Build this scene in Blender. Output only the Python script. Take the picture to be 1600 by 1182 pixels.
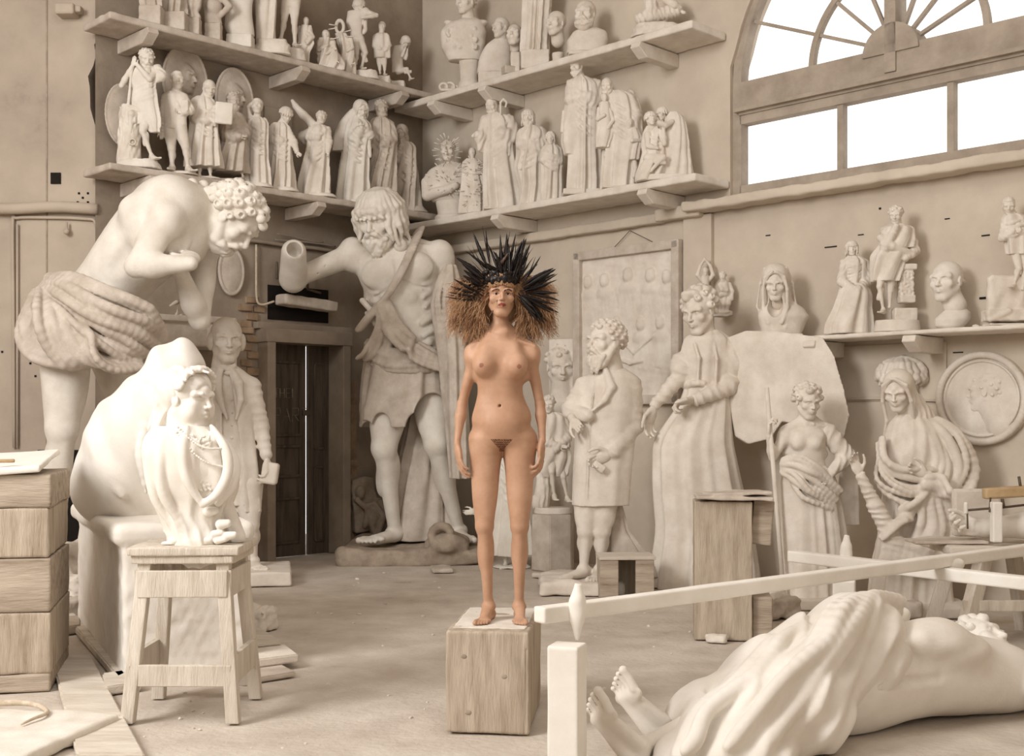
import bpy, bmesh, math, random
import numpy as np
from mathutils import Vector, Matrix
for o in list(bpy.data.objects): bpy.data.objects.remove(o)
scn = bpy.context.scene
COL = scn.collection
pi = math.pi
random.seed(7)
# ---------------------------------------------------------------- camera, world, lights, exposure
FPX, HZ, CAMZ = 1875.0, 657.0, 1.46          # focal length in pixels of 1600 wide, horizon row, eye height
Q = 1.0                                       # mesh fineness (1 = final)
cd = bpy.data.cameras.new('camera'); cam = bpy.data.objects.new('camera', cd); COL.objects.link(cam)
cam.location = (0, 0, CAMZ); cam.rotation_euler = (pi/2, 0, 0)
cd.sensor_width = 36; cd.lens = 36*FPX/1600; cd.shift_y = (HZ-591)/1600
cd.clip_end = 200; scn.camera = cam
scn.view_settings.view_transform = 'Standard'; scn.view_settings.look = 'None'
scn.view_settings.gamma = 1.0; scn.view_settings.use_curve_mapping = False
scn.view_settings.exposure = 0.0
w = bpy.data.worlds.new('overcast_sky'); scn.world = w; w.use_nodes = True
w.node_tree.nodes['Background'].inputs[0].default_value = (1.0, 0.972, 0.95, 1)
w.node_tree.nodes['Background'].inputs[1].default_value = 1.6
def area(name, loc, target, sx, sy, power, col):
    l = bpy.data.lights.new(name, 'AREA'); l.shape = 'RECTANGLE'; l.size = sx; l.size_y = sy
    l.energy = power; l.color = col
    o = bpy.data.objects.new(name, l); COL.objects.link(o); o.location = loc
    o.rotation_euler = (Vector(target)-Vector(loc)).to_track_quat('-Z', 'Y').to_euler()
    return o
area('studio_window_light', (-6.6, 2.0, 5.2), (0.5, 10.5, 1.5), 4.0, 3.5, 1000, (1.0, 0.99, 0.97))
area('overhead_fill_light', (-0.5, 4.5, 7.3), (-0.5, 9.0, 0), 6.0, 4.0, 215, (1.0, 0.985, 0.96))  # unseen overhead fill lamp, added to soften the key
area('back_fill_light', (1.0, -2.8, 4.5), (0.0, 10.0, 2.0), 6.0, 3.5, 130, (1.0, 0.985, 0.96))  # unseen soft fill added behind the camera for ambient light
# ---------------------------------------------------------------- pixel / wall helpers
CX, CY = -1.05, 14.08                         # the far corner of the two walls (both run at 45 degrees)
def RWs(px, off=0.0):
    t = (px-800)/FPX; o = off/math.sqrt(2); s = (t*(CY-o)-CX+o)/(1+t)
    return CX+s-o, CY-s-o
def LWs(px, off=0.0):
    t = (px-800)/FPX; o = off/math.sqrt(2); s = -(t*(CY-o)-CX-o)/(1-t)
    return CX-s+o, CY-s-o
def zat(py, d): return CAMZ+(HZ-py)*d/FPX
def xat(px, d): return (px-800)*d/FPX
def fl(py): return FPX*CAMZ/(py-HZ)           # depth of a floor point at a row
# ---------------------------------------------------------------- materials
def srgb(c): return tuple(((v/12.92) if v <= 0.04045 else ((v+0.055)/1.055)**2.4) for v in c)
def C8(r, g, b): return srgb((r/255, g/255, b/255))
def mat(name, c1, c2=None, scale=6.0, rough=0.85, bump=0.15, bscale=60.0, detail=8.0, sss=0.0, c3=None, stretch=None, spec=0.25):
    m = bpy.data.materials.new(name); m.use_nodes = True
    nt = m.node_tree; N = nt.nodes; L = nt.links; b = N['Principled BSDF']
    b.inputs['Roughness'].default_value = rough
    b.inputs['Specular IOR Level'].default_value = spec
    tc = N.new('ShaderNodeTexCoord'); mp = N.new('ShaderNodeMapping'); L.new(tc.outputs['Object'], mp.inputs[0])
    if stretch: mp.inputs['Scale'].default_value = stretch
    n = N.new('ShaderNodeTexNoise'); n.inputs['Scale'].default_value = scale; n.inputs['Detail'].default_value = detail
    n.inputs['Roughness'].default_value = 0.62
    L.new(mp.outputs[0], n.inputs['Vector'])
    r = N.new('ShaderNodeValToRGB'); L.new(n.outputs['Fac'], r.inputs[0])
    c2 = c2 or tuple(v*0.86 for v in c1)
    r.color_ramp.elements[0].position = 0.35; r.color_ramp.elements[0].color = (*c2, 1)
    r.color_ramp.elements[1].position = 0.65; r.color_ramp.elements[1].color = (*c1, 1)
    if c3:
        e = r.color_ramp.elements.new(0.27); e.color = (*c3, 1)
    L.new(r.outputs[0], b.inputs['Base Color'])
    if bump > 0:
        n2 = N.new('ShaderNodeTexNoise'); n2.inputs['Scale'].default_value = bscale; n2.inputs['Detail'].default_value = 6
        L.new(mp.outputs[0], n2.inputs['Vector'])
        bp = N.new('ShaderNodeBump'); bp.inputs['Strength'].default_value = bump; bp.inputs['Distance'].default_value = 0.01
        L.new(n2.outputs['Fac'], bp.inputs['Height']); L.new(bp.outputs[0], b.inputs['Normal'])
    if sss: b.inputs['Subsurface Weight'].default_value = sss; b.inputs['Subsurface Radius'].default_value = (0.02, 0.008, 0.004)
    return m
M = {}
M['plaster'] = mat('plaster_cream', C8(232,224,213), C8(214,203,190), 5, bump=0.25, bscale=90)
M['pale'] = mat('plaster_pale', C8(234,228,218), C8(218,209,197), 5, bump=0.2, bscale=80)
M['white'] = mat('marble_white', C8(240,235,227), C8(226,218,207), 3, bump=0.15, bscale=60)
M['dusty'] = mat('plaster_dusty', C8(210,199,187), C8(184,171,157), 6, bump=0.3, bscale=90)
M['dark'] = mat('plaster_aged', C8(176,161,144), C8(146,131,116), 7, bump=0.3, bscale=90)
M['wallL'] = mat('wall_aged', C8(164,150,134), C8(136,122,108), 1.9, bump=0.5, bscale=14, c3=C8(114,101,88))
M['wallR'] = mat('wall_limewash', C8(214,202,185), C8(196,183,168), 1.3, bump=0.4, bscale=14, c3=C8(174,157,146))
M['pier'] = mat('pier_plaster', C8(196,182,165), C8(174,160,146), 1.2, bump=0.4, bscale=12, c3=C8(156,141,130))
M['floor'] = mat('floor_dust', C8(212,202,190), C8(190,178,165), 2.6, bump=0.8, bscale=30, detail=14, c3=C8(160,147,134))
M['wood'] = mat('wood_weathered', C8(198,184,166), C8(164,148,130), 3.0, bump=0.5, bscale=20, stretch=(6,6,0.8), c3=C8(108,92,78))
M['woodh'] = mat('wood_weathered_level', C8(192,178,161), C8(158,142,126), 3.0, bump=0.5, bscale=20, stretch=(0.8,6,6), c3=C8(118,98,78))
M['wooddust'] = mat('wood_dusted', C8(224,215,203), C8(200,188,173), 3.0, bump=0.5, bscale=20, stretch=(1,5,5), c3=C8(160,140,118))
M['stool'] = mat('wood_whitened', C8(222,213,200), C8(196,184,169), 3.0, bump=0.5, bscale=24, stretch=(5,5,0.8), c3=C8(150,130,108))
M['beam'] = mat('beam_white_paint', C8(246,242,235), C8(234,228,218), 3.0, bump=0.2, bscale=30)
M['door'] = mat('door_dark', C8(98,87,75), C8(70,61,52), 3.0, bump=0.4, bscale=30, stretch=(5,5,0.6), rough=0.7)
M['chalk'] = mat('chalk', C8(160,145,126), C8(124,110,94), 20, bump=0.0)
M['hole_shade'] = mat('hole_shade_dark', C8(34,28,24), C8(24,20,17), 4.0, bump=0.2)  # flat dark tone for holes and slots, and for shade painted on the pier
M['frame'] = mat('window_frame_paint', C8(180,167,152), C8(156,143,129), 4.0, bump=0.3)
M['metal'] = mat('steel_dull', C8(110,96,80), C8(80,68,56), 8.0, rough=0.45, bump=0.1)
M['rope'] = mat('rope_pale', C8(214,200,180), C8(190,172,150), 30, bump=0.3)
M['rust'] = mat('wood_orange', C8(206,180,142), C8(174,146,110), 4, bump=0.3)
M['skin'] = mat('skin', C8(194,154,127), C8(178,137,109), 9.0, rough=0.5, bump=0.05, bscale=200, sss=0.06, spec=0.35)
M['areola'] = mat('skin_rose', C8(158,108,88), C8(148,98,80), 20, rough=0.55, bump=0.0)
M['lips'] = mat('lip_tone', C8(156,84,72), C8(140,74,62), 20, rough=0.45, bump=0.0)
M['eye'] = mat('eye_white', C8(206,190,178), C8(196,178,166), 20, rough=0.2, bump=0.0)
M['iris'] = mat('eye_iris', C8(52,36,28), C8(30,22,18), 20, rough=0.15, bump=0.0)
M['brow'] = mat('brow_hair', C8(84,54,40), C8(64,42,32), 20, rough=0.7, bump=0.0)
M['fuzz'] = mat('body_hair', C8(118,80,58), C8(96,62,46), 40, rough=0.7, bump=0.0)
M['hair'] = mat('hair_golden_brown', C8(198,158,120), C8(142,102,72), 14.0, rough=0.5, bump=0.0, c3=C8(78,52,38), spec=0.4)
M['feather'] = mat('feather_black', C8(34,25,21), C8(20,15,13), 20.0, rough=0.35, bump=0.2, spec=0.3)
M['feathb'] = mat('feather_brown', C8(104,80,66), C8(58,44,38), 20.0, rough=0.45, bump=0.2, spec=0.5)
M['brick'] = mat('masonry_rough', C8(176,152,126), C8(136,114,94), 5, bump=0.8, bscale=16, c3=C8(88,72,58))
def glassmat():
    m = bpy.data.materials.new('window_glass'); m.use_nodes = True; b = m.node_tree.nodes['Principled BSDF']
    b.inputs['Transmission Weight'].default_value = 1; b.inputs['Roughness'].default_value = 0.02; b.inputs['IOR'].default_value = 1.05
    b.inputs['Base Color'].default_value = (0.98, 0.98, 0.97, 1); return m
M['glass'] = glassmat()
# ---------------------------------------------------------------- object helpers
def link(name, me, m, parent=None, smooth=False):
    o = bpy.data.objects.new(name, me); COL.objects.link(o)
    if m is not None:
        me.materials.clear(); me.materials.append(M[m] if isinstance(m, str) else m)
    if smooth: me.polygons.foreach_set('use_smooth', [True]*len(me.polygons))
    if parent is not None: o.parent = parent
    return o
def tag(o, label=None, cat=None, group=None, kind=None):
    if label: o['label'] = label
    if cat: o['category'] = cat
    if group: o['group'] = group
    if kind: o['kind'] = kind
    return o
def empty(name, loc, label=None, cat=None, group=None, rz=0):
    o = bpy.data.objects.new(name, None); COL.objects.link(o); o.location = loc; o.rotation_euler = (0, 0, rz)
    o.empty_display_size = 0.05
    return tag(o, label, cat, group)
def rotm(ax=0, ay=0, az=0):
    return np.array(Matrix.Rotation(az, 3, 'Z') @ Matrix.Rotation(ay, 3, 'Y') @ Matrix.Rotation(ax, 3, 'X'))
def box_bm(bm, c, half, R=None, bevel=0.0, taper=None, jit=0.0, rnd=None):
    """a box, optionally bevelled, rotated, and roughened by subdividing and jittering"""
    r = bmesh.ops.create_cube(bm, size=2.0); vs = r['verts']
    for v in vs:
        v.co = Vector((v.co.x*half[0], v.co.y*half[1], v.co.z*half[2]))
        if taper and v.co.z > 0: v.co.x *= taper; v.co.y *= taper
    es = list({e for v in vs for e in v.link_edges})
    if bevel > 0:
        rr = bmesh.ops.bevel(bm, geom=es, offset=bevel, segments=2, affect='EDGES', profile=0.6)
        vs = list({v for f in rr['faces'] for v in f.verts} | {v for v in vs if v.is_valid})
    Rm = Matrix([list(map(float, q)) for q in R]) if R is not None else None
    for v in vs:
        if jit and rnd: v.co += Vector((rnd.uniform(-jit, jit), rnd.uniform(-jit, jit), rnd.uniform(-jit, jit)))
        if Rm: v.co = Rm @ v.co
        v.co += Vector(c)
    return vs
def new_box(name, c, half, m, parent=None, R=None, bevel=0.006, taper=None, jit=0.0, seed=1):
    bm = bmesh.new(); box_bm(bm, c, half, R, bevel, taper, jit, random.Random(seed))
    me = bpy.data.meshes.new(name); bm.to_mesh(me); bm.free(); return link(name, me, m, parent)
def prism(name, pts, y0, y1, m, parent=None, bevel=0.0):
    """outline pts (x,z) extruded from y0 to y1"""
    bm = bmesh.new(); a = [bm.verts.new((x, y0, z)) for x, z in pts]; b = [bm.verts.new((x, y1, z)) for x, z in pts]
    n = len(pts); bm.faces.new(a); bm.faces.new(b[::-1])
    for i in range(n): bm.faces.new((a[i], b[i], b[(i+1) % n], a[(i+1) % n]))
    bmesh.ops.recalc_face_normals(bm, faces=bm.faces)
    if bevel: bmesh.ops.bevel(bm, geom=list(bm.edges), offset=bevel, segments=2, affect='EDGES')
    me = bpy.data.meshes.new(name); bm.to_mesh(me); bm.free(); return link(name, me, m, parent)
def tube_arrays(pts, rad, ns=8, flat=1.0):
    P = np.array(pts, float); n = len(P); T = np.gradient(P, axis=0); T /= np.linalg.norm(T, axis=1)[:, None]+1e-9
    ref = np.array([0.13, 0.31, 0.94]); V = []
    rad = np.broadcast_to(np.array(rad, float), (n,)) if np.ndim(rad) else np.full(n, rad)
    a = np.arange(ns)*2*pi/ns
    for i in range(n):
        u = np.cross(T[i], ref); 
        if np.linalg.norm(u) < 0.05: u = np.cross(T[i], [1, 0, 0])
        u /= np.linalg.norm(u); v = np.cross(T[i], u)
        V.append(P[i]+rad[i]*(np.cos(a)[:, None]*u+flat*np.sin(a)[:, None]*v))
    V = np.concatenate(V); F = []
    for i in range(n-1):
        for j in range(ns):
            k = (j+1) % ns; F.append((i*ns+j, i*ns+k, (i+1)*ns+k, (i+1)*ns+j))
    F.append(tuple(range(ns))[::-1]); F.append(tuple(range((n-1)*ns, n*ns)))
    return V, F
def tubes(name, lst, m, parent=None, ns=8, flat=1.0):
    VV = []; FF = []; o = 0
    for pts, rad in lst:
        V, F = tube_arrays(pts, rad, ns, flat); VV.append(V); FF += [tuple(i+o for i in f) for f in F]; o += len(V)
    me = bpy.data.meshes.new(name); me.from_pydata(np.concatenate(VV).tolist(), [], FF); return link(name, me, m, parent, True)
def lathe(name, prof, m, parent=None, ns=32, c=(0, 0, 0)):
    V = []; F = []
    for r, z in prof:
        for j in range(ns): V.append((c[0]+r*math.cos(j*2*pi/ns), c[1]+r*math.sin(j*2*pi/ns), c[2]+z))
    for i in range(len(prof)-1):
        for j in range(ns):
            k = (j+1) % ns; F.append((i*ns+j, i*ns+k, (i+1)*ns+k, (i+1)*ns+j))
    F.append(tuple(range(ns))[::-1]); F.append(tuple(range((len(prof)-1)*ns, len(prof)*ns)))
    me = bpy.data.meshes.new(name); me.from_pydata(V, [], F); return link(name, me, m, parent, True)
# ---------------------------------------------------------------- sculpting kit: signed distance fields polygonised by surface nets
f32 = np.float32
def A(*v): return np.array(v, dtype=float)
def unit(v): v = np.asarray(v, float); return v/(np.linalg.norm(v)+1e-12)
class Noise:
    def __init__(s, freq, seed=0, n=11):
        r = np.random.RandomState(seed); d = r.normal(size=(n, 3)); d /= np.linalg.norm(d, axis=1)[:, None]
        s.k = (d*freq*2*pi*r.uniform(0.6, 1.5, (n, 1))).astype(f32); s.p = r.uniform(0, 2*pi, n).astype(f32)
    def __call__(s, X, Y, Z):
        o = 0
        for k, p in zip(s.k, s.p): o = o+np.sin(k[0]*X+k[1]*Y+k[2]*Z+p)
        return o/len(s.k)*1.6
def ridge(ph, sharp=1.6):
    return (0.5+0.5*np.cos(ph))**sharp
class Sculpt:
    """a list of blended volumes -> one mesh"""
    def __init__(s): s.ops = []
    def add(s, lo, hi, fn, k, op='u'): s.ops.append((np.array(lo, float), np.array(hi, float), fn, k, op)); return s
    def cone(s, a, b, ra, rb=None, k=0.01, op='u', disp=None, sq=None):
        """tapered limb from a to b; sq=(dir, factor) flattens it along dir"""
        a = np.asarray(a, float); b = np.asarray(b, float); rb = ra if rb is None else rb; m = max(ra, rb)*(1.0 if not disp else 1.35)
        ba = b-a; L2 = float(ba@ba)+1e-12
        sqd = None
        if sq: sqd = unit(sq[0]); sf = sq[1]; m *= max(1, sf)
        def fn(X, Y, Z):
            x = X-a[0]; y = Y-a[1]; z = Z-a[2]
            t = np.clip((x*ba[0]+y*ba[1]+z*ba[2])/L2, 0, 1)
            x = x-t*ba[0]; y = y-t*ba[1]; z = z-t*ba[2]
            q = x*x+y*y+z*z
            if sqd is not None:
                dd = x*sqd[0]+y*sqd[1]+z*sqd[2]; q = q+dd*dd*(1/sf**2-1)
            d = np.sqrt(np.maximum(q, 0))-(ra+t*(rb-ra))
            if disp: d = d-disp(X, Y, Z)
            return d
        return s.add(np.minimum(a, b)-m, np.maximum(a, b)+m, fn, k, op)
    def ell(s, c, r, k=0.01, R=None, op='u', disp=None):
        c = np.asarray(c, float); r = np.asarray(r if np.ndim(r) else (r, r, r), float); m = r.max()*(1.0 if not disp else 1.3)
        if R is None: lo, hi = c-r*(m/r.max()), c+r*(m/r.max())
        else:
            R = np.asarray(R, float); e = np.abs(R)@r*(m/r.max()); lo, hi = c-e, c+e
        mr = r.min()
        def fn(X, Y, Z):
            x = X-c[0]; y = Y-c[1]; z = Z-c[2]
            if R is not None: x, y, z = (R[0, 0]*x+R[1, 0]*y+R[2, 0]*z, R[0, 1]*x+R[1, 1]*y+R[2, 1]*z, R[0, 2]*x+R[1, 2]*y+R[2, 2]*z)
            k0 = np.sqrt((x/r[0])**2+(y/r[1])**2+(z/r[2])**2)
            k1 = np.sqrt((x/r[0]**2)**2+(y/r[1]**2)**2+(z/r[2]**2)**2)+1e-6
            d = np.where(k0 < 0.3, (k0-1)*mr, k0*(k0-1)/k1)
            if disp: d = d-disp(X, Y, Z)
            return d
        return s.add(lo, hi, fn, k, op)
    def box(s, c, half, k=0.005, R=None, rnd=0.01, op='u', disp=None):
        c = np.asarray(c, float); h = np.asarray(half, float)-rnd; R = np.eye(3) if R is None else np.asarray(R, float)
        e = np.abs(R)@np.asarray(half, float)*(1.0 if not disp else 1.2)
        def fn(X, Y, Z):
            x = X-c[0]; y = Y-c[1]; z = Z-c[2]
            a = np.abs(R[0, 0]*x+R[1, 0]*y+R[2, 0]*z)-h[0]; b = np.abs(R[0, 1]*x+R[1, 1]*y+R[2, 1]*z)-h[1]; g = np.abs(R[0, 2]*x+R[1, 2]*y+R[2, 2]*z)-h[2]
            d = np.sqrt(np.maximum(a, 0)**2+np.maximum(b, 0)**2+np.maximum(g, 0)**2)+np.minimum(np.maximum(a, np.maximum(b, g)), 0)-rnd
            if disp: d = d-disp(X, Y, Z)
            return d
        return s.add(c-e, c+e, fn, k, op)
    def tube(s, pts, rad, k=0.006, op='u', sub=0):
        pts = [np.asarray(p, float) for p in pts]
        if sub: pts = spline(pts, sub)
        n = len(pts); rad = [rad]*n if not np.ndim(rad) else list(np.interp(np.linspace(0, 1, n), np.linspace(0, 1, len(rad)), rad))
        for i in range(n-1): s.cone(pts[i], pts[i+1], rad[i], rad[i+1], k if i == 0 or op == 's' else min(k, rad[i]*0.6+1e-4) if False else k, op)
        return s
    def loft(s, secs, k=0.01, R=None, o=(0, 0, 0), fold=None, op='u', disp=None, cap=0.0, pw=2.0):
        """secs rows (z, cx, cy, rx, ry) along local z. fold=(n, amp_top, amp_bottom, phase, twist, sharp)"""
        S = np.array(sorted([tuple(q) for q in secs]), float); o = np.asarray(o, float); R = None if R is None else np.asarray(R, float)
        z0, z1 = S[0, 0], S[-1, 0]; am = max(fold[1], fold[2]) if fold else 0.0
        zz = np.linspace(z0, z1, 64)
        def sm(col):
            v = np.interp(zz, S[:, 0], S[:, col]); vp = np.pad(v, 3, mode='reflect', reflect_type='odd')
            return np.convolve(vp, np.ones(7)/7, 'valid')
        T = [sm(c) for c in (1, 2, 3, 4)]
        rmx = (T[2]+am*1.1).max(); rmy = (T[3]+am*1.1).max()
        lo = A((T[0]).min()-rmx, T[1].min()-rmy, z0); hi = A(T[0].max()+rmx, T[1].max()+rmy, z1)
        if R is not None:
            cs = np.array([[x, y, z] for x in (lo[0], hi[0]) for y in (lo[1], hi[1]) for z in (lo[2], hi[2])])@R.T
            lo, hi = cs.min(0), cs.max(0)
        nz = Noise(0.8/max(0.05, (z1-z0)), int(fold[3]*10) if fold else 3)
        def fn(X, Y, Z):
            x = X-o[0]; y = Y-o[1]; z = Z-o[2]
            if R is not None: x, y, z = (R[0, 0]*x+R[1, 0]*y+R[2, 0]*z, R[0, 1]*x+R[1, 1]*y+R[2, 1]*z, R[0, 2]*x+R[1, 2]*y+R[2, 2]*z)
            cx, cy, rx, ry = [np.interp(z, zz, t).astype(f32) for t in T]
            x = x-cx; y = y-cy
            if pw == 2.0: q = np.sqrt((x/rx)**2+(y/ry)**2)
            else: q = (np.abs(x/rx)**pw+np.abs(y/ry)**pw)**(1/pw)
            d = (q-1)*np.minimum(rx, ry)
            if fold:
                n, a0, a1, ph, tw, sh = fold
                th = np.arctan2(y/ry, x/rx); t = (z1-z)/(z1-z0)
                u = th+0.14*np.sin(2*th+ph)+0.09*np.sin(3*th+ph*2.3)+tw*t
                w = nz(x, y, z)*0.5
                f = ridge(n*u+w, sh)*0.7+ridge(n*1.7*u+ph+1.3*w, sh)*0.45-0.35
                d = d-(a0+(a1-a0)*np.clip(t, 0, 1))*f*np.clip(q*1.5-0.3, 0, 1)
            d = np.maximum(d, np.maximum(z0+cap-z, z-(z1-cap))) if cap == 0 else np.maximum(d, np.maximum(z0-z, z-z1))
            if disp: d = d-disp(X, Y, Z)
            return d
        return s.add(lo+o-0.0, hi+o+0.0, fn, k, op)
    def noise(s, amp, freq, seed=0, lo=None, hi=None):
        nz = Noise(freq, seed); s.ops.append((None if lo is None else np.array(lo, float), None if hi is None else np.array(hi, float), lambda X, Y, Z: amp*nz(X, Y, Z), 0, 'd')); return s
    def cut(s, axis, val, keep_above=True):
        """plane cut"""
        def fn(X, Y, Z): return ((val-(X, Y, Z)[axis]) if keep_above else ((X, Y, Z)[axis]-val))+0*X+0*Y+0*Z
        s.ops.append((None, None, fn, 0, 'c')); return s
    def mesh(s, name, h, xf=None):
        h = h*Q
        us = [o for o in s.ops if o[4] == 'u']
        lo = np.min([o[0] for o in us], 0)-3*h-0.02*0; hi = np.max([o[1] for o in us], 0)+3*h
        n = np.ceil((hi-lo)/h).astype(int)+1
        while n.prod() > 30e6: h *= 1.15; n = np.ceil((hi-lo)/h).astype(int)+1
        D = np.full(n, 9.0, f32)
        ax = [(lo[i]+h*np.arange(n[i])).astype(f32) for i in range(3)]
        for a, b, fn, k, op in s.ops:
            k = max(k, 1e-5)
            if a is None: i0 = A(0, 0, 0).astype(int); i1 = n.copy()
            else:
                mg = (k if op in 'us' else 0)*1.0+2.5*h
                i0 = np.maximum(np.floor((a-mg-lo)/h).astype(int), 0); i1 = np.minimum(np.ceil((b+mg-lo)/h).astype(int)+1, n)
            if (i1 <= i0).any(): continue
            sl = tuple(slice(p, q) for p, q in zip(i0, i1))
            X = ax[0][sl[0]][:, None, None]; Y = ax[1][sl[1]][None, :, None]; Z = ax[2][sl[2]][None, None, :]
            d = np.asarray(fn(X, Y, Z), f32); E = D[sl]
            if op == 'u':
                t = np.clip(0.5+0.5*(E-d)/k, 0, 1); D[sl] = E*(1-t)+d*t-k*t*(1-t)
            elif op == 's':
                d = -d; t = np.clip(0.5-0.5*(E-d)/k, 0, 1); D[sl] = E*(1-t)+d*t+k*t*(1-t)
            elif op == 'c': D[sl] = np.maximum(E, d)
            else: D[sl] = E-d*(np.abs(E) < 5)
        V, F = surfnet(D)
        V = V*h+lo
        if xf is not None: V = xf(V)
        me = bpy.data.meshes.new(name)
        me.vertices.add(len(V)); me.vertices.foreach_set('co', V.astype(f32).ravel())
        nf = len(F); me.loops.add(nf*4); me.polygons.add(nf)
        me.loops.foreach_set('vertex_index', F.astype(np.int32).ravel())
        me.polygons.foreach_set('loop_start', np.arange(0, nf*4, 4, dtype=np.int32))
        me.polygons.foreach_set('loop_total', np.full(nf, 4, dtype=np.int32))
        me.polygons.foreach_set('use_smooth', np.ones(nf, dtype=bool))
        me.update(); me.validate()
        return me
def surfnet(D):
    for a in range(3):
        for e in (0, -1):
            sl = [slice(None)]*3; sl[a] = e; D[tuple(sl)] = np.maximum(D[tuple(sl)], 0.5)
    S = D < 0; n = np.array(D.shape)
    c = np.zeros(n-1, np.uint8)
    for i in (0, 1):
        for j in (0, 1):
            for k in (0, 1): c += S[i:n[0]-1+i, j:n[1]-1+j, k:n[2]-1+k]
    act = (c > 0) & (c < 8); del c
    I = np.argwhere(act); idx = np.full(n-1, -1, np.int32); idx[act] = np.arange(len(I))
    cv = {}
    for i in (0, 1):
        for j in (0, 1):
            for k in (0, 1): cv[i, j, k] = D[I[:, 0]+i, I[:, 1]+j, I[:, 2]+k]
    acc = np.zeros((len(I), 3)); cnt = np.zeros(len(I))
    for a in range(3):
        for u in (0, 1):
            for v in (0, 1):
                p = [0, 0, 0]; p[(a+1) % 3] = u; p[(a+2) % 3] = v; q = list(p); q[a] = 1
                A0 = cv[tuple(p)]; B0 = cv[tuple(q)]; m = (A0 < 0) != (B0 < 0)
                t = np.where(m, A0/np.where(m, A0-B0, 1), 0); t = np.clip(t, 0, 1)
                e = np.zeros((len(I), 3)); e[:, (a+1) % 3] = u; e[:, (a+2) % 3] = v; e[:, a] = t
                acc += e*m[:, None]; cnt += m
    V = I+acc/np.maximum(cnt, 1)[:, None]
    F = []
    for a in range(3):
        b, g = (a+1) % 3, (a+2) % 3
        s0 = [slice(1, -1)]*3; s1 = [slice(1, -1)]*3; s0[a] = slice(0, n[a]-1); s1[a] = slice(1, n[a])
        P = S[tuple(s0)]; Qq = S[tuple(s1)]
        E = np.argwhere(P != Qq); fl_ = P[tuple(E.T)]
        off = np.array([1, 1, 1]); off[a] = 0; E = E+off
        def cell(db, dg):
            K = E.copy(); K[:, b] -= db; K[:, g] -= dg; return idx[tuple(K.T)]
        q = np.stack([cell(1, 1), cell(0, 1), cell(0, 0), cell(1, 0)], 1)
        q[~fl_] = q[~fl_][:, ::-1]; F.append(q)
    return V, np.concatenate(F)
def spline(pts, sub=4):
    P = np.array(pts, float); n = len(P); out = []
    Pp = np.vstack([2*P[0]-P[1], P, 2*P[-1]-P[-2]])
    for i in range(n-1):
        p0, p1, p2, p3 = Pp[i:i+4]
        for t in np.linspace(0, 1, sub, endpoint=False):
            out.append(0.5*((2*p1)+(-p0+p2)*t+(2*p0-5*p1+4*p2-p3)*t*t+(-p0+3*p1-3*p2+p3)*t**3))
    out.append(P[-1]); return np.array(out)
# ---------------------------------------------------------------- figure kit
class Fr:
    """a local frame: o + S*(x*r + y*f + z*u); f is the facing direction"""
    def __init__(s, o, f=(0, -1, 0), u=(0, 0, 1), S=1.0):
        s.o = np.asarray(o, float); s.S = S; s.u = unit(u); f = np.asarray(f, float); s.f = unit(f-(f@s.u)*s.u); s.r = np.cross(s.f, s.u)*1.0
        s.R = np.stack([s.r, s.f, s.u], 1)
    def __call__(s, x, y, z): return s.o+s.S*(x*s.r+y*s.f+z*s.u)
def yawf(yaw, pitch=0.0):
    """facing vector: yaw 0 looks at the camera, positive turns to image right; pitch positive looks up (degrees)"""
    a, b = math.radians(yaw), math.radians(pitch); return A(math.sin(a)*math.cos(b), -math.cos(a)*math.cos(b), math.sin(b))
def upf(yaw, pitch=0.0, roll=0.0):
    f = yawf(yaw, pitch); a, b = math.radians(yaw), math.radians(pitch); u = A(-math.sin(a)*math.sin(b), math.cos(a)*math.sin(b), math.cos(b))
    r = np.cross(f, u); c, sn = math.cos(math.radians(roll)), math.sin(math.radians(roll)); return u*c+r*sn
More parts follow.
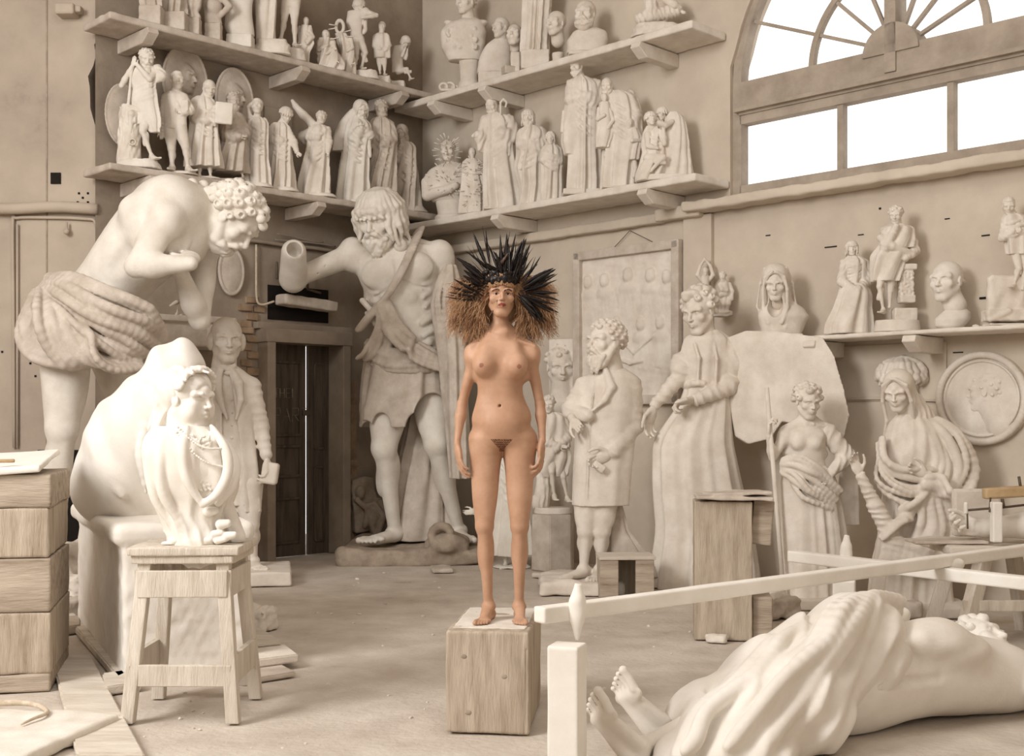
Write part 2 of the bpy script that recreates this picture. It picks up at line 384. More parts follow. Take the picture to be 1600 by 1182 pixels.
def head(K, c, S, yaw=0, pitch=0, roll=0, neck=None, fem=False, nr=0.25, ears=True, eyes=True, gaunt=0.0, open_=False, nose=1.0):
    H = Fr(c, yawf(yaw, pitch), upf(yaw, pitch, roll), S); R = H.R; w = 0.94 if fem else 1.0
    K.ell(H(0, -.07, .13), (S*.335*w, S*.41, S*.36), .05*S, R)
    K.ell(H(0, .10, -.13), (S*.255*w, S*.27, S*.35), .10*S, R)
    K.ell(H(0, .25, -.40), (S*.10*w, S*.09, S*.085), .06*S, R)
    for x in (-1, 1):
        K.cone(H(.25*x*w, -.02, -.18), H(.08*x, .24, -.42), .075*S, .07*S, .08*S)
        K.ell(H(.19*x*w, .25, -.09), (S*.095, S*.08, S*.085), .07*S, R)
    K.cone(H(-.2, .27, .095), H(.2, .27, .095), (.060 if fem else .078)*S, k=.06*S)
    K.cone(H(0, .30, .06), H(0, .30, .16), .08*S, k=.06*S)
    if eyes:
        for x in (-1, 1):
            K.ell(H(.142*x*w, .385, .022), (S*.080, S*.070, S*.046), .04*S, R, 's')
            K.ell(H(.138*x*w, .275, .012), (S*.058, S*.060, S*.044), .012*S, R)
            K.tube([H(.072*x*w, .325, .018), H(.135*x*w, .345, .042), H(.205*x*w, .295, .014)], .009*S, .014*S)
            K.cone(H(.085*x*w, .325, -.020), H(.195*x*w, .295, -.018), .006*S, k=.012*S)
            K.tube([H(.05*x, .375, .075), H(.13*x*w, .372, .105), H(.24*x*w, .30, .085)], [.022*S, .026*S, .018*S], .03*S)
    K.cone(H(0, .345, .07), H(0, .445*nose, -.105), .028*S, (.038 if fem else .048)*S, .03*S)
    for x in (-1, 1): K.ell(H((.040 if fem else .05)*x, .392, -.118), (S*.030, S*.045, S*.028), .025*S, R)
    K.ell(H(0, .32, -.215), (S*.10, S*.065, S*.075), .05*S, R)
    K.tube([H(-.090, .332, -.240), H(-.035, .385, -.208), H(0, .388, -.214), H(.035, .385, -.208), H(.090, .332, -.240)], [.010*S, .021*S, .018*S, .021*S, .010*S], .014*S)
    K.tube([H(-.080, .332, -.256), H(0, .378, -.264), H(.080, .332, -.256)], [.012*S, .028*S, .012*S], .014*S)
    K.tube([H(-.080, .348, -.252), H(0, .408, -.237), H(.080, .348, -.252)], (.010 if open_ else .005)*S, .007*S, 's')
    if ears:
        for x in (-1, 1):
            K.ell(H(.335*x*w, -.03, -.02), (S*.03, S*.075, S*.115), .02*S, R)
            K.ell(H(.37*x*w, -.01, .0), (S*.018, S*.035, S*.06), .012*S, R, 's')
    if gaunt:
        for x in (-1, 1): K.ell(H(.27*x, .22, -.22), (S*.07, S*.10, S*.10), .06*S, R, 's')
    if neck is not None:
        K.cone(H(0, -.10, -.22), neck, nr*S*(.80 if fem else .96), nr*S*(.88 if fem else 1.08), .09*S)
        if not fem:
            for x in (-1, 1): K.cone(H(.22*x, -.10, -.20), np.asarray(neck)+S*(.07*x*H.r+.13*H.f), .06*S, .05*S, .05*S)
    return H
def hair_curls(K, H, n=70, r=.07, cover=-0.05, seed=1, face=.12, k=.012, back=True, cone=False):
    """tight curls over the scalp"""
    S = H.S; rr = random.Random(seed); K.ell(H(0, -.10, .17), (S*.36, S*.42, S*.35), .02*S, H.R)
    for i in range(n):
        z = 1-2*(i+.5)/n; a = i*2.39996; q = math.sqrt(max(0, 1-z*z)); x, y = q*math.cos(a), q*math.sin(a)
        if z < cover and y > -0.1: continue
        if z < -.55: continue
        if y > .55 and z < .45: continue
        p = (x*.37, -.08+y*.44, .13+z*.38); R = r*rr.uniform(.75, 1.25)
        K.ell(H(*p), (S*R, S*R, S*R*.9), k*S)
        t = rr.uniform(0, 6.28); K.ell(H(p[0]*1.17, p[1]*1.13+.01, p[2]*1.1), S*R*.4, .01*S, op='s')
def hair_waves(K, H, length=.5, n=22, r=.05, seed=2, vol=1.0, part=True, fwd=0.0, k=.018, front=.30, gap=.42):
    """strands from the crown falling round the head"""
    S = H.S; rr = random.Random(seed); K.ell(H(0, -.10, .15), (S*.37*vol, S*.43*vol, S*.37*vol), .02*S, H.R)
    for i in range(n):
        a = (i+.5)/n*2*pi; x, y = math.sin(a), math.cos(a)   # y front
        if y > math.cos(gap*1.6): L = .15
        else: L = length*rr.uniform(.8, 1.15)
        w0 = rr.uniform(0, 6); pts = []
        for t in np.linspace(0, 1, 9):
            if t < .45:
                q = t/.45; el = (1-q)*pi/2*.95
                p = (x*math.cos(el)*.40*vol, -.09+y*math.cos(el)*.45*vol, .14+math.sin(el)*.40*vol)
                last = p
            else:
                q = (t-.45)/.55; p = (last[0]*(1+.12*math.sin(q*5+w0)*.6+.10*q), last[1]+(.05 if y > 0 else -.02)*q*1.0+.04*math.sin(q*6+w0), last[2]-L*q)
            pts.append(H(p[0]+.02*math.sin(t*14+w0), p[1], p[2]))
        K.tube(pts, [r*.7*S, r*1.1*S, r*1.2*S, r*.5*S], k*S)
def beard(K, H, length=.35, n=12, r=.05, seed=3, curl=.05, wide=1.0, mous=True):
    S = H.S; rr = random.Random(seed)
    K.ell(H(0, .17, -.40), (S*.24*wide, S*.19, S*.20), .04*S, H.R)
    for x in (-1, 1): K.cone(H(.285*x, .0, -.08), H(.22*x, .14, -.34), .055*S, .11*S, .04*S)
    for i in range(n):
        t = (i+.5)/n*2-1; x = t*.26*wide; y = .20+.15*math.cos(t*1.4); z0 = -.30-.05*math.cos(t*1.5); L = length*(.55+.45*math.cos(t*1.3))*rr.uniform(.8, 1.1); w0 = rr.uniform(0, 6)
        pts = [H(x*(1-.35*q)+curl*math.sin(q*6+w0)*.6, y+.03*math.cos(q*6+w0)-.04*q, z0-L*q) for q in np.linspace(0, 1, 6)]
        K.tube(pts, [r*S, r*1.2*S, r*.45*S], .015*S)
    if mous:
        for x in (-1, 1): K.tube([H(.01*x, .41, -.165), H(.09*x, .385, -.20), H(.17*x, .31, -.30)], [.035*S, .045*S, .025*S], .02*S)
def hand(K, w, d, n, S, curl=.35, spread=.5, side=1, k=.012, thumb=.5, fist=False, straight=0.0):
    """w wrist, d direction of the palm, n palm normal, side: +1 thumb on the side of cross(d,n)"""
    d = unit(d); n = np.asarray(n, float); n = unit(n-(n@d)*d); t = np.cross(d, n)*side; L = .78*S
    pc = w+d*.24*S; Rm = np.stack([t, n, d], 1)
    K.ell(pc, (.175*S, .08*S, .25*S), .03*S, Rm)
    K.cone(w-d*.02*S, w+d*.12*S, .095*S, .12*S, .04*S, sq=(n, .75))
    ln = [.36, .40, .37, .29]; off = [.125, .043, -.04, -.12]; ba = [.42, .44, .42, .38]
    for i in range(4):
        p = w+d*ba[i]*S+t*off[i]*S; c = curl*(1+.12*i); dd = unit(d+t*off[i]*spread*1.2); a = 0
        seg = [ln[i]*.46, ln[i]*.30, ln[i]*.24]; r0 = [.047, .042, .038, .033]
        if i == 3: r0 = [.041, .037, .033, .028]
        for j in range(3):
            a += c*(1.0 if j else .8); v = dd*math.cos(a)+n*math.sin(a); q = p+v*seg[j]*S
            K.cone(p, q, r0[j]*S, r0[j+1]*S, k*S*1.0); p = q
    p = w+d*.12*S+t*.11*S; v = unit(t*.75+d*.75+n*.35*thumb); q = p+v*.24*S; K.cone(p, q, .062*S, .05*S, .04*S)
    v = unit(t*.25+d*.9+n*.45*thumb); q2 = q+v*.16*S; K.cone(q, q2, .05*S, .043*S, k*S); K.cone(q2, q2+unit(d+n*.3*thumb)*.12*S, .043*S, .036*S, k*S)
def foot(K, a, toe, S, up=(0, 0, 1), fem=False, side=1, curl=0, w=1.0):
    """a ankle joint, toe: point of the big toe tip; side=+1 if the big toe lies on +cross(dir,up)"""
    a = np.asarray(a, float); toe = np.asarray(toe, float); u = unit(up); d = toe-a; h = -(d@u); f = unit(d+h*u); t = np.cross(f, u)*side
    L = 1.12*S; base = a-u*h
    heel = base-f*.20*S+u*.11*S
    K.cone(a+u*.05*S, heel, .125*S, .12*S, .07*S)
    K.ell(heel, (.115*S, .135*S, .115*S), .05*S, np.stack([t, f, u], 1))
    bl = base+f*.56*S
    K.cone(a-u*.04*S+f*.04*S, bl+u*.065*S+t*.03*S, .13*S, .075*S, .08*S, sq=(t, 1.25*w))
    K.cone(heel+u*0.0*S, bl-t*.08*S*w+u*.045*S, .10*S, .07*S, .06*S)
    K.ell(bl+u*.062*S, (.20*S*w, .13*S, .065*S), .04*S, np.stack([t, f, u], 1))
    for i in range(5):
        o = [.135, .055, -.01, -.07, -.125][i]*w; l = [.27, .25, .21, .16, .11][i]; r = [.060, .040, .037, .034, .032][i]
        p = bl+t*o*S+f*.06*S+u*.055*S; q = p+f*l*S+u*(r-.06)*S*.8; K.cone(p, (p+q)/2+u*.015*S, r*S, r*.95*S, .012*S); K.cone((p+q)/2+u*.015*S, q, r*.95*S, r*.9*S, .008*S)
        K.ell(q, r*1.02*S, .006*S)
def torso(K, J, S, fem=False, musc=1.0, fwd=None, bel=1.0):
    pe, nk = np.asarray(J['pelvis'], float), np.asarray(J['neck'], float)
    ch = np.asarray(J.get('chest', pe*.35+nk*.65), float); be = np.asarray(J.get('belly', pe*.6+ch*.4), float)
    sl, sr, hl, hr = [np.asarray(J[k], float) for k in ('shl', 'shr', 'hpl', 'hpr')]
    sp = spline([pe, be, ch, nk], 6); n = len(sp); T = np.gradient(sp, axis=0)
    if fem: tb = [(0, .60, .40), (.14, .58, .38), (.30, .51, .35), (.45, .45, .32), (.6, .48, .34), (.76, .53, .36), (.9, .44, .27), (1, .24, .19)]
    else: tb = [(0, .55, .40), (.15, .56, .41), (.33, .50, .36), (.46, .50, .35), (.62, .60, .41), (.78, .68, .44), (.9, .56, .34), (1, .30, .24)]
    tb = np.array(tb)
    for i in range(n):
        t = i/(n-1); u = unit(T[i]); r = unit((hr-hl)*(1-t)+(sr-sl)*t); r = unit(r-(r@u)*u); f = np.cross(u, r)*1.0
        rx, ry = np.interp(t, tb[:, 0], tb[:, 1])*S, np.interp(t, tb[:, 0], tb[:, 2])*S*(bel if t < .6 else 1)
        K.ell(sp[i], (rx, ry, .30*S if t < .9 else .2*S), .10*S, np.stack([r, f, u], 1))
    # chest frame
    uc = unit(nk-ch); rc = unit(sr-sl); fc = unit(np.cross(uc, rc))*-1 if False else np.cross(rc, uc); C = Fr(ch, fc, uc, S)
    up = unit(be-pe); rp = unit(hr-hl); Pf = Fr(pe, np.cross(rp, up), up, S)
    ms = musc
    for x, sh in ((-1, sl), (1, sr)):
        K.cone(nk+S*(.0*C.r-.05*C.f+.12*C.u), sh+S*(.02*C.u-.08*C.r*x), .13*S, .14*S, .12*S)          # trapezius
        K.cone(C(.10*x, .27, .62), sh+S*(-.10*x*C.r+.13*C.f+.08*C.u), .035*S, .035*S, .05*S)           # clavicle
        K.cone(C(.50*x, -.12, -.2), sh+S*(-.06*x*C.r-.10*C.u), .18*S*(.8 if fem else 1), .14*S, .14*S)  # lats
        if not fem:
            K.ell(C(.30*x, .31, .14), (.32*S, .13*S*ms, .25*S), .05*S, C.R)
            K.cone(C(.40*x, .30, .22), sh+S*(-.02*x*C.r+.08*C.f-.10*C.u), .15*S, .13*S, .08*S)
            for q in range(4): K.cone(C(.50*x, .18-.02*q, -.10-.15*q), C(.36*x, .33, -.20-.17*q), .035*S*ms, .03*S*ms, .04*S)
        else:
            K.cone(C(.30*x, .24, .28), sh+S*(-.05*x*C.r+.08*C.f-.14*C.u), .12*S, .09*S, .12*S)
        K.cone(sh, C(.0, -.28, .1), .12*S, .12*S, .16*S)
    if not fem and ms > .5:
        b0 = C(0, .36, -.18); b1 = Pf(0, .36, .12)
        for q in range(4):
            t = (q+.5)/4
            for x in (-1, 1): K.ell(b0*(1-t)+b1*t+S*.145*x*C.r, (.125*S, .07*S, (.12 if q < 3 else .2)*S), .035*S, C.R)
        K.tube([C(-.45, .27, -.22), C(-.22, .40, -.16), C(0, .42, .0), C(.22, .40, -.16), C(.45, .27, -.22)], .022*S, .04*S, 's')
        K.cone(C(0, .47, .45), C(0, .44, -.25), .03*S, k=.05*S, op='s')
        for x in (-1, 1): K.tube([Pf(.55*x, .10, .42), Pf(.42*x, .33, .15), Pf(.12*x, .38, -.22)], .02*S, .05*S, 's')
    K.ell(be+S*(.0)+((.40 if not fem else .345)*S)*Pf.f-.12*S*Pf.u*0, (.035*S, .05*S, .045*S), .02*S, op='s')
    K.ell(Pf(0, -.18, -.15), (.5*S, .28*S, .3*S), .1*S, Pf.R)
    for x in (-1, 1): K.ell(Pf(.26*x, -.22, -.22), (.29*S, .27*S, .30*S), .05*S, Pf.R)
    return C, Pf
def arm(K, sh, el, wr, S, fem=False, fwd=(0, -1, 0), k=None, musc=1.0, g=None):
    sh, el, wr = [np.asarray(v, float) for v in (sh, el, wr)]; g = g or (.76 if fem else 1.0); f = unit(fwd)
    K.ell(sh+unit(el-sh)*(.20 if fem else .07)*S, (.225*S*g, .225*S*g, .27*S*g), (.13 if fem else .08)*S)
    K.cone(sh, el, .185*S*g, .135*S*g, .07*S)
    m = sh*.5+el*.5; ax = unit(el-sh); Ra = Fr(m, f, ax, 1).R
    K.ell(m+f*.05*S*g, (.135*S*g, .14*S*g*musc, .36*S), .04*S, Ra); K.ell(m-f*.05*S*g-ax*.08*S, (.14*S*g, .13*S*g*musc, .36*S), .04*S, Ra)
    K.ell(el, .128*S*g, .04*S)
    ax = unit(wr-el); Lf = np.linalg.norm(wr-el); m = el+ax*Lf*.3
    K.cone(el, m, .13*S*g, .150*S*g, .05*S); K.cone(m, wr, .145*S*g, .088*S*g, .06*S); K.ell(m, (.15*S*g, .15*S*g, .3*S), .03*S, Fr(m, f, ax, 1).R)
def leg(K, hp, kn, an, S, fem=False, fwd=(0, -1, 0), musc=1.0, k=None, g=None):
    if g: S = S*g
    hp, kn, an = [np.asarray(v, float) for v in (hp, kn, an)]; g = 1.0; f = unit(fwd); ax = unit(kn-hp); L = np.linalg.norm(kn-hp)
    fl_ = unit(f-(f@ax)*ax); r = np.cross(ax, fl_)
    K.cone(hp, kn, (.37 if fem else .34)*S, .195*S, .10*S)
    for x, b, t0, q in ((-1, .05, .5, .17), (1, .05, .5, .17), (0, .10, .45, .17)):
        c = hp+ax*L*t0+fl_*b*S+r*x*.10*S; K.ell(c, (q*S, q*S*.9, L*.42), .05*S, np.stack([r, fl_, ax], 1))
    if not fem and musc > .5:
        for x in (-1, 1): K.ell(kn-ax*.30*S+fl_*.10*S+r*.11*x*S, (.085*S, .08*S, .17*S), .03*S, np.stack([r, fl_, ax], 1))
    ax2 = unit(an-kn); L2 = np.linalg.norm(an-kn); f2 = unit(f-(f@ax2)*ax2)
    K.ell(kn+fl_*.07*S, (.125*S, .11*S, .15*S), .035*S, np.stack([r, fl_, ax], 1))
    K.ell(kn, (.175*S, .17*S, .2*S), .05*S)
    K.cone(kn, an, .165*S, .092*S, .06*S); K.cone(kn+f2*.08*S+ax2*.2*S, an+f2*.03*S, .07*S, .06*S, .05*S)
    for x in (-1, 1): K.ell(kn+ax2*L2*.32-f2*.08*S+r*.055*x*S, (.125*S, .14*S, L2*.27), .05*S, np.stack([r, f2, ax2], 1))
    K.cone(an-ax2*.3*S-f2*.10*S, an-f2*.12*S+ax2*.10*S, .05*S, .055*S, .05*S)
    for x in (-1, 1): K.ell(an+r*.085*x*S, .055*S, .03*S)
class Fig:
    """a thing placed at image column px and depth d, its base at height z0; P() turns photo positions into local points"""
    def __init__(s, name, label, cat, px, d, z0=0.0, group=None, h=None):
        s.d = d; s.X0 = xat(px, d); s.Z0 = z0; s.name = name; s.parts = []; s.h = h or 1.35*d/FPX
        s.o = empty(name, (s.X0, d, z0), label, cat, group); s.u = d/FPX
    def P(s, px, py, dy=0.0): d = s.d+dy; return A(xat(px, d)-s.X0, dy, zat(py, d)-s.Z0)
    def part(s, name, K, m='plaster', h=1.0, nz=(0.0, 0), label=None):
        if nz[0]: K.noise(nz[0], nz[1], len(s.parts)+3)
        o = link(name, K.mesh(name, s.h*h), m, s.o); s.parts.append(o)
        if label: o['label'] = label
        return o
    def single(s, K, m='plaster', h=1.0, nz=(0, 0)):
        """the thing is one mesh: drop the empty"""
        if nz[0]: K.noise(nz[0], nz[1], 3)
        o = link('tmp', K.mesh(s.name, s.h*h), m); o.location = s.o.location
        for k in ('label', 'category', 'group'):
            if k in s.o: o[k] = s.o[k]
        n = s.name; bpy.data.objects.remove(s.o); o.name = n; s.o = o; return o
def wavefold(dirv, lam, amp, seed=0, sharp=1.5, warp=1.0):
    """folds running across dirv"""
    dv = unit(dirv); nz = Noise(.35/lam, seed); nb = Noise(.5/lam, seed+7)
    def fn(X, Y, Z):
        w = nz(X, Y, Z); ph = 2*pi*(dv[0]*X+dv[1]*Y+dv[2]*Z)/lam+warp*2.2*w
        return amp*(ridge(ph, sharp)*(.75+.5*nb(X, Y, Z))-.3)
    return fn
# ---------------------------------------------------------------- the setting
def struct(o): o['kind'] = 'structure'; return o
r2 = math.sqrt(2)
def grid_obj(name, fn, nu, nv, m):
    V = [fn(i/nu, j/nv) for j in range(nv+1) for i in range(nu+1)]
    F = [(j*(nu+1)+i, j*(nu+1)+i+1, (j+1)*(nu+1)+i+1, (j+1)*(nu+1)+i) for j in range(nv) for i in range(nu)]
    me = bpy.data.meshes.new(name); me.from_pydata(V, [], F); return struct(link(name, me, m, None, True))
nf_ = Noise(0.5, 5); nf2 = Noise(2.2, 9)
def floor_z(x, y): return 0.006*float(nf_(x, y, 0))+0.004*float(nf2(x, y, 0))-0.008
_fy0, _fy1 = -3.0, 15.5
grid_obj('floor', lambda u, v: (-7+14*u, _fy0+(_fy1-_fy0)*v, floor_z(-7+14*u, _fy0+(_fy1-_fy0)*v)), 200, 200, 'floor')
def wallmesh(name, org, dirv, L, H, holes, m, thick=0.35, res=0.06):
    """wall standing on org, running along dirv for L; the room is on the right of dirv. holes: fn(s)->(z0,z1) or None"""
    dx, dy = dirv; nx, ny = -dy, dx       # outward
    V = []; F = []
    def P(s, z, t): V.append((org[0]+dx*s+nx*t, org[1]+dy*s+ny*t, z)); return len(V)-1
    ss = list(np.arange(0, L, res))+[L]
    for a, b in zip(ss[:-1], ss[1:]):
        ha, hb = holes(a), holes(b); hm = holes((a+b)/2)
        if hm is None:
            for t in (0, thick): F.append((P(a, -0.1, t), P(b, -0.1, t), P(b, H, t), P(a, H, t)))
        else:
            ha = ha or hm; hb = hb or hm
            for t in (0, thick):
                F.append((P(a, -0.1, t), P(b, -0.1, t), P(b, hb[0], t), P(a, ha[0], t)))
                F.append((P(a, ha[1], t), P(b, hb[1], t), P(b, H, t), P(a, H, t)))
            for i in (0, 1): F.append((P(a, ha[i], 0), P(b, hb[i], 0), P(b, hb[i], thick), P(a, ha[i], thick)))
            for q, prev in ((a, a-res/2), (b, b+res/2)):
                if holes(prev) is None and 0 < prev < L:
                    h = holes(q) or hm; F.append((P(q, h[0], 0), P(q, h[1], 0), P(q, h[1], thick), P(q, h[0], thick)))
    me = bpy.data.meshes.new(name); me.from_pydata(V, [], F); return struct(link(name, me, m))
WH = 7.6
WC, WHW, WZ0, WSP = (4.169)*r2, 1.56, 3.52, 4.50      # window centre along the right wall, half width, sill, spring line
def hole_r(s):
    u = (s-WC)/WHW
    if abs(u) >= 1: return None
    return (WZ0, WSP+math.sqrt(max(0, 1-u*u))*WHW)
wallmesh('wall_right', (CX, CY), (1/r2, -1/r2), 8.6, WH, hole_r, 'wallR', 0.3, 0.06)
DS0, DS1, DZ = 0.90*r2, 1.54*r2, 2.28
def hole_l(s):
    if DS0 < s < DS1: return (-0.05, DZ)
    if 1.02*r2 < s < 1.50*r2 : return None
    return None
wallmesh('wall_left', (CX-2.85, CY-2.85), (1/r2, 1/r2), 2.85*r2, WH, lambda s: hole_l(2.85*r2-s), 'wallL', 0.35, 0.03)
# the plaster pier facing the room, left of the shelves
px1 = xat(160, 11.3)
def pier():
    bm = bmesh.new(); rr = random.Random(3); zs = np.arange(-0.1, WH+0.01, 0.1); out = []
    e = []
    for z in zs:
        py = HZ-(z-CAMZ)*FPX/11.3; x = px1
        if 60 < py < 250: x -= 0.05+0.09*math.exp(-((py-140)/45)**2)+rr.uniform(-0.02, 0.02)
        e.append(x)
    a = [bm.verts.new((-7, 11.3, z)) for z in zs]; b = [bm.verts.new((x, 11.3, z)) for x, z in zip(e, zs)]; c = [bm.verts.new((x+0.015, 11.75, z)) for x, z in zip(e, zs)]
    for i in range(len(zs)-1):
        bm.faces.new((a[i], b[i], b[i+1], a[i+1])); bm.faces.new((b[i], c[i], c[i+1], b[i+1]))
    me = bpy.data.meshes.new('wall_pier'); bm.to_mesh(me); bm.free(); struct(link('wall_pier', me, 'pier'))
pier()
# recessed stone behind the pier edge
def wbox(side, name, s0, s1, o0, o1, z0, z1, m, parent=None, bevel=0.008, jit=0, seed=1):
    """box in wall coordinates: s along the wall from the corner, o out from it"""
    sc, oc = (s0+s1)/2, (o0+o1)/2
    if side == 'R': c = (CX+sc/r2-oc/r2, CY-sc/r2-oc/r2); R = rotm(az=-pi/4)
    else: c = (CX-sc/r2+oc/r2, CY-sc/r2-oc/r2); R = rotm(az=pi/4)
    return new_box(name, (c[0], c[1], (z0+z1)/2), (abs(s1-s0)/2, abs(o1-o0)/2, (z1-z0)/2), m, parent, R, bevel, None, jit, seed)
def sR(px, off=0): x, y = RWs(px, off); return ((x-CX)+(CY-y))/2*r2
def sL(px, off=0): x, y = LWs(px, off); return ((CX-x)+(CY-y))/2*r2
# far walls that close the room to the right and left of the frame
struct(new_box('wall_far_left', (-7.1, 4.2, WH/2), (0.1, 7.2, WH/2), 'pier', bevel=0))
struct(new_box('wall_far_right', (5.15, 2.5, WH/2), (0.1, 5.5, WH/2), 'wallR', bevel=0))
struct(new_box('wall_back', (-1.0, -3.1, WH/2), (6.2, 0.1, WH/2), 'wallR', bevel=0))
struct(new_box('ceiling', (-1.0, 5.6, WH+0.1), (6.4, 9.0, 0.1), 'pier', bevel=0))
# --- window with fanlight
def WP(s, z, o=0.0): return (CX+s/r2-o/r2, CY-s/r2-o/r2, z)
def window():
    F = empty('window_1', WP(WC, WZ0, -0.1)); struct(F); F['label'] = 'tall arched fanlight window over a row of plain panes'
    org = Vector(WP(WC, WZ0, -0.1))
    def bar(name, pts, wd, dp=0.07, mat_='frame', parent=None):
        # flat bar along a polyline in the wall plane
        n = len(pts); V = []; FF = []
        for i, (s, z) in enumerate(pts):
            a = pts[max(0, i-1)]; b = pts[min(n-1, i+1)]; t = unit((b[0]-a[0], b[1]-a[1])); nn = (-t[1], t[0])
            for sd in (-1, 1):
                for o in (-dp/2, dp/2): V.append(Vector(WP(s+nn[0]*wd/2*sd, z+nn[1]*wd/2*sd, -0.1+o))-org)
        for i in range(n-1):
            k = 4*i; FF += [(k, k+1, k+5, k+4), (k+2, k+6, k+7, k+3), (k, k+4, k+6, k+2), (k+1, k+3, k+7, k+5)]
        FF += [(0, 2, 3, 1), (4*n-4, 4*n-3, 4*n-1, 4*n-2)]
        me = bpy.data.meshes.new(name); me.from_pydata([tuple(v) for v in V], [], FF); return link(name, me, mat_, parent or F)
    arc = lambda r, a0, a1, n=40: [(WC+r*math.cos(t), WSP+0.03+r*math.sin(t)) for t in np.linspace(a0, a1, n)]
    bar('window_frame', [(WC+1.53, WZ0), (WC+1.53, WSP)] + arc(1.53, 0, pi, 48) + [(WC-1.53, WSP), (WC-1.53, WZ0)], 0.09, 0.12)
    bar('transom', [(WC-1.5, 4.40), (WC+1.5, 4.40)], 0.30, 0.16)
    bar('window_frame', [(WC-1.5, 4.22), (WC+1.5, 4.22)], 0.10, 0.12); bar('window_frame', [(WC-1.5, 3.56), (WC+1.5, 3.56)], 0.10, 0.12)
    bar('drip_moulding', [(WC-1.52, 4.29), (WC+1.52, 4.29)], 0.035, 0.26)
    for u in (-0.49, 0.49): bar('mullion', [(WC+u, 3.6), (WC+u, 4.19)], 0.055, 0.08)
    bar('glazing_bar', arc(0.78, 0, pi, 40), 0.05, 0.06)
    for k in range(1, 8):
        if k == 4: continue
        t = pi*k/8; r0, r1 = 0.2, 1.5
        bar('glazing_bar', [(WC+r0*math.cos(t), WSP+0.03+r0*math.sin(t)), (WC+r1*math.cos(t), WSP+0.03+r1*math.sin(t))], 0.028, 0.04)
    bar('centre_post', [(WC, 4.34), (WC, 6.05)], 0.10, 0.2)
    # hub
    hub = [(WC+0.25*math.cos(t), WSP+0.0+0.25*math.sin(t)) for t in np.linspace(0, pi, 16)]
    bm = bmesh.new(); fr = [bm.verts.new(Vector(WP(s, z, 0.0))-org) for s, z in hub]; bk = [bm.verts.new(Vector(WP(s, z, -0.2))-org) for s, z in hub]
    bm.faces.new(fr); bm.faces.new(bk[::-1])
    for i in range(len(hub)): j = (i+1) % len(hub); bm.faces.new((fr[i], bk[i], bk[j], fr[j]))
    me = bpy.data.meshes.new('hub'); bm.to_mesh(me); bm.free(); link('hub', me, 'frame', F)
    for s0, s1 in ((-1.48, -0.52), (-0.46, 0.46), (0.52, 1.48)):
        V = [Vector(WP(WC+s, z, -0.12))-org for s, z in ((s0, 3.6), (s1, 3.6), (s1, 4.19), (s0, 4.19))]
        me = bpy.data.meshes.new('pane'); me.from_pydata([tuple(v) for v in V], [], [(0, 1, 2, 3)]); link('pane', me, 'glass', F)
    pts = [(WC+1.49*math.cos(t), WSP+0.03+1.49*math.sin(t)) for t in np.linspace(0, pi, 40)]
    me = bpy.data.meshes.new('pane'); me.from_pydata([tuple(Vector(WP(s, z, -0.12))-org) for s, z in pts], [], [tuple(range(40))]); link('pane', me, 'glass', F)
window()
# window ledge and the moulding that continues it
S = Sculpt()
def ledge(name, side, s0, s1, z, hz, o1, amp, m='wallR', seed=4, h=0.016):
    K = Sculpt(); f = WP if side == 'R' else (lambda s, z, o=0: (CX-s/r2+o/r2, CY-s/r2-o/r2, z))
    a, b = A(*f(s0, z, o1/2)), A(*f(s1, z, o1/2)); c = (a+b)/2; nz = Noise(3.0, seed); nz2 = Noise(9.0, seed+1)
    R = rotm(az=-pi/4) if side == 'R' else rotm(az=pi/4)
    K.box((0, 0, 0), (abs(s1-s0)/2, o1/2, hz), 0.005, R, 0.02, disp=lambda X, Y, Z: amp*nz(X, Y, Z)+amp*0.6*nz2(X, Y, Z))
    me = K.mesh(name, h); o = link(name, me, m); o.location = c; return o
struct(ledge('trim_1', 'R', sR(1085), 8.2, 3.44, 0.045, 0.22, 0.010))
struct(ledge('trim_2', 'R', 0.05, sR(1042), 3.40, 0.05, 0.10, 0.006))
struct(ledge('trim_3', 'R', sR(1042)-0.06, sR(1090)+0.1, 3.42, 0.06, 0.13, 0.006))
struct(wbox('R', 'trim_4', sR(1072), sR(1116), -0.02, 0.05, 0, 3.38, 'wallR'))
# left pier: seam, square hole, pipe, panel mouldings
struct(new_box('trim_5', (xat(72, 11.28), 11.298, 3.8), (0.007, 0.006, 3.8), 'dark', bevel=0.0))
struct(new_box('trim_9', (-4.2, 11.72, 4.6), (0.5, 0.10, 3.0), 'brick', bevel=0.0))
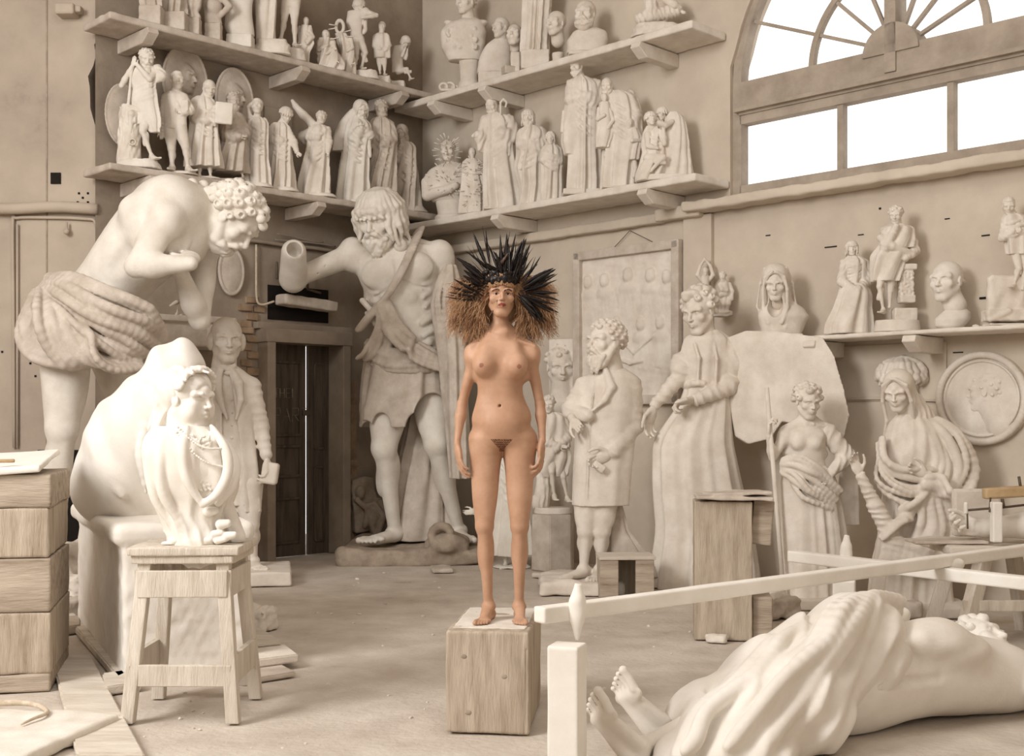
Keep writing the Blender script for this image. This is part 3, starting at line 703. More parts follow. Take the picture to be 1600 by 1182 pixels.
# ---------------------------------------------------------------- shelves and wall fittings
def shelf(side, label, s0, s1, z, dep, m, brs, th=.05, grp=None, seed=1):
    f = (lambda s, z_, o=0: WP(s, z_, o)) if side == 'R' else (lambda s, z_, o=0: (CX-s/r2+o/r2, CY-s/r2-o/r2, z_))
    org = f((s0+s1)/2, z-th, dep/2); F = empty('wall_shelf', org, label, 'shelf', 'plank shelves on brackets'); az = -pi/4 if side == 'R' else pi/4; F.rotation_euler.z = az
    nz = Noise(1.3, seed); nz2 = Noise(8, seed+1); K = Sculpt(); L = abs(s1-s0)/2
    K.box((0, 0, th/2), (L, dep/2-.012, th/2-.004), .004, None, .012, disp=lambda X, Y, Z: .005*nz(X, Y, Z)+.0035*nz2(X, Y, Z))
    link('plank', K.mesh('plank', .0125), m, F)
    for px in brs:
        s = (sR if side == 'R' else sL)(px, dep*.6); xl = (s-(s0+s1)/2)*(1 if side == 'R' else -1)
        y0, y1 = dep/2-.0, -dep/2-.09    # wall side is +y
        bm = bmesh.new(); pr = [(y0, -.002), (y1+.06, -.002), (y1+.04, -.05), (y1+.16, -.13), (y0, -.13)]
        a = [bm.verts.new((xl-.055, y, zz)) for y, zz in pr]; b = [bm.verts.new((xl+.055, y, zz)) for y, zz in pr]; n = len(pr)
        bm.faces.new(a); bm.faces.new(b[::-1])
        for i in range(n): bm.faces.new((a[i], b[i], b[(i+1) % n], a[(i+1) % n]))
        bmesh.ops.recalc_face_normals(bm, faces=bm.faces); bmesh.ops.bevel(bm, geom=list(bm.edges), offset=.006, segments=1, affect='EDGES')
        me = bpy.data.meshes.new('bracket'); bm.to_mesh(me); bm.free(); link('bracket', me, m, F)
    return F
shelf('L', 'long wooden shelf high on the left wall, the upper of the two', .12, sL(168, .5), 5.14, .55, 'dusty', (218, 455, 610), seed=2, th=.075)
shelf('L', 'long wooden shelf on the left wall under the upper one', .12, sL(168, .5), 3.785, .55, 'dusty', (222, 480), seed=3, th=.075)
shelf('R', 'long plaster-dusted shelf on the right wall, topmost beside the window', .12, sR(1085, .5), 5.03, .55, 'plaster', (700, 780, 1020), seed=4, th=.08)
shelf('R', 'middle shelf on the right wall under the topmost one', .12, sR(1090, .5), 3.665, .55, 'plaster', (800, 1030), seed=5, th=.08)
shelf('R', 'low shelf on the right wall below the window ledge', sR(1200, .4), 8.0, 2.165, .45, 'plaster', (1285, 1440), seed=6, th=.045)
# ---------------------------------------------------------------- the standing woman on her block
def woman():
    S = .232
    F = Fig('person', 'woman with a wide black feather headdress standing unclothed on the wooden block', 'person', 782, 5.86, .483, h=.0036)
    P = F.P; J = dict(pelvis=P(784, 660), belly=P(782, 632, -.01), chest=P(781, 570, -.01), neck=P(782, 517, .02), shl=P(743, 550), shr=P(827, 550), hpl=P(759, 688), hpr=P(812, 688))
    K = Sculpt(); C, Pf = torso(K, J, S, fem=True)
    for x, (px, py) in ((-1, (757, 568)), (1, (806, 570))):
        c = P(px, py, -.075); K.ell(c, (.050, .046, .056), .045); K.ell(c+A(x*.004, -.014, -.014), (.045, .043, .042), .03)
    arm(K, J['shl'], P(722, 632, .02), P(714, 694, -.03), S, True, g=.72); arm(K, J['shr'], P(844, 632, .02), P(848, 690, -.02), S, True, g=.72)
    hand(K, P(715, 697, -.03), P(720, 735, -.05)-P(715, 697, -.03), (1, .3, 0), S*.86, .28, .3, -1)
    hand(K, P(846, 693, -.02), P(845, 735, -.04)-P(846, 693, -.02), (-1, .3, 0), S*.86, .28, .3, 1)
    leg(K, J['hpl']+A(0, .01, 0), P(757, 822, -.02), P(763, 948, .02), S, True); leg(K, J['hpr']+A(0, .01, 0), P(812, 822, -.02), P(811, 948, .02), S, True)
    foot(K, P(764, 946, .02), P(752, 972, -.13)*A(1, 1, 0)+A(0, 0, .0), S*.84, side=1); foot(K, P(811, 946, .02), P(813, 972, -.14)*A(1, 1, 0), S*.84, side=-1)
    H = head(K, P(783, 462, -.01), .219, 4, -1, 0, P(782, 522, .02), fem=True, nr=.225, open_=True)
    K.ell(P(786, 521, -.035), .032, .03)
    K.ell(Pf(0, .30, -.10), (.075, .04, .075), .06)
    K.ell(P(780, 635, -.112), (.007, .02, .009), .006, op='s')
    o = F.part('body', K, 'skin')
    # surface details laid on the skin
    me = o.data; n = len(me.vertices); co = np.empty(n*3, f32); me.vertices.foreach_get('co', co); co = co.reshape(-1, 3)
    pc = np.array([p.center[:] for p in me.polygons]) if len(me.polygons) < 600000 else None
    def front(x, z, r=.01):
        m = (np.hypot(co[:, 0]-x, co[:, 2]-z) < r); return co[m][:, 1].min() if m.any() else -.1
    idx = np.zeros(len(me.polygons), np.int32)
    def paint(mask, name):
        if M[name].name not in [m.name for m in me.materials]: me.materials.append(M[name])
        idx[mask] = [m.name for m in me.materials].index(M[name].name)
    hd = (pc-H.o)@H.R/H.S
    lip = (np.abs(hd[:, 0]) < .10) & (hd[:, 1] > .33) & (((hd[:, 2]+.238)/.040)**2+(hd[:, 0]/.088)**2 < 1)
    paint(lip, 'lips')
    for x in (-1, 1):
        dx = (hd[:, 0]-.138*x*.94); dz = hd[:, 2]-.010
        paint((dx/.062)**2+(dz/.026)**2+0*dx < 1, 'eye') if False else None
        e = ((dx/.048)**2+(dz/.017)**2 < 1) & (hd[:, 1] > .26); paint(e, 'eye'); paint(e & (dx**2+dz**2 < .025**2), 'iris'); paint((np.abs(dx) < .062) & (np.abs(dz-.020+9*dx*dx*.7) < .006) & (hd[:, 1] > .24), 'brow')
        br = (np.abs(dx-.005*x) < .085) & (np.abs(hd[:, 2]-.100+.55*dx*dx*8) < .014) & (hd[:, 1] > .2); paint(br, 'brow')
    for x, (px, py) in ((-1, (752, 571)), (1, (811, 573))):
        c = P(px, py, -.13); q = np.hypot(pc[:, 0]-c[0], pc[:, 2]-c[2]); paint((q < .011) & (pc[:, 1] < 0), 'areola')
    q = P(784, 690); tri = (pc[:, 1] < -.02) & (np.abs(pc[:, 0]-q[0]) < .012+.9*np.clip(pc[:, 2]-(q[2]-.035), 0, .045)) & (pc[:, 2] > q[2]-.05) & (pc[:, 2] < q[2]+.012); paint(tri & (np.sin(pc[:, 0]*1100+pc[:, 2]*700)+np.sin(pc[:, 0]*-630+pc[:, 2]*1300) > -.9), 'fuzz')
    me.polygons.foreach_set('material_index', idx)
    # hair: many loose curling strands
    rr = random.Random(11); L = []
    for i in range(2300):
        sd = -1 if i % 2 else 1; w0, w1, fr_ = rr.uniform(0, 6), rr.uniform(0, 6), rr.uniform(10, 24)
        out = rr.random()**.75; ez = rr.uniform(-1.25, .30)
        if out > .6: ez = rr.uniform(-1.05, .25)
        ex = sd*(.40+out*.86)-.03; am = .018+.05*out*rr.random()+.012
        a0 = H(sd*rr.uniform(.22, .36), rr.uniform(-.35, .10), rr.uniform(.10, .42)); e0 = H(ex, rr.uniform(-.45, .18)-.1*(ez < -.7), ez*(1-.12*out))
        mid = (a0+e0)/2+H.S*(H.u*rr.uniform(.05, .32)+H.r*sd*.10); pts = []
        for t in np.linspace(0, 1, 20):
            p = a0*(1-t)**2+mid*2*t*(1-t)+e0*t*t; q = t**.6
            pts.append(p+H.S*am*q*(H.r*math.sin(fr_*t+w0)+H.u*math.cos(fr_*t*1.03+w1)*.9+H.f*math.sin(fr_*t+w1)*1.1))
        L.append((pts, np.interp(np.linspace(0, 1, 20), [0, .3, 1], [.0018, .0020, .0006])))
    for i in range(700):     # locks falling on the shoulders near the neck
        sd = -1 if i % 2 else 1; w0, w1, fr_ = rr.uniform(0, 6), rr.uniform(0, 6), rr.uniform(12, 22); a0 = H(sd*rr.uniform(.27, .36), rr.uniform(-.25, .12), rr.uniform(-.05, .35)); e0 = H(sd*rr.uniform(.26, .85), rr.uniform(-.3, .2), rr.uniform(-1.05, -.55)); pts = []
        for t in np.linspace(0, 1, 20): pts.append(a0*(1-t)+e0*t+H.S*(.035*t**.5)*(H.r*math.sin(fr_*t+w0)+H.f*math.cos(fr_*t+w0)*1.2+H.u*.6*math.sin(fr_*t+w1))+H.r*H.S*sd*.10*math.sin(t*pi))
        L.append((pts, np.interp(np.linspace(0, 1, 20), [0, .3, 1], [.0020, .0022, .0007])))
    for i in range(260):     # short curls round the brow and crown
        a = rr.uniform(-1.5, 1.5); x, y = math.sin(a), math.cos(a); w0 = rr.uniform(0, 6); pts = []
        for t in np.linspace(0, 1, 9): pts.append(H(x*(.345+.02*math.sin(9*t+w0)), -.06+y*.44+.02*math.cos(9*t+w0), .44-.22*t*rr.uniform(.9, 1.1)-.10*abs(x)*t))
        L.append((pts, .0022))
    tubes('hair', L, 'hair', F.o, ns=5)
    K = Sculpt(); K.ell(H(0, -.13, .20), (S*.36, S*.40, S*.36), .01, H.R); K.ell(H(0, -.36, -.25), (S*.42, S*.20, S*.42), .03, H.R); F.part('hair', K, 'hair', 1.5)
    # feather headdress
    hdw = empty('headdress', (0, 0, 0)); hdw.parent = F.o
    K = Sculpt()
    K.tube([H(.36*math.sin(a), -.07+.42*math.cos(a), .30+.04*math.cos(a)) for a in np.linspace(-2.4, 2.4, 22)], .055*S, .01)
    for i in range(110):
        a = rr.uniform(-2.0, 2.0); K.ell(H(.38*math.sin(a), -.07+.45*math.cos(a), .34+rr.uniform(-.08, .16)), (S*rr.uniform(.025, .06),)*3, .003)
    b = link('band', K.mesh('band', .0032), 'feather', hdw)
    def feather(base, dirv, length, width, bend, m, k):
        d = unit(dirv); nrm = unit(np.cross(d, A(0.3*math.sin(k), 1, .2*math.cos(k*3)))); up = np.cross(nrm, d); V = []; Fc = []; n = 22; sp = []
        for i in range(n+1):
            t = i/n; c = base+d*length*t+up*0+nrm*bend*length*t*t
            sp.append(c); wv = width*math.sin(min(1, (t-.05 if t > .05 else 0)*2.2)*pi/2)*(1-max(0, t-.55)/.45)**.6
            jag = .0 if t < .2 else (.16 if i % 3 == 0 else 0)
            V += [c-nrm*wv*(1-jag), c+A(0, -.0015, 0), c+nrm*wv*(1-jag*.6), c+A(0, .0015, 0)]
        for i in range(n):
            q = 4*i
            for a_, b_ in ((0, 1), (1, 2), (2, 3), (3, 0)): Fc.append((q+a_, q+b_, q+4+b_, q+4+a_))
        Tv, Tf = tube_arrays(sp, np.linspace(.0016, .0005, n+1), 5); o_ = len(V); V = V+list(Tv); Fc += [tuple(j+o_ for j in f) for f in Tf]
        me = bpy.data.meshes.new('feather'); me.from_pydata([tuple(v) for v in V], [], Fc); o = link('feather', me, m, hdw, True)
        o['label'] = 'brown feather' if m == 'feathb' else 'black feather'
    specs = []
    def px2(pxa, pya, pxb, pyb, wdt=.012, dy=-.05, m='feather', bend=0.0): specs.append((P(pxa, pya, dy), P(pxb, pyb, dy+rr.uniform(-.03, .03)), wdt, m, bend))
    # traced main quills: top, left, right
    for a in [(765,425,737,365,.010),(768,420,753,360,.006),(775,430,729,390,.008),(762,438,716,398,.013),(760,440,720,410,.014),(758,445,722,425,.012),(757,450,722,432,.012),(757,455,718,440,.010),(755,462,708,437,.008),(755,462,702,450,.006),(752,466,700,456,.005),(752,470,693,468,.004),(750,470,698,462,.004)]: px2(*a[:4], a[4])
    for a in [(780,432,768,380,.007),(785,430,780,366,.008),(790,430,793,364,.010),(795,432,801,364,.007),(796,435,812,375,.013),(800,435,822,372,.012),(800,438,826,374,.012),(803,440,827,380,.012),(806,440,812,395,.010),(790,435,785,385,.012),(788,438,772,395,.011),(795,436,798,380,.012),(800,440,818,390,.010)]: px2(*a[:4], a[4])
    for a in [(808,442,829,394,.006),(815,445,848,402,.006),(812,440,838,410,.006),(815,448,862,414,.011),(818,450,868,419,.012),(818,452,866,424,.010),(820,455,874,432,.006),(820,455,872,440,.006),(820,458,872,455,.009),(820,458,876,464,.007),(818,460,866,480,.008),(818,462,872,492,.009),(815,462,858,500,.009),(816,460,852,505,.012),(812,462,850,502,.013),(812,464,845,500,.014),(810,464,838,490,.014),(810,460,836,478,.014),(814,462,862,488,.008),(812,455,858,448,.012)]: px2(*a[:4], a[4])
    for i in range(26):
        a = rr.uniform(-1.9, 1.9); l = rr.uniform(.08, .16); b0 = H(.34*math.sin(a), .0, .34+.1*math.cos(a)); specs.append((b0, b0+A(math.sin(a), rr.uniform(-.5, .1), math.cos(a)*.9)*l, rr.uniform(.008, .013), rr.choice(('feather', 'feather', 'feathb')), rr.uniform(-.2, .2)))
    for i in range(18):
        sd = rr.choice((-1, 1)); b0 = H(sd*.36, .05, rr.uniform(.15, .35)); a = rr.uniform(-.7, .5); specs.append((b0, b0+A(sd*math.cos(a), rr.uniform(-.3, .1), math.sin(a))*rr.uniform(.10, .22), .007, rr.choice(('feather', 'feathb', 'feathb')), rr.uniform(-.3, .3)))
    VV = []; FF = []; off = 0
    for i in range(150):     # loose barbs and short plumes filling the crown
        a0, b0 = specs[rr.randrange(len(specs))][:2]; d_ = (b0-a0)*rr.uniform(.45, 1.05)+A(rr.gauss(0, .014), rr.gauss(0, .03), rr.gauss(0, .014)); a1 = a0+A(rr.gauss(0, .008), rr.gauss(0, .02), rr.gauss(0, .008))
        bn = unit(np.cross(d_, A(0, 1, .1)))*rr.uniform(-.12, .12)*np.linalg.norm(d_)
        Tv, Tf = tube_arrays([a1+d_*t+bn*t*t for t in np.linspace(0, 1, 10)], np.interp(np.linspace(0, 1, 10), [0, .4, 1], [.002, rr.uniform(.003, .006), .0006]), 6, .25); VV.append(Tv); FF += [tuple(q+off for q in f) for f in Tf]; off += len(Tv)
    me = bpy.data.meshes.new('plumage'); me.from_pydata(np.concatenate(VV).tolist(), [], FF); o = link('plumage', me, 'feather', hdw, True); o['kind'] = 'stuff'
    for k, (a, b_, wd, m, bd) in enumerate(specs): feather(a, b_-a, np.linalg.norm(b_-a), wd*1.0, bd or rr.uniform(-.12, .12), m, k)
woman()
def block():
    F = empty('wooden_block', (xat(775, 5.9), 5.93, 0), 'squared weathered wooden block the woman stands on', 'block', rz=.0)
    K = Sculpt(); nz = Noise(4, 3); nz2 = Noise(14, 8)
    K.box((0, 0, .24), (.195, .36, .238), .004, rotm(az=-.10), .012, disp=lambda X, Y, Z: .004*nz(X, Y, Z)+.0015*nz2(X*3, Y*3, Z*.3))
    for x, z0, z1 in ((-.14, .05, .42), (.14, .0, .40), (.05, .2, .47)): K.cone((x, -.375, z0), (x+.004, -.375, z1), .003, k=.002, op='s')
    o = link('block', K.mesh('block', .006), 'wood', F)
    K = Sculpt(); K.box((0, .03, .477), (.175, .31, .004), .002, rotm(az=-.10), .004, disp=lambda X, Y, Z: .003*nz(X*2, Y*2, Z)); link('dust_layer', K.mesh('dust_layer', .005), 'pale', F)
    for x, z in ((-.11, .36), (.08, .27), (-.09, .10)):
        K = Sculpt(); K.ell((x, -.360, z), (.016, .004, .012), .002); q = link('knot', K.mesh('knot', .003), 'dark', F); q.rotation_euler.z = -.10
block()
# ---------------------------------------------------------------- the two colossal statues on the left
def drape_tube(K, pts, rad, flat, n, amp, k=.03, seed=1):
    """a rope-like bundle of cloth: parallel wandering strands"""
    n = int(n*1.7+.5); amp *= .66; k *= .8; rr = random.Random(seed); P_ = spline(pts, 6); m = len(P_); T = np.gradient(P_, axis=0)
    rad = np.interp(np.linspace(0, 1, m), np.linspace(0, 1, len(rad)), rad)
    for j in range(n):
        o = (j+.5)/n*2-1; w0, w1 = rr.uniform(0, 6), rr.uniform(.6, 1.3); r_ = amp*rr.uniform(.7, 1.25); L = []
        for i in range(m):
            fl2 = unit(np.asarray(flat, float)-(np.asarray(flat, float)@unit(T[i]))*unit(T[i])); q = np.cross(unit(T[i]), fl2)
            L.append(P_[i]+fl2*rad[i]*(o+.12*math.sin(i/m*5*w1+w0))+q*rad[i]*.15*math.sin(i/m*4+w0*2))
        K.tube(L, [r_*.8, r_, r_*.9], k)
def colossus_bent():
    F = Fig('colossal_statue', 'huge pale plaster man bent forward with crossed arms and a hip cloth', 'statue', 100, 9.9, 0, h=.0085)
    P = F.P; S = .56; fw = (.62, -.35, -.70)
    K = Sculpt()
    J = dict(pelvis=P(125, 505), belly=P(178, 432), chest=P(238, 362), neck=P(300, 322), shl=P(262, 338, -.42), shr=P(318, 372, .42), hpl=P(105, 520, -.26), hpr=P(160, 528, .30))
    # torso built along the bent spine
    sp = spline([P(120, 500), P(165, 440), P(215, 378), P(262, 335), P(296, 318)], 5); n = len(sp); T = np.gradient(sp, axis=0); tb = np.array([(0, .50, .60), (.25, .47, .55), (.5, .55, .64), (.75, .62, .74), (.92, .46, .58), (1, .3, .4)])
    for i in range(n):
        t = i/(n-1); u = unit(T[i]); r = unit(A(.1, 1, .05)); r = unit(r-(r@u)*u); f = np.cross(r, u); rx, ry = np.interp(t, tb[:, 0], tb[:, 1]), np.interp(t, tb[:, 0], tb[:, 2])
        K.ell(sp[i]+f*.06, (ry*S, rx*S, .30*S), .07, np.stack([r, f, u], 1))
    K.ell(P(268, 322, -.22), (.24, .26, .24), .12); K.cone(P(268, 330, -.3), P(318, 322, 0), .13, .13, .12)
    K.ell(P(285, 375, -.1), (.20, .2, .22), .12)
    # muscle relief: ribs, serratus, hollow of the flank
    for (a, b, c, d_) in ((150, 470, 172, 508), (168, 452, 186, 494)): K.tube([P(a, b, -.30), P((a+c)/2+6, (b+d_)/2-3, -.38), P(c, d_, -.30)], .035, .05)
    K.ell(P(162, 452, -.40), (.14, .05, .24), .10, op='s')
    K.tube([P(180, 420, -.36), P(232, 345, -.42), P(262, 310, -.40)], .03, .08, 's')
    K.tube([P(105, 440, -.02), P(170, 350, -.02), P(240, 292, -.02)], .02, .05, 's')
    K.cone(P(232, 372, -.34), P(210, 330, -.36), .14, .12, .10)
    # near arm
    arm(K, P(262, 338, -.42), P(213, 416, -.50), P(298, 412, -.52), S, musc=1.1, fwd=fw, g=1.15)
    hand(K, P(298, 409, -.52), (-.25, .85, .45), (-.3, .5, -.8), S*.8, .5, .0, 1)
    # far arm
    arm(K, P(322, 372, .30), P(312, 500, .12), P(278, 416, -.22), S, musc=1.0, fwd=fw, g=1.12)
    hand(K, P(277, 412, -.24), P(262, 372, -.40)-P(277, 412, -.24), (-.3, .9, .0), S*.95, .30, .25, -1)
    # legs
    leg(K, P(104, 520, -.22), P(97, 668, -.28), P(84, 868, -.10), S*.98, fwd=(.6, -.6, 0), g=1.22); foot(K, P(84, 872, -.10), A(*(P(150, 868, -.45)[:2]), .04), S)
    leg(K, P(175, 540, .28), P(222, 690, .20), P(196, 872, .38), S, fwd=(.8, -.5, 0), g=1.2); foot(K, P(196, 872, .38), A(*(P(262, 868, .10)[:2]), .04), S, side=-1)
    H = head(K, P(367, 342, -.05), S*.95, 84, -56, 6, P(300, 334, -.02), nr=.27)
    beard(K, H, .16, 14, .05, 5, .04)
    F.part('body', K, 'pale')
    K = Sculpt(); hair_curls(K, H, 74, .085, -.15, 3)
    for i in range(9): K.ell(P(300+i*9, 288+(i % 2)*10+i*1.5, -.1+.05*(i % 3)), .05+.012*(i % 2), .02)
    K.ell(H(.2, .32, .40), .07*S, .02); K.ell(P(411, 354, -.1), .04, .01)
    F.part('hair', K, 'pale')
    # hip cloth
    K = Sculpt()
    wf = wavefold((.55, .1, .84), .17, .055, 4, 1.5, 1.1)
    K.ell(P(132, 503, 0), (.43, .46, .32), .03, rotm(ay=.50), disp=wf)
    K.ell(P(98, 515, -.2), (.25, .32, .26), .06, rotm(ay=.2), disp=wavefold((.9, .1, -.35), .15, .04, 9))
    K.cut(2, float(P(0, 552)[2]), True)
    drape_tube(K, [P(68, 452, -.20), P(98, 462, -.50), P(150, 498, -.62), P(205, 528, -.5), P(240, 552, -.25)], [.15, .20, .24, .26, .16], (.5, 0, 1), 7, .05, .025, 3)
    drape_tube(K, [P(80, 458, -.3), P(92, 500, -.58), P(122, 545, -.62), P(165, 568, -.55), P(215, 566, -.35)], [.10, .16, .2, .16, .12], (.9, 0, -.4), 5, .05, .03, 5)
    drape_tube(K, [P(64, 455, -.15), P(52, 505, -.35), P(72, 535, -.5), P(110, 548, -.55)], [.10, .16, .16, .12], (.9, 0, .4), 4, .05, .04, 7)
    F.part('hip_cloth', K, 'dusty', 1.1)
    K = Sculpt(); nz = Noise(1.6, 3); K.box(P(150, 0, .1)*A(1, 1, 0)+A(0, 0, .02), (.85, .62, .07), .01, None, .03, disp=lambda X, Y, Z: .03*nz(X, Y, Z)); F.part('plinth', K, 'dusty', 1.6)
colossus_bent()
def colossus_bearded():
    F = Fig('colossal_statue', 'huge bearded plaster man in a torn kilt with a shoulder strap and missing hand', 'statue', 645, 12.65, 0, h=.0098)
    P = F.P; S = .55; K = Sculpt()
    J = dict(pelvis=P(640, 572), belly=P(640, 515, -.05), chest=P(626, 442, -.02), neck=P(616, 386, .0), shl=P(556, 402, .02), shr=P(684, 398, .02), hpl=P(612, 598), hpr=P(670, 598))
    C, Pf = torso(K, J, S*1.12, musc=1.1)
    for x, (a, b, c, d_) in ((1, (566, 470, 596, 498)), (1, (574, 490, 600, 515)), (1, (690, 478, 660, 505)), (1, (688, 500, 662, 525)), (1, (680, 520, 660, 545))): K.tube([P(a, b, -.10), P((a+c)/2, (b+d_)/2+3, -.24), P(c, d_, -.28)], .03, .04)
    arm(K, P(556, 396, 0), P(458, 436, -.25), P(458, 392, -.50), S*1.0, musc=1.1, g=1.25)
    K.cone(P(458, 436, -.25), P(459, 394, -.52), .145, .125, .03); K.cone(P(459, 400, -.5), P(460, 388, -.62), .075, .075, .01, op='s'); K.cut(2, 99, False)
    K.tube([P(499+9*math.cos(a), 412+0*math.sin(a)+4*math.cos(a)-22*math.sin(a)*.8, -.15-.17*math.cos(a+.9)) for a in np.linspace(0, 2*pi, 14)], .006, .004, 's')
    arm(K, P(686, 396, 0), P(712, 470, .05), P(718, 500, -.5), S, musc=1.1, g=1.2)
    leg(K, P(614, 600, 0), P(600, 700, -.22), P(617, 832, -.02), S*.98, musc=1.1, g=1.28); foot(K, P(617, 834, -.02), A(*(P(560, 850, -.50)[:2]), .2), S, side=1)
    leg(K, P(672, 600, 0), P(682, 694, -.20), P(716, 828, .12), S*.98, musc=1.1, g=1.28); foot(K, P(716, 832, .12), A(*(P(730, 850, -.36)[:2]), .2), S, side=-1)
    H = head(K, P(592, 344, -.20), S*1.02, -22, -20, 0, P(614, 392, .02), nr=.27, gaunt=.5)
    beard(K, H, .30, 14, .05, 4, .05)
    F.part('body', K, 'pale')
    K = Sculpt(); hair_waves(K, H, .62, 26, .062, 4, 1.02); K.ell(P(626, 384, -.22), .07, .03); F.part('hair', K, 'pale')
    # strap and sash
    K = Sculpt()
    def band(pts, w_, th, disp=None):
        Pp = spline(pts, 8)
        for i in range(len(Pp)-1): K.cone(Pp[i], Pp[i+1], w_, w_, .006, sq=None) if th is None else K.cone(Pp[i], Pp[i+1], th, th, .006, sq=(A(.8, 0, .55), w_/th))
    band([P(655, 360, .1), P(648, 378, -.16), P(632, 415, -.36), P(612, 452, -.40), P(596, 474, -.36)], .075, .028)
    band([P(596, 474, -.36), P(578, 494, -.34), P(564, 512, -.28)], .07, .04)
    drape_tube(K, [P(597, 474, -.37), P(615, 515, -.40), P(650, 548, -.42), P(700, 572, -.34)], [.08, .12, .16, .10], (.8, 0, -.6), 4, .045, .03, 2)
    drape_tube(K, [P(598, 480, -.36), P(600, 515, -.38), P(592, 548, -.30), P(578, 560, -.16)], [.05, .10, .14, .16], (1, 0, .2), 4, .035, .03, 4)
    drape_tube(K, [P(572, 545, -.10), P(600, 562, -.34), P(650, 566, -.38), P(700, 560, -.2)], [.12, .12, .12, .1], (0, 0, 1), 4, .04, .03, 6)
    F.part('sash', K, 'dusty', 1.0)
    K = Sculpt()     # kilt with ragged hem
    z = lambda py: float(P(640, py)[2]); cx = lambda px: float(P(px, 600)[0])
    K.loft([(z(556), cx(638), 0, .44, .34), (z(590), cx(638), 0, .47, .38), (z(640), cx(640), -.02, .50, .42), (z(668), cx(642), -.02, .50, .42)], .01, fold=(9, .035, .075, 1.3, .25, 1.4))
    K.loft([(z(562), cx(638), 0, .36, .27), (z(672), cx(641), -.02, .42, .34)], .008, op='s')
    for (px, py, r) in ((596, 668, .10), (652, 672, .12), (676, 660, .20), (700, 672, .12), (570, 680, .1), (633, 678, .04)): K.ell(P(px, py, -.35), (r, .5, r*1.5), .01, op='s')
    F.part('kilt', K, 'dusty', 1.0)
    K = Sculpt()     # cloth hanging from the left forearm and the fall of cloth behind the legs
    K.loft([(z(422), cx(706), 0, .05, .06), (z(445), cx(704), 0, .12, .12), (z(480), cx(702), 0, .16, .14), (z(560), cx(712), 0, .13, .14), (z(640), cx(716), 0, .12, .14), (z(745), cx(722), 0, .10, .12)], .02, o=(0, -.42, 0), fold=(5, .03, .05, 2.0, .8, 1.4))
    drape_tube(K, [P(699, 430, -.5), P(693, 470, -.55), P(700, 530, -.5), P(706, 600, -.42)], [.05, .09, .08, .06], (1, 0, 0), 3, .035, .02, 3)
    K.loft([(z(600), cx(668), .18, .16, .12), (z(680), cx(663), .18, .20, .14), (z(760), cx(658), .16, .27, .18), (z(846), cx(655), .15, .33, .22)], .03, fold=(9, .03, .06, .7, .5, 1.4))
    F.part('hanging_cloth', K, 'dusty', 1.0)
    K = Sculpt(); nz = Noise(1.2, 3); nz2 = Noise(5, 6)
    K.box(A(.02, -.05, .07), (.72, .58, .09), .02, None, .05, disp=lambda X, Y, Z: .05*nz(X, Y, Z)+.018*nz2(X, Y, Z)); K.ell(P(700, 850, -.5), (.22, .2, .12), .03, disp=lambda X, Y, Z: .03*nz2(X, Y, Z))
    for r_, a0 in ((.10, 0), ): K.tube([P(690, 838, -.62)+A(r_*math.cos(t), 0, r_*math.sin(t)) for t in np.linspace(.5, 5.2, 10)], .04, .02)
    F.part('rock_base', K, 'dark', 1.3)
colossus_bearded()
# ---------------------------------------------------------------- statuettes
GL2, GL1, GR1, GR2, GR3, GFL = 'plaster statuettes on the left middle shelf', 'plaster statuettes on the left top shelf', 'plaster figures on the right top shelf', 'plaster statuettes on the right middle shelf', 'plaster figures on the right lower shelf', 'large plaster statues along the walls'
def on_shelf(side, px, off): return (RWs if side == 'R' else LWs)(px, off)[1]
def ground(F, base, m, lim=40):
    u = F.u; zs = []; 
    for o in F.parts:
        n = len(o.data.vertices); co = np.empty(n*3, f32); o.data.vertices.foreach_get('co', co); zs.append(co.reshape(-1, 3))
    if not zs: return
    co = np.concatenate(zs); mz = float(co[:, 2].min()); lo = co[co[:, 2] < mz+7*u]
    if not base and mz < 2.0*u: return
    K = Sculpt(); nz = Noise(1/(18*u), 5); n2 = Noise(1/(7*u), 8)
    if base: cx, hw, hdp, hh = float(F.P(base[0], 0)[0]), base[1]*u, base[2]*u, base[3]*u; kd = base[4] if len(base) > 4 else 'box'
    else: cx, hw, hdp, hh = float(lo[:, 0].max()+lo[:, 0].min())/2, float(np.ptp(lo[:, 0]))*.46, float(np.ptp(lo[:, 1]))*.46, 0; kd = 'box'
    if mz < lim*u: hh = max(hh, mz+1.0*u)
    if kd == 'box': K.box((cx, 0, hh/2), (hw, hdp, hh/2), .002, None, min(1.5*u, hh*.3), disp=lambda X, Y, Z: .6*u*nz(X, Y, Z))
    elif kd == 'rock': K.loft([(0, cx, 0, hw, hdp), (hh*.6, cx, 0, hw*.93, hdp*.93), (hh, cx, 0, hw*.8, hdp*.8)], .002, pw=2.6, disp=lambda X, Y, Z: 1.3*u*nz(X, Y, Z)+.4*u*n2(X, Y, Z))
    else: K.loft([(0, cx, 0, hw, hdp), (hh, cx, 0, hw*.94, hdp*.94)], .002)
    K.cut(2, 0.0); F.part('base', K, m)
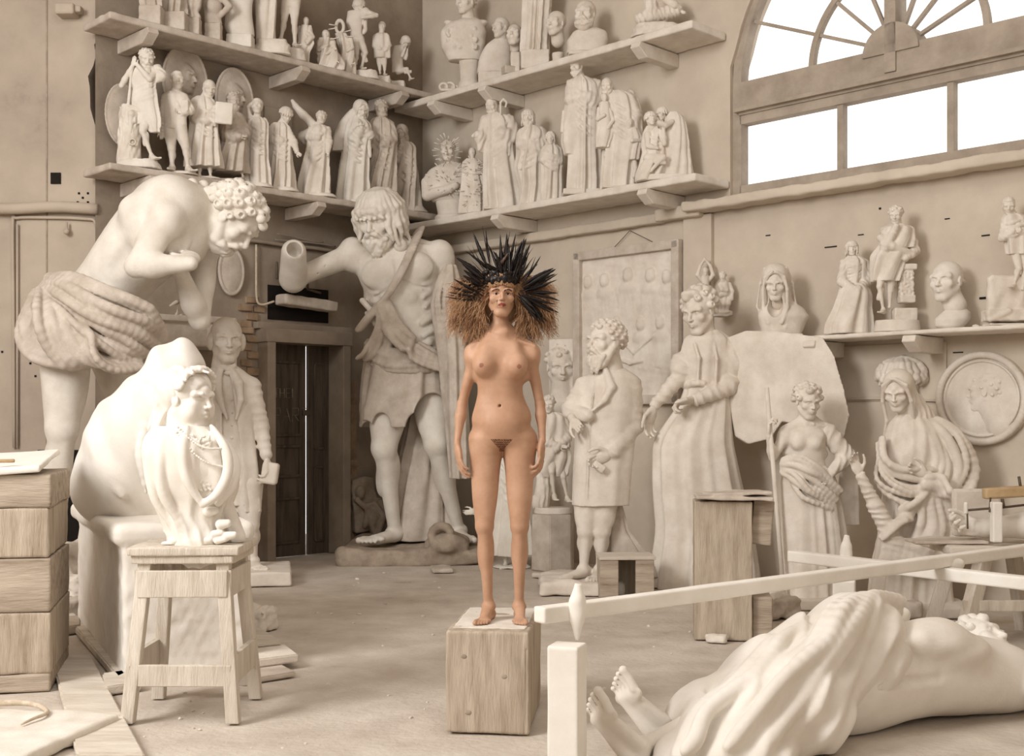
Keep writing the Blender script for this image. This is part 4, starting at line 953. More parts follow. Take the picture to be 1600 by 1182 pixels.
def stat(name, label, cat, px, d, z0, hd=None, neck=None, robe=None, fold=(9, .02, .05, 1.0, .3, 1.5), arms=(), legs=(), hair=None, m='plaster', group=None, extras=None, base=None, h=None, over=None, dep=.72, fem=False, torso_=None, bm='', fine=1.0):
    """traced small statue. all rows in photo pixels; depths in pixels too (negative = toward the room)"""
    F = Fig(name, label, cat, px, d, z0, group, h=(h or 1.25*d/FPX)*fine); u = F.u
    def P(x, y, z=0.0): return F.P(x, y, z*u)
    F.PP = P
    B = Sculpt(); Rb = Sculpt(); Hs = Sculpt(); H = None
    nk = P(*neck) if neck else None
    if hd:
        x, y, s = hd[:3]; yaw = hd[3] if len(hd) > 3 else 0; pit = hd[4] if len(hd) > 4 else 0; dz = hd[5] if len(hd) > 5 else 0; rl = hd[6] if len(hd) > 6 else 0
        H = head(B, P(x, y, dz), s*u, yaw, pit, rl, nk, fem=fem, eyes=s > 17)
        if hair:
            for hh in (hair if isinstance(hair, list) else [hair]):
                if hh == 'cap': Hs.ell(H(0, -.11, .17), (s*u*.36, s*u*.42, s*u*.36), .01, H.R); Hs.ell(H(0, .12, .36), (s*u*.24, s*u*.2, s*u*.12), .03*s*u, H.R)
                elif hh == 'curls': hair_curls(Hs, H, 46, .095, -.2, int(px))
                elif hh == 'short': hair_curls(Hs, H, 60, .07, -.12, int(px))
                elif hh == 'waves': hair_waves(Hs, H, .35, 18, .06, int(px))
                elif hh == 'long': hair_waves(Hs, H, .75, 18, .065, int(px))
                elif hh == 'bun': hair_waves(Hs, H, .18, 16, .06, int(px)); Hs.ell(H(0, -.55, .1), .16*s*u, .03*s*u)
                elif hh == 'beard': beard(B, H, .28, 9, .055, int(px))
                elif hh == 'fullbeard': beard(B, H, .50, 11, .06, int(px), wide=1.15)
                elif hh == 'shortbeard': beard(B, H, .12, 9, .055, int(px))
                elif hh == 'veil':
                    S_ = s*u; K2 = Rb
                    K2.ell(H(0, -.10, .12), (S_*.44, S_*.50, S_*.46), .01, H.R); K2.ell(H(0, -.18, -.35), (S_*.44, S_*.36, S_*.5), .08*S_, H.R)
                    K2.ell(H(0, .42, -.05), (S_*.27, S_*.5, S_*.40), .03*S_, H.R, 's'); K2.ell(H(0, .3, -.55), (S_*.20, S_*.5, S_*.35), .03*S_, H.R, 's')
                    for x_ in (-1, 1): K2.tube([H(.12*x_, .30, .47), H(.33*x_, .24, .2), H(.36*x_, .22, -.2), H(.30*x_, .2, -.6)], .035*S_, .03*S_)
    if torso_:     # rows like robe but bare body
        r = []
        for q in torso_: r.append((float(P(q[1], q[0])[2]), float(P(q[1], q[0])[0]), (q[3] if len(q) > 3 else 0)*u, q[2]*u, q[2]*u*.66))
        B.loft(r, 3*u, pw=2.2)
    fdn = any(len(l) > 4 and l[4] for l in legs)
    if robe:
        def mk(rows, fd, k=2*u, dd=dep, o_=(0, 0, 0)):
            r = []
            for q in rows: p = P(q[1], q[0]); r.append((max(0.0, float(p[2])), float(p[0]), (q[3] if len(q) > 3 else 0)*u, q[2]*u, q[2]*u*(q[4] if len(q) > 4 else dd)))
            if 0 < r[-1][0] < 22*u and rows is not None and not fdn: q_ = r[-1]; r.append((0.0,)+q_[1:])
            fdl = (fd[0], min(fd[1]*rows[0][2]*5+1.6, 3.6)*u, min(fd[2]*rows[-1][2]*4.4+1.0, 8.0)*u, fd[3], fd[4], fd[5]) if fd else None
            Rb.loft(r, k, fold=fdl, pw=2.2)
            if len(rows) >= 5 and fd and rows[0][2] > 5 and rows[-1][0]-rows[0][0] > 60:
                r8 = random.Random(int(px)); sd = r8.choice((-1, 1)); ya, yb = rows[1][0], rows[0][0]+(rows[-1][0]-rows[0][0])*.55
                for q_ in range(5):
                    pts = []; y0_, y1_ = ya+(yb-ya)*(.05+.16*q_), ya+(yb-ya)*(.35+.17*q_); sag = (yb-ya)*r8.uniform(.05, .16)
                    for t_ in np.linspace(-.88, .88, 8):
                        yy = (y0_+y1_)/2+sd*t_*(y1_-y0_)/1.7+sag*(1-t_*t_); cx_ = np.interp(yy, [w[0] for w in rows], [w[1] for w in rows]); hw_ = np.interp(yy, [w[0] for w in rows], [w[2] for w in rows])
                        pts.append(P(cx_+t_*hw_, yy, (rows[1][3] if len(rows[1]) > 3 else 0)-hw_*dd*math.sqrt(1-t_*t_)*1.0))
                    Rb.tube(pts, [.5*u, 2.0*u, 2.2*u, .5*u], 2.0*u)
        if isinstance(robe[0], list):
            for i, rw in enumerate(robe): mk(rw, (fold[i] if isinstance(fold, list) else fold))
        else: mk(robe, fold)
    for a in arms:
        sh, el, wr, r = P(*a[0]), P(*a[1]), P(*a[2]), a[3]*u; kind = a[4] if len(a) > 4 else 's'
        if kind == 'b':
            s_ = r*2/.36; arm(B, sh, el, wr, s_, fem)
        else:
            wf = wavefold(unit(wr-el)+A(0, .2, .1), r*1.1, r*.22, int(px+a[0][0]), 1.2)
            Rb.cone(sh, el, r*1.1, r*1.15, r*.6, disp=wf); Rb.cone(el, wr, r*1.2, r*(1.15 if kind == 'w' else .72), r*.6, disp=wf)
            if kind == 'w': Rb.cone(wr*.7+el*.3, wr*.55+el*.45-A(0, 0, r*3.0), r*1.0, r*.6, r*.6, disp=wf)
        if kind != 'b': B.cone(sh, el, r*.5, r*.5, r*.3); B.cone(el, wr, r*.5, r*.5, r*.3)
        if nk is not None: B.cone(nk, sh, r*.5, r*.5, r*.3)
        if len(a) > 5 and a[5] is not None:
            dv = A(*a[5][:3]); s_ = (a[5][3] if len(a[5]) > 3 else a[3]*3.6)*u; hand(B, wr, dv, A(0, -1, .1) if abs(dv[1]) < .7 else A(0, 0, -1), s_, .35, .3, 1 if len(a[5]) < 5 else a[5][4], k=.02)
    zf = []
    for l in legs:
        hp, kn, an, r = P(*l[0]), P(*l[1]), P(*l[2]), l[3]*u; s_ = r/.34
        if nk is not None: B.cone(nk, hp, 2*u, 2*u, u)
        leg(B, hp, kn, an, s_, fem)
        if len(l) > 4 and l[4] is not None: t = P(*l[4]); t[2] = an[2]-.28*s_; zf.append(float(t[2])); foot(B, an, t, s_, side=1 if l[4][0] < l[2][0] else -1)
    if over: over(F, B, Rb, Hs, P, u, H)
    amp = .35*u
    if B.ops: F.part('figure', B, m, 1, (amp, 1/(30*u)))
    if Rb.ops: F.part('robe', Rb, m, 1, (amp, 1/(30*u)))
    if Hs.ops: F.part('hair', Hs, m, 1)
    ground(F, base, m)
    return F
def bx(K, P, u, pts, r, k=None, op='u'): K.tube([P(*p) for p in pts], [q*u for q in r] if np.ndim(r) else r*u, (k or 1.5)*u, op)
# ------------------------------ left middle shelf
Z2 = 3.785
dL = lambda px, off=.38: on_shelf('L', px, off)
def smith(F, B, Rb, Hs, P, u, H):
    bx(B, P, u, [(206, 108, -12), (200, 168, -9)], [2.2, 2.4]); bx(B, P, u, [(194, 166, -8), (206, 170, -8)], 4.5)
    Rb.loft([(float(P(0, y)[2]), float(P(x, y)[0]), -3*u, w_*u, w_*u*.55) for y, x, w_ in ((142, 226, 19), (160, 227, 21), (190, 236, 17), (208, 243, 6))], 2*u, fold=(6, 1.2*u, 3*u, 1, .3, 1.5))
def stump(F, B, Rb, Hs, P, u, H):
    nz = Noise(1/(10*u), 4); K = Sculpt(); zt = float(P(0, 168)[2])
    K.loft([(0, float(P(201, 0)[0]), 2*u, 21*u, 18*u), (.1*zt, float(P(200, 0)[0]), 2*u, 18*u, 16*u), (zt, float(P(204, 0)[0]), 2*u, 17*u, 15*u)], .01, disp=lambda X, Y, Z: 1.6*u*nz(X*2, Y*2, Z*.4)); K.tube([P(207+5*math.cos(t), 222+5*math.sin(t), -15) for t in np.linspace(0, 6.28, 9)], 1.3*u, u)
    K.box(P(216, 172, -6), (12*u, 7*u, 4*u), .003, rotm(ay=.3), 1.5*u); F.part('tree_stump', K, 'plaster')
F = stat('statuette', 'bright plaster blacksmith in an apron resting one knee on a tree stump', 'statuette', 215, dL(220), Z2, (229, 92, 31, 28, -22), (226, 112, 1),
     [(108, 225, 15), (125, 224, 19), (143, 226, 17), (150, 227, 18), (170, 226, 19), (185, 224, 17), (196, 222, 14)], (6, .02, .03, 1, .4, 1.5),
     arms=[((205, 114, 0), (190, 134, -6), (207, 103, -14), 5.5, 'b', (.3, 0, 1, 20)), ((243, 113, 0), (234, 124, -13), (214, 101, -14), 5.5, 'b', None), ((246, 108, 0), (252, 118, 0), (248, 124, -2), 7, 's')],
     legs=[((229, 185, 0), (223, 205, -12), (237, 244, -2), 9.5, (245, 254, -16)), ((216, 180, 0), (205, 178, -16), (204, 215, -8), 9)], hair=['short', 'shortbeard'], m='pale', group=GL2, base=(217, 36, 26, 6, 'rock'), over=smith)
stump(F, 0, 0, 0, F.PP, F.u, 0)
def hoop(name, label, px, py, rx_, rz_, off, side='L', rim=2.2, faceprof=None, cat='relief', m='dusty', grp=None):
    x, y = (LWs if side == 'L' else RWs)(px, off); u = y/FPX; z = zat(py, y); az = pi/4 if side == 'L' else -pi/4
    # local frame of the wall: X along wall, Y into wall
    F = empty(name, (x, y, z), label, cat, grp); fx = rx_*u/math.cos(pi/4+math.atan((px-800)/FPX)*(1 if side == 'L' else -1)); fz = rz_*u
    F.rotation_euler = (0.0, 0, az); K = Sculpt()
    K.ell((0, 0, 0), (fx, .035, fz), .01); K.cut(1, .018, False)
    K.tube([(fx*math.cos(t), -.006, fz*math.sin(t)) for t in np.linspace(0, 2*pi, 40)], rim*u, .006)
    if faceprof: faceprof(K, fx, fz, u)
    link('disc', K.mesh('disc', 1.3*u), m, F); return F
def facep(K, fx, fz, u):
    head(K, A(-.05*fx, .02, .12*fz), fz*.95, 35, -4, 0, None)
    K.cut(1, .018, False)
x0 = hoop('oval_relief', 'tall oval plaster relief of a head leaning behind the suited statuette', 289, 128, 33, 54, .10, faceprof=facep, m='dusty', grp='oval head reliefs on the left middle shelf')
x0.location.z = Z2+.36+.01; x0.location.z = zat(128, x0.location.y)
x1 = hoop('oval_relief', 'smaller oval plaster relief of a bearded face behind the book-holding statuette', 366, 158, 28, 50, .10, faceprof=facep, m='dusty', grp='oval head reliefs on the left middle shelf')
x2 = hoop('round_plaque', 'plain round plaster disc half hidden behind the blacksmith statuette', 192, 180, 26, 48, .10, rim=1.6, cat='plaque')
for q in (x0, x1, x2): q.location.z = q.location.z
def suit(F, B, Rb, Hs, P, u, H):
    bx(Rb, P, u, [(266, 143, -10), (279, 165, -12), (284, 180, -10)], 1.6, 1)
    Rb.box(P(289, 165, -11), (6*u, 3*u, 9*u), .004, None, 2*u); bx(B, P, u, [(253, 205, 1), (253, 214, 0)], 4)
stat('statuette', 'plaster man in a jacket and trousers between the blacksmith and the book-holding monk', 'statuette', 278, dL(277), Z2, (277, 126, 30, 22, 0), (275, 144, 1),
     [(143, 273, 9), (150, 273, 18), (165, 275, 18), (185, 273, 17), (198, 274, 17), (203, 270, 14)], (3, .02, .02, 2, .1, 1),
     arms=[((258, 152, 0), (256, 180, 1), (254, 203, -2), 5.5, 's', (0, 0, -1, 22)), ((288, 152, 0), (297, 172, -2), (288, 176, -10), 6, 's', (-1, -.2, .1, 20))],
     legs=[((266, 198, 0), (268, 232, -1), (269, 262, 0), 11, (268, 270, -14)), ((281, 198, 0), (290, 230, -3), (294, 263, 0), 11, (299, 272, -13))], hair='cap', m='plaster', group=GL2, base=(284, 26, 20, 5, 'rock'), over=suit)
def book(F, B, Rb, Hs, P, u, H):
    bx(Rb, P, u, [(306, 186, -8), (322, 192, -14), (338, 196, -10)], 1.6, 2)
F = stat('statuette', 'plaster monk holding up an open book on the left middle shelf', 'statuette', 322, dL(320), Z2, (327, 139, 29, 30, -20), (321, 152, 1),
     [(150, 318, 8), (158, 317, 17), (172, 319, 20), (189, 320, 19), (200, 319, 19), (230, 318, 22), (262, 319, 24)], (8, .02, .08, 1.3, .3, 1.6),
     arms=[((306, 160, 0), (305, 183, -8), (325, 190, -16), 7, 's'), ((330, 162, -2), (333, 182, -12), (338, 170, -18), 6, 'w')],
     legs=[((313, 250, 0), (312, 262, 0), (312, 274, 0), 6, (309, 282, -12)), ((328, 250, 0), (328, 264, 0), (329, 276, 0), 6, (333, 284, -12))], m='plaster', group=GL2, base=(322, 24, 18, 4, 'rock'), over=book)
K = Sculpt(); K.box(F.PP(350, 177, -20), (13.5*F.u, 3*F.u, 17*F.u), .003, rotm(az=.2, ay=.06), 2*F.u); F.part('open_book', K, 'pale')
stat('statuette', 'plaster bearded man in a wrapped cloak just right of the open book', 'statuette', 364, dL(364), Z2, (365, 158, 27, 28, -8), (361, 173, 1),
     [(172, 360, 8), (180, 359, 17), (200, 362, 22), (214, 362, 22), (222, 364, 18), (245, 360, 22), (270, 358, 25)], (7, .02, .09, 2.1, .5, 1.6),
     arms=[((347, 184, 0), (353, 210, -10), (374, 212, -18), 7, 's', (1, 0, 0, 18)), ((375, 186, 0), (381, 206, -4), (366, 216, -16), 8, 's')],
     legs=[((374, 250, 0), (377, 265, -2), (380, 277, 0), 6, (378, 284, -12))], hair=['curls', 'fullbeard'], m='dusty', group=GL2, base=(364, 24, 18, 4, 'rock'))
stat('statuette', 'slender plaster woman with both arms raised round her head', 'statuette', 402, dL(402), Z2, (402, 166, 25, 5, 0), (402, 184, 0),
     [(184, 402, 8), (190, 403, 16), (205, 404, 14), (225, 402, 15), (250, 402, 16), (284, 403, 18)], (8, .015, .05, .6, .1, 1.5),
     arms=[((392, 189, 0), (387, 167, -2), (402, 156, 2), 4.6, 'b', None), ((414, 188, 0), (417, 199, 0), (416, 216, -2), 4.5, 'b', (0, 0, -1, 15))], hair='cap', m='plaster', group=GL2, fem=True, base=(404, 23, 18, 7, 'rock'))
stat('statuette', 'plaster woman bowing her head with one hand held out low', 'statuette', 442, dL(442), Z2, (447, 181, 24, 38, -32), (439, 193, 1),
     [(192, 437, 8), (198, 436, 16), (220, 437, 17), (225, 438, 15), (250, 437, 17), (272, 438, 18), (296, 438, 19)], (8, .02, .07, 1.8, .6, 1.6),
     arms=[((449, 203, 0), (459, 222, -2), (464, 238, -8), 4.8, 's', (.6, -.3, -.5, 17)), ((426, 204, 0), (426, 220, -6), (440, 220, -12), 5, 's')], hair='bun', m='plaster', group=GL2, fem=True, base=(443, 24, 18, 7, 'rock'))
def angel(F, B, Rb, Hs, P, u, H):
    bx(B, P, u, [(490, 196, 4), (474, 180, 8), (462, 166, 8), (457, 158, 8)], [7, 7, 5, 3]); bx(B, P, u, [(486, 205, 6), (474, 214, 10), (476, 222, 10)], [6, 9, 5])
stat('statuette', 'plaster angel with a raised broken wing', 'statuette', 494, dL(494), Z2, (502, 184, 21, 10, 0), (498, 196, 1),
     [(195, 498, 7), (200, 498, 15), (218, 496, 15), (222, 497, 14), (245, 495, 16), (275, 492, 19), (300, 490, 20)], (8, .02, .08, .4, .4, 1.5),
     arms=[((512, 203, 0), (514, 222, -2), (513, 236, -6), 4.8, 's', (0, -.2, -1, 15)), ((486, 203, 0), (483, 214, -6), (498, 216, -12), 5, 's')], hair='curls', m='plaster', group=GL2, base=(500, 26, 18, 6, 'rock'), over=angel)
def cape(F, B, Rb, Hs, P, u, H):
    Rb.loft([(float(P(0, y)[2]), float(P(x, y)[0]), 3*u, w_*u, w_*u*.6) for y, x, w_ in ((170, 557, 10), (190, 548, 18), (215, 540, 20), (236, 533, 14))], 3*u, fold=(6, 1.0*u, 3*u, 1, .3, 1.5))
    bx(B, P, u, [(575, 210, -4), (577, 232, -4), (578, 244, -4)], [4, 3.5, 3])
stat('statuette', 'tall pale plaster saint with a hood and a cape swinging to the left', 'statuette', 556, dL(556), Z2, (564, 172, 28, 32, -22), (559, 186, 1),
     [(184, 558, 8), (192, 560, 18), (215, 558, 20), (235, 556, 18), (265, 553, 19), (306, 551, 21)], (8, .02, .07, .2, .2, 1.5),
     arms=[((571, 196, 0), (578, 212, -4), (566, 200, -14), 5.5, 's', (-.5, 0, 1, 18)), ((546, 200, 0), (552, 216, -12), (562, 204, -16), 6, 'w')], hair=['veil', 'beard'], m='pale', group=GL2, base=(556, 28, 18, 5, 'rock'), over=cape)
stat('statuette', 'plaster man in a long wrapped mantle beside the hooded saint, near the corner', 'statuette', 595, dL(595), Z2, (596, 170, 28, 25, -6), (594, 184, 2),
     [(184, 594, 9), (192, 594, 19), (215, 598, 20), (238, 600, 16), (270, 596, 19), (325, 594, 23)], (9, .03, .06, 2.5, 1.2, 1.5),
     arms=[((609, 196, 0), (613, 216, -3), (598, 226, -14), 7, 's'), ((580, 198, 0), (581, 220, -4), (579, 228, -10), 5.5, 's', (0, -.4, .9, 16))], hair=['short', 'shortbeard'], m='dusty', group=GL2, base=(595, 24, 18, 4, 'rock'))
stat('statuette', 'small hooded plaster mourner with a hand at the chin, last before the corner', 'statuette', 632, dL(632, .34), Z2, (627, 208, 24, -12, -20), (630, 224, 1),
     [(222, 631, 10), (228, 632, 17), (245, 634, 15), (265, 634, 17), (300, 634, 18), (335, 636, 20)], (7, .02, .06, 1.5, 1.0, 1.5),
     arms=[((618, 232, 0), (617, 250, -8), (627, 226, -12), 4.6, 's', (0, -.2, 1, 14)), ((646, 232, 0), (649, 256, 0), (645, 275, -4), 4.6, 'b', (-.2, 0, -1, 15))], hair='veil', m='dusty', group=GL2, fem=True, base=(638, 30, 16, 10, 'rock'))
# ------------------------------ left top shelf (cut by the top of the frame)
Z1 = 5.14
stat('statuette', 'rough square plaster foot of a figure at the left end of the top shelf', 'statuette', 237, dL(237), Z1, None, None, [(-30, 236, 15), (0, 236, 14), (12, 238, 13)], (5, .1, .1, 1, .3, 1.4), m='dusty', group=GL1)
stat('statuette', 'lower half of a draped plaster figure, second on the left top shelf', 'statuette', 271, dL(271), Z1, None, None, [(-40, 270, 14), (0, 271, 15), (22, 272, 14)], (6, .1, .12, 2, .8, 1.4), m='dusty', group=GL1)
stat('statuette', 'small plaster bust on a round foot cut off by the top of the picture', 'statuette', 299, dL(299), Z1, None, None, [(-26, 300, 11), (-5, 300, 15), (12, 300, 14), (20, 300, 9), (25, 302, 12), (30, 302, 12)], (4, .05, .02, 2, .3, 1.4), m='dusty', group=GL1)
def elbow(F, B, Rb, Hs, P, u, H):
    B.ell(P(334, 10, -4), 13*u, 3*u); bx(B, P, u, [(345, 24, -2), (358, 10, -6), (352, 2, -8), (342, -8, -4)], [4, 5, 5, 6])
stat('statuette', 'rounded plaster child torso with a bent arm on the left top shelf', 'statuette', 334, dL(334), Z1, None, None, None, torso_=[(-30, 330, 11), (-5, 330, 15), (20, 332, 13), (32, 333, 13), (38, 334, 14)], m='dusty', group=GL1, over=elbow)
stat('torso', 'pale plaster torso with broad hips on the left top shelf', 'torso', 376, dL(376), Z1, None, None, None, torso_=[(-45, 378, 20), (-20, 378, 21), (5, 376, 18), (25, 373, 21), (45, 374, 23), (57, 378, 20)], m='pale', group=GL1)
stat('statuette', 'legs of a tall plaster figure in smooth drapery on the left top shelf', 'statuette', 415, dL(415), Z1, None, None, [(-60, 416, 17), (0, 416, 16), (30, 416, 15), (64, 416, 14)], (4, .05, .06, 1.1, .9, 1.5), m='plaster', group=GL1, base=(425, 30, 16, 6, 'rock'))
stat('statuette', 'bare plaster legs of a standing figure next to the smooth drapery', 'statuette', 454, dL(454), Z1, None, None, None, torso_=[(-30, 455, 15), (-5, 455, 14), (12, 455, 12)], legs=[((449, 0, 0), (444, 30, -3), (439, 62, 0), 9, (436, 68, -8)), ((461, 0, 0), (460, 35, -3), (461, 70, 0), 9, (464, 78, -10))], m='plaster', group=GL1, base=(456, 22, 14, 4, 'rock'))
stat('statuette', 'tiny seated plaster figure hugging its knees on the left top shelf', 'statuette', 478, dL(478), Z1, (478, 33, 14, 0, 0), (477, 42, 0), [(40, 477, 7), (55, 477, 9), (70, 479, 11), (83, 475, 8)], (4, .06, .1, 1, .8, 1.4), arms=[((472, 46, 0), (486, 58, -8), (480, 68, -10), 4, 'b', None), ((483, 46, 0), (489, 58, -6), (478, 64, -10), 4, 'b', None)], m='plaster', group=GL1)
def spikes(F, K2, P, u, lst, r=.9):
    for a, b in lst: tubes('measuring_pin', [([tuple(P(*a)), tuple(P(*b))], r*u)], 'pale', F.o, 6)
rr_ = random.Random(5)
F = stat('statuette', 'crumbling plaster grotesque stuck with short pins on the left top shelf', 'statuette', 512, dL(512), Z1, (509, 55, 18, 10, 5), (508, 64, 0), [(60, 510, 10), (75, 512, 12), (88, 514, 14), (100, 516, 17)], (5, .1, .1, 3, 1.5, 1.2), arms=[((500, 66, 0), (498, 78, -6), (512, 70, -12), 4, 'b', None), ((520, 66, 0), (523, 76, -5), (510, 84, -12), 4, 'b', None)], m='plaster', group=GL1, base=(505, 20, 12, 8, 'rock'))
spikes(F, 0, F.PP, F.u, [((516, 62, -6), (531, 58, -14)), ((518, 80, -6), (526, 76, -14)), ((522, 92, -6), (530, 98, -16)), ((513, 46, -4), (524, 44, -12))])
F = stat('statuette', 'plaster study with a hollow oval head and pins on the left top shelf', 'statuette', 540, dL(540), Z1, None, None, [(52, 533, 6), (66, 538, 9), (80, 543, 10), (104, 543, 9)], (4, .1, .1, 3, 1.5, 1.2), arms=[((548, 62, -2), (551, 74, -6), (543, 80, -8), 3.5, 'b', None)], m='plaster', group=GL1, over=lambda F, B, Rb, Hs, P, u, H: (B.tube([P(531+6*math.cos(t), 42+10*math.sin(t), 0) for t in np.linspace(0, 6.3, 14)], 2.6*u, u), B.ell(P(544, 64, -2), 5*u, u)))
spikes(F, 0, F.PP, F.u, [((526, 40, -4), (514, 38, -8)), ((538, 50, -4), (549, 47, -12)), ((540, 57, -4), (553, 57, -12)), ((546, 102, -4), (555, 98, -14)), ((536, 90, -4), (530, 102, -10))])
stat('statuette', 'nude plaster figure bending with an arm folded over the head', 'statuette', 566, dL(566), Z1, (561, 10, 22, -10, -30), (558, 22, 1), None, torso_=[(18, 556, 13), (35, 554, 13), (50, 556, 10), (62, 558, 11)],
     arms=[((570, 18, -4), (588, 24, -4), (566, 28, -12), 4.6, 'b', None), ((570, 24, 0), (571, 46, -4), (568, 52, -6), 4.2, 'b', None)], legs=[((555, 60, 0), (557, 84, -2), (556, 100, 0), 7, None), ((562, 62, 0), (571, 82, -4), (565, 106, 0), 7, (567, 112, -8))], hair='waves', m='plaster', group=GL1, base=(570, 22, 14, 4, 'rock'))
stat('statuette', 'small plaster man in a long open coat on the left top shelf', 'statuette', 596, dL(596), Z1, (597, 42, 17, 5, 0), (596, 52, 0), [(52, 596, 6), (56, 595, 11), (75, 596, 11), (92, 597, 11)], (3, .05, .06, 1, .1, 1.3), arms=[((586, 58, 0), (586, 72, -2), (594, 76, -9), 3.6, 's'), ((605, 58, 0), (607, 70, -2), (603, 78, -6), 3.6, 's')], legs=[((592, 90, 0), (593, 104, 0), (594, 115, 0), 5, None), ((600, 90, 0), (601, 104, 0), (601, 116, 0), 5, (602, 120, -6))], m='plaster', group=GL1, hair='cap', base=(598, 14, 10, 3, 'rock'))
stat('statuette', 'small nude plaster figure sitting and covering the face, nearest the corner', 'statuette', 628, dL(628, .34), Z1, (634, 66, 17, 35, -40), (628, 74, 0), None, torso_=[(72, 624, 9), (88, 620, 9), (102, 621, 9), (114, 622, 10)], arms=[((630, 80, -2), (628, 88, -8), (634, 74, -10), 3.2, 'b', None), ((622, 80, 0), (634, 92, -4), (637, 76, -6), 3.2, 'b', None)], legs=[((622, 112, 0), (636, 108, -10), (641, 122, -8), 5, (644, 124, -16))], hair='long', m='plaster', group=GL1, base=(622, 11, 10, 14, 'box'))
# ------------------------------ right top shelf
ZR1, ZR2, ZR3 = 5.03, 3.665, 2.165
dR = lambda px, off=.36: on_shelf('R', px, off)
def bust(name, label, px, d, z0, hd, neck, sh, foot_, hair, group, m='plaster', fem=False, over=None, fold=None, gaunt=0, arms=()):
    """sh rows of the cut chest (py,cx,hw); foot_ (cx, hw, top py)"""
    F = Fig(name, label, 'bust', px, d, z0, group, h=1.3*d/FPX); u = F.u
    def P(x, y, z=0.0): return F.P(x, y, z*u)
    F.PP = P; B = Sculpt(); H = None
    if hd: H = head(B, P(hd[0], hd[1], hd[4] if len(hd) > 4 else -4), hd[2]*u, hd[3], hd[5] if len(hd) > 5 else 0, 0, P(*neck), fem=fem)
    Ch = Sculpt()
    if sh: Ch.loft([(max(0, float(P(r[1], r[0])[2])), float(P(r[1], r[0])[0]), 0, r[2]*u, r[2]*u*.55) for r in sh], 4*u, fold=fold, pw=2.3)
    Hs = Sculpt()
    for hh in (hair or []):
        if hh == 'curls': hair_curls(Hs, H, 56, .085, -.15, int(px))
        elif hh == 'short': hair_curls(Hs, H, 70, .065, -.12, int(px))
        elif hh == 'cap': Hs.ell(H(0, -.10, .17), (H.S*.35, H.S*.42, H.S*.36), .01, H.R)
        elif hh == 'waves': hair_waves(Hs, H, .3, 20, .06, int(px))
        elif hh == 'beard': beard(B, H, .26, 11, .05, int(px))
        elif hh == 'shortbeard': beard(B, H, .10, 11, .05, int(px))
        elif hh == 'bald': B.tube([H(.33*math.sin(a), -.08+.40*math.cos(a), .0) for a in np.linspace(1.9, 4.4, 8)], .04*H.S, .03*H.S)
    if over: over(F, B, Ch, Hs, P, u, H)
    if B.ops: F.part('head', B, m, 1, (.3*u, 1/(25*u)))
    if Ch.ops: F.part('chest', Ch, m, 1, (.5*u, 1/(20*u)))
    if Hs.ops: F.part('hair', Hs, m)
    if foot_:
        c = float(P(foot_[0], 0)[0]); zt = float(P(foot_[0], foot_[2])[2]); K = Sculpt(); w_ = foot_[1]*u
        K.loft([(0, c, 0, w_, w_*.8), (zt*.25, c, 0, w_, w_*.8), (zt*.35, c, 0, w_*.8, w_*.65), (zt*1.1, c, 0, w_*.95, w_*.7)], .004); F.part('socle', K, m)
    if F.parts: ground(F, None, m)
    return F
def medals(F, B, Ch, Hs, P, u, H):
    rr = random.Random(4)
    for i in range(40): Ch.ell(P(722+rr.uniform(-24, 26), 58+rr.uniform(-16, 18), -15-3*rr.random()), rr.uniform(1.5, 3.4)*u, 1.5*u)
    for x in (-1, 1): Ch.ell(P(728+27*x, 36, 0), (8*u, 9*u, 4.5*u), 2*u)
bust('bust', 'largest plaster bust, a uniformed man at the corner end of the topmost shelf', 728, dR(728), ZR1, (727, 4, 40, -30), (732, 30, 1), [(28, 735, 10), (36, 728, 28), (50, 724, 36), (75, 723, 34), (96, 727, 26)], (733, 17, 96), ['short'], GR1, over=medals)
F = Fig('ring_handle', 'coil of plaster rings lying at the corner end of the topmost right shelf', 'fragment', 697, dR(697, .50), ZR1, None); u = F.u; K = Sculpt()
for a, r in ((693, 6), (703, 7), (711, 5)): K.tube([F.P(a, 0)*A(1, 0, 0)+A(r*u*math.cos(t), (a-700)*u*.3, 2*u+r*u*.9+r*u*math.sin(t)*.9) for t in np.linspace(0, 6.3, 14)], 1.9*u, u)
K.box(F.P(702, 0)*A(1, 0, 0)+A(0, 0, 2*u), (14*u, 7*u, 2*u), .003); F.single(K, 'plaster')
def armx(F, B, Ch, Hs, P, u, H): bx(B, P, u, [(748, 30, 2), (762, 26, -2), (770, 32, -4)], 5)
bust('bust', 'plain plaster bust with a turned head just behind the thin-faced head', 780, dR(780, .26), ZR1, (782, 44, 33, -40), (784, 64, 1), [(60, 783, 10), (72, 778, 20), (90, 774, 25), (115, 772, 27)], None, ['cap'], GR1)
F = bust('mask', 'narrow plaster life mask propped on a small block on the topmost right shelf', 803, dR(803, .42), ZR1, (804, 56, 38, -18, -6, 8), (805, 76, 2), None, None, None, GR1, m='plaster', fem=True)
F.o['category'] = 'mask'
K = Sculpt(); K.box(F.PP(800, 0, 0)*A(1, 0, 0)+A(0, 0, 6.5*F.u), (15*F.u, 9*F.u, 6.5*F.u), .003, rotm(az=.4), .006); F.part('block', K, 'dusty')
stat('statuette', 'lower part of a tall plaster saint in straight pleats on the topmost right shelf', 'statuette', 840, dR(840), ZR1, None, None, [(-60, 842, 17), (0, 840, 19), (40, 838, 17), (82, 836, 17)], (11, .1, .1, 2.2, .1, 1.3), arms=[((862, -40, 0), (861, -10, -3), (858, 4, -6), 5, 'b', (0, 0, -1, 15))], m='plaster', group=GR1)
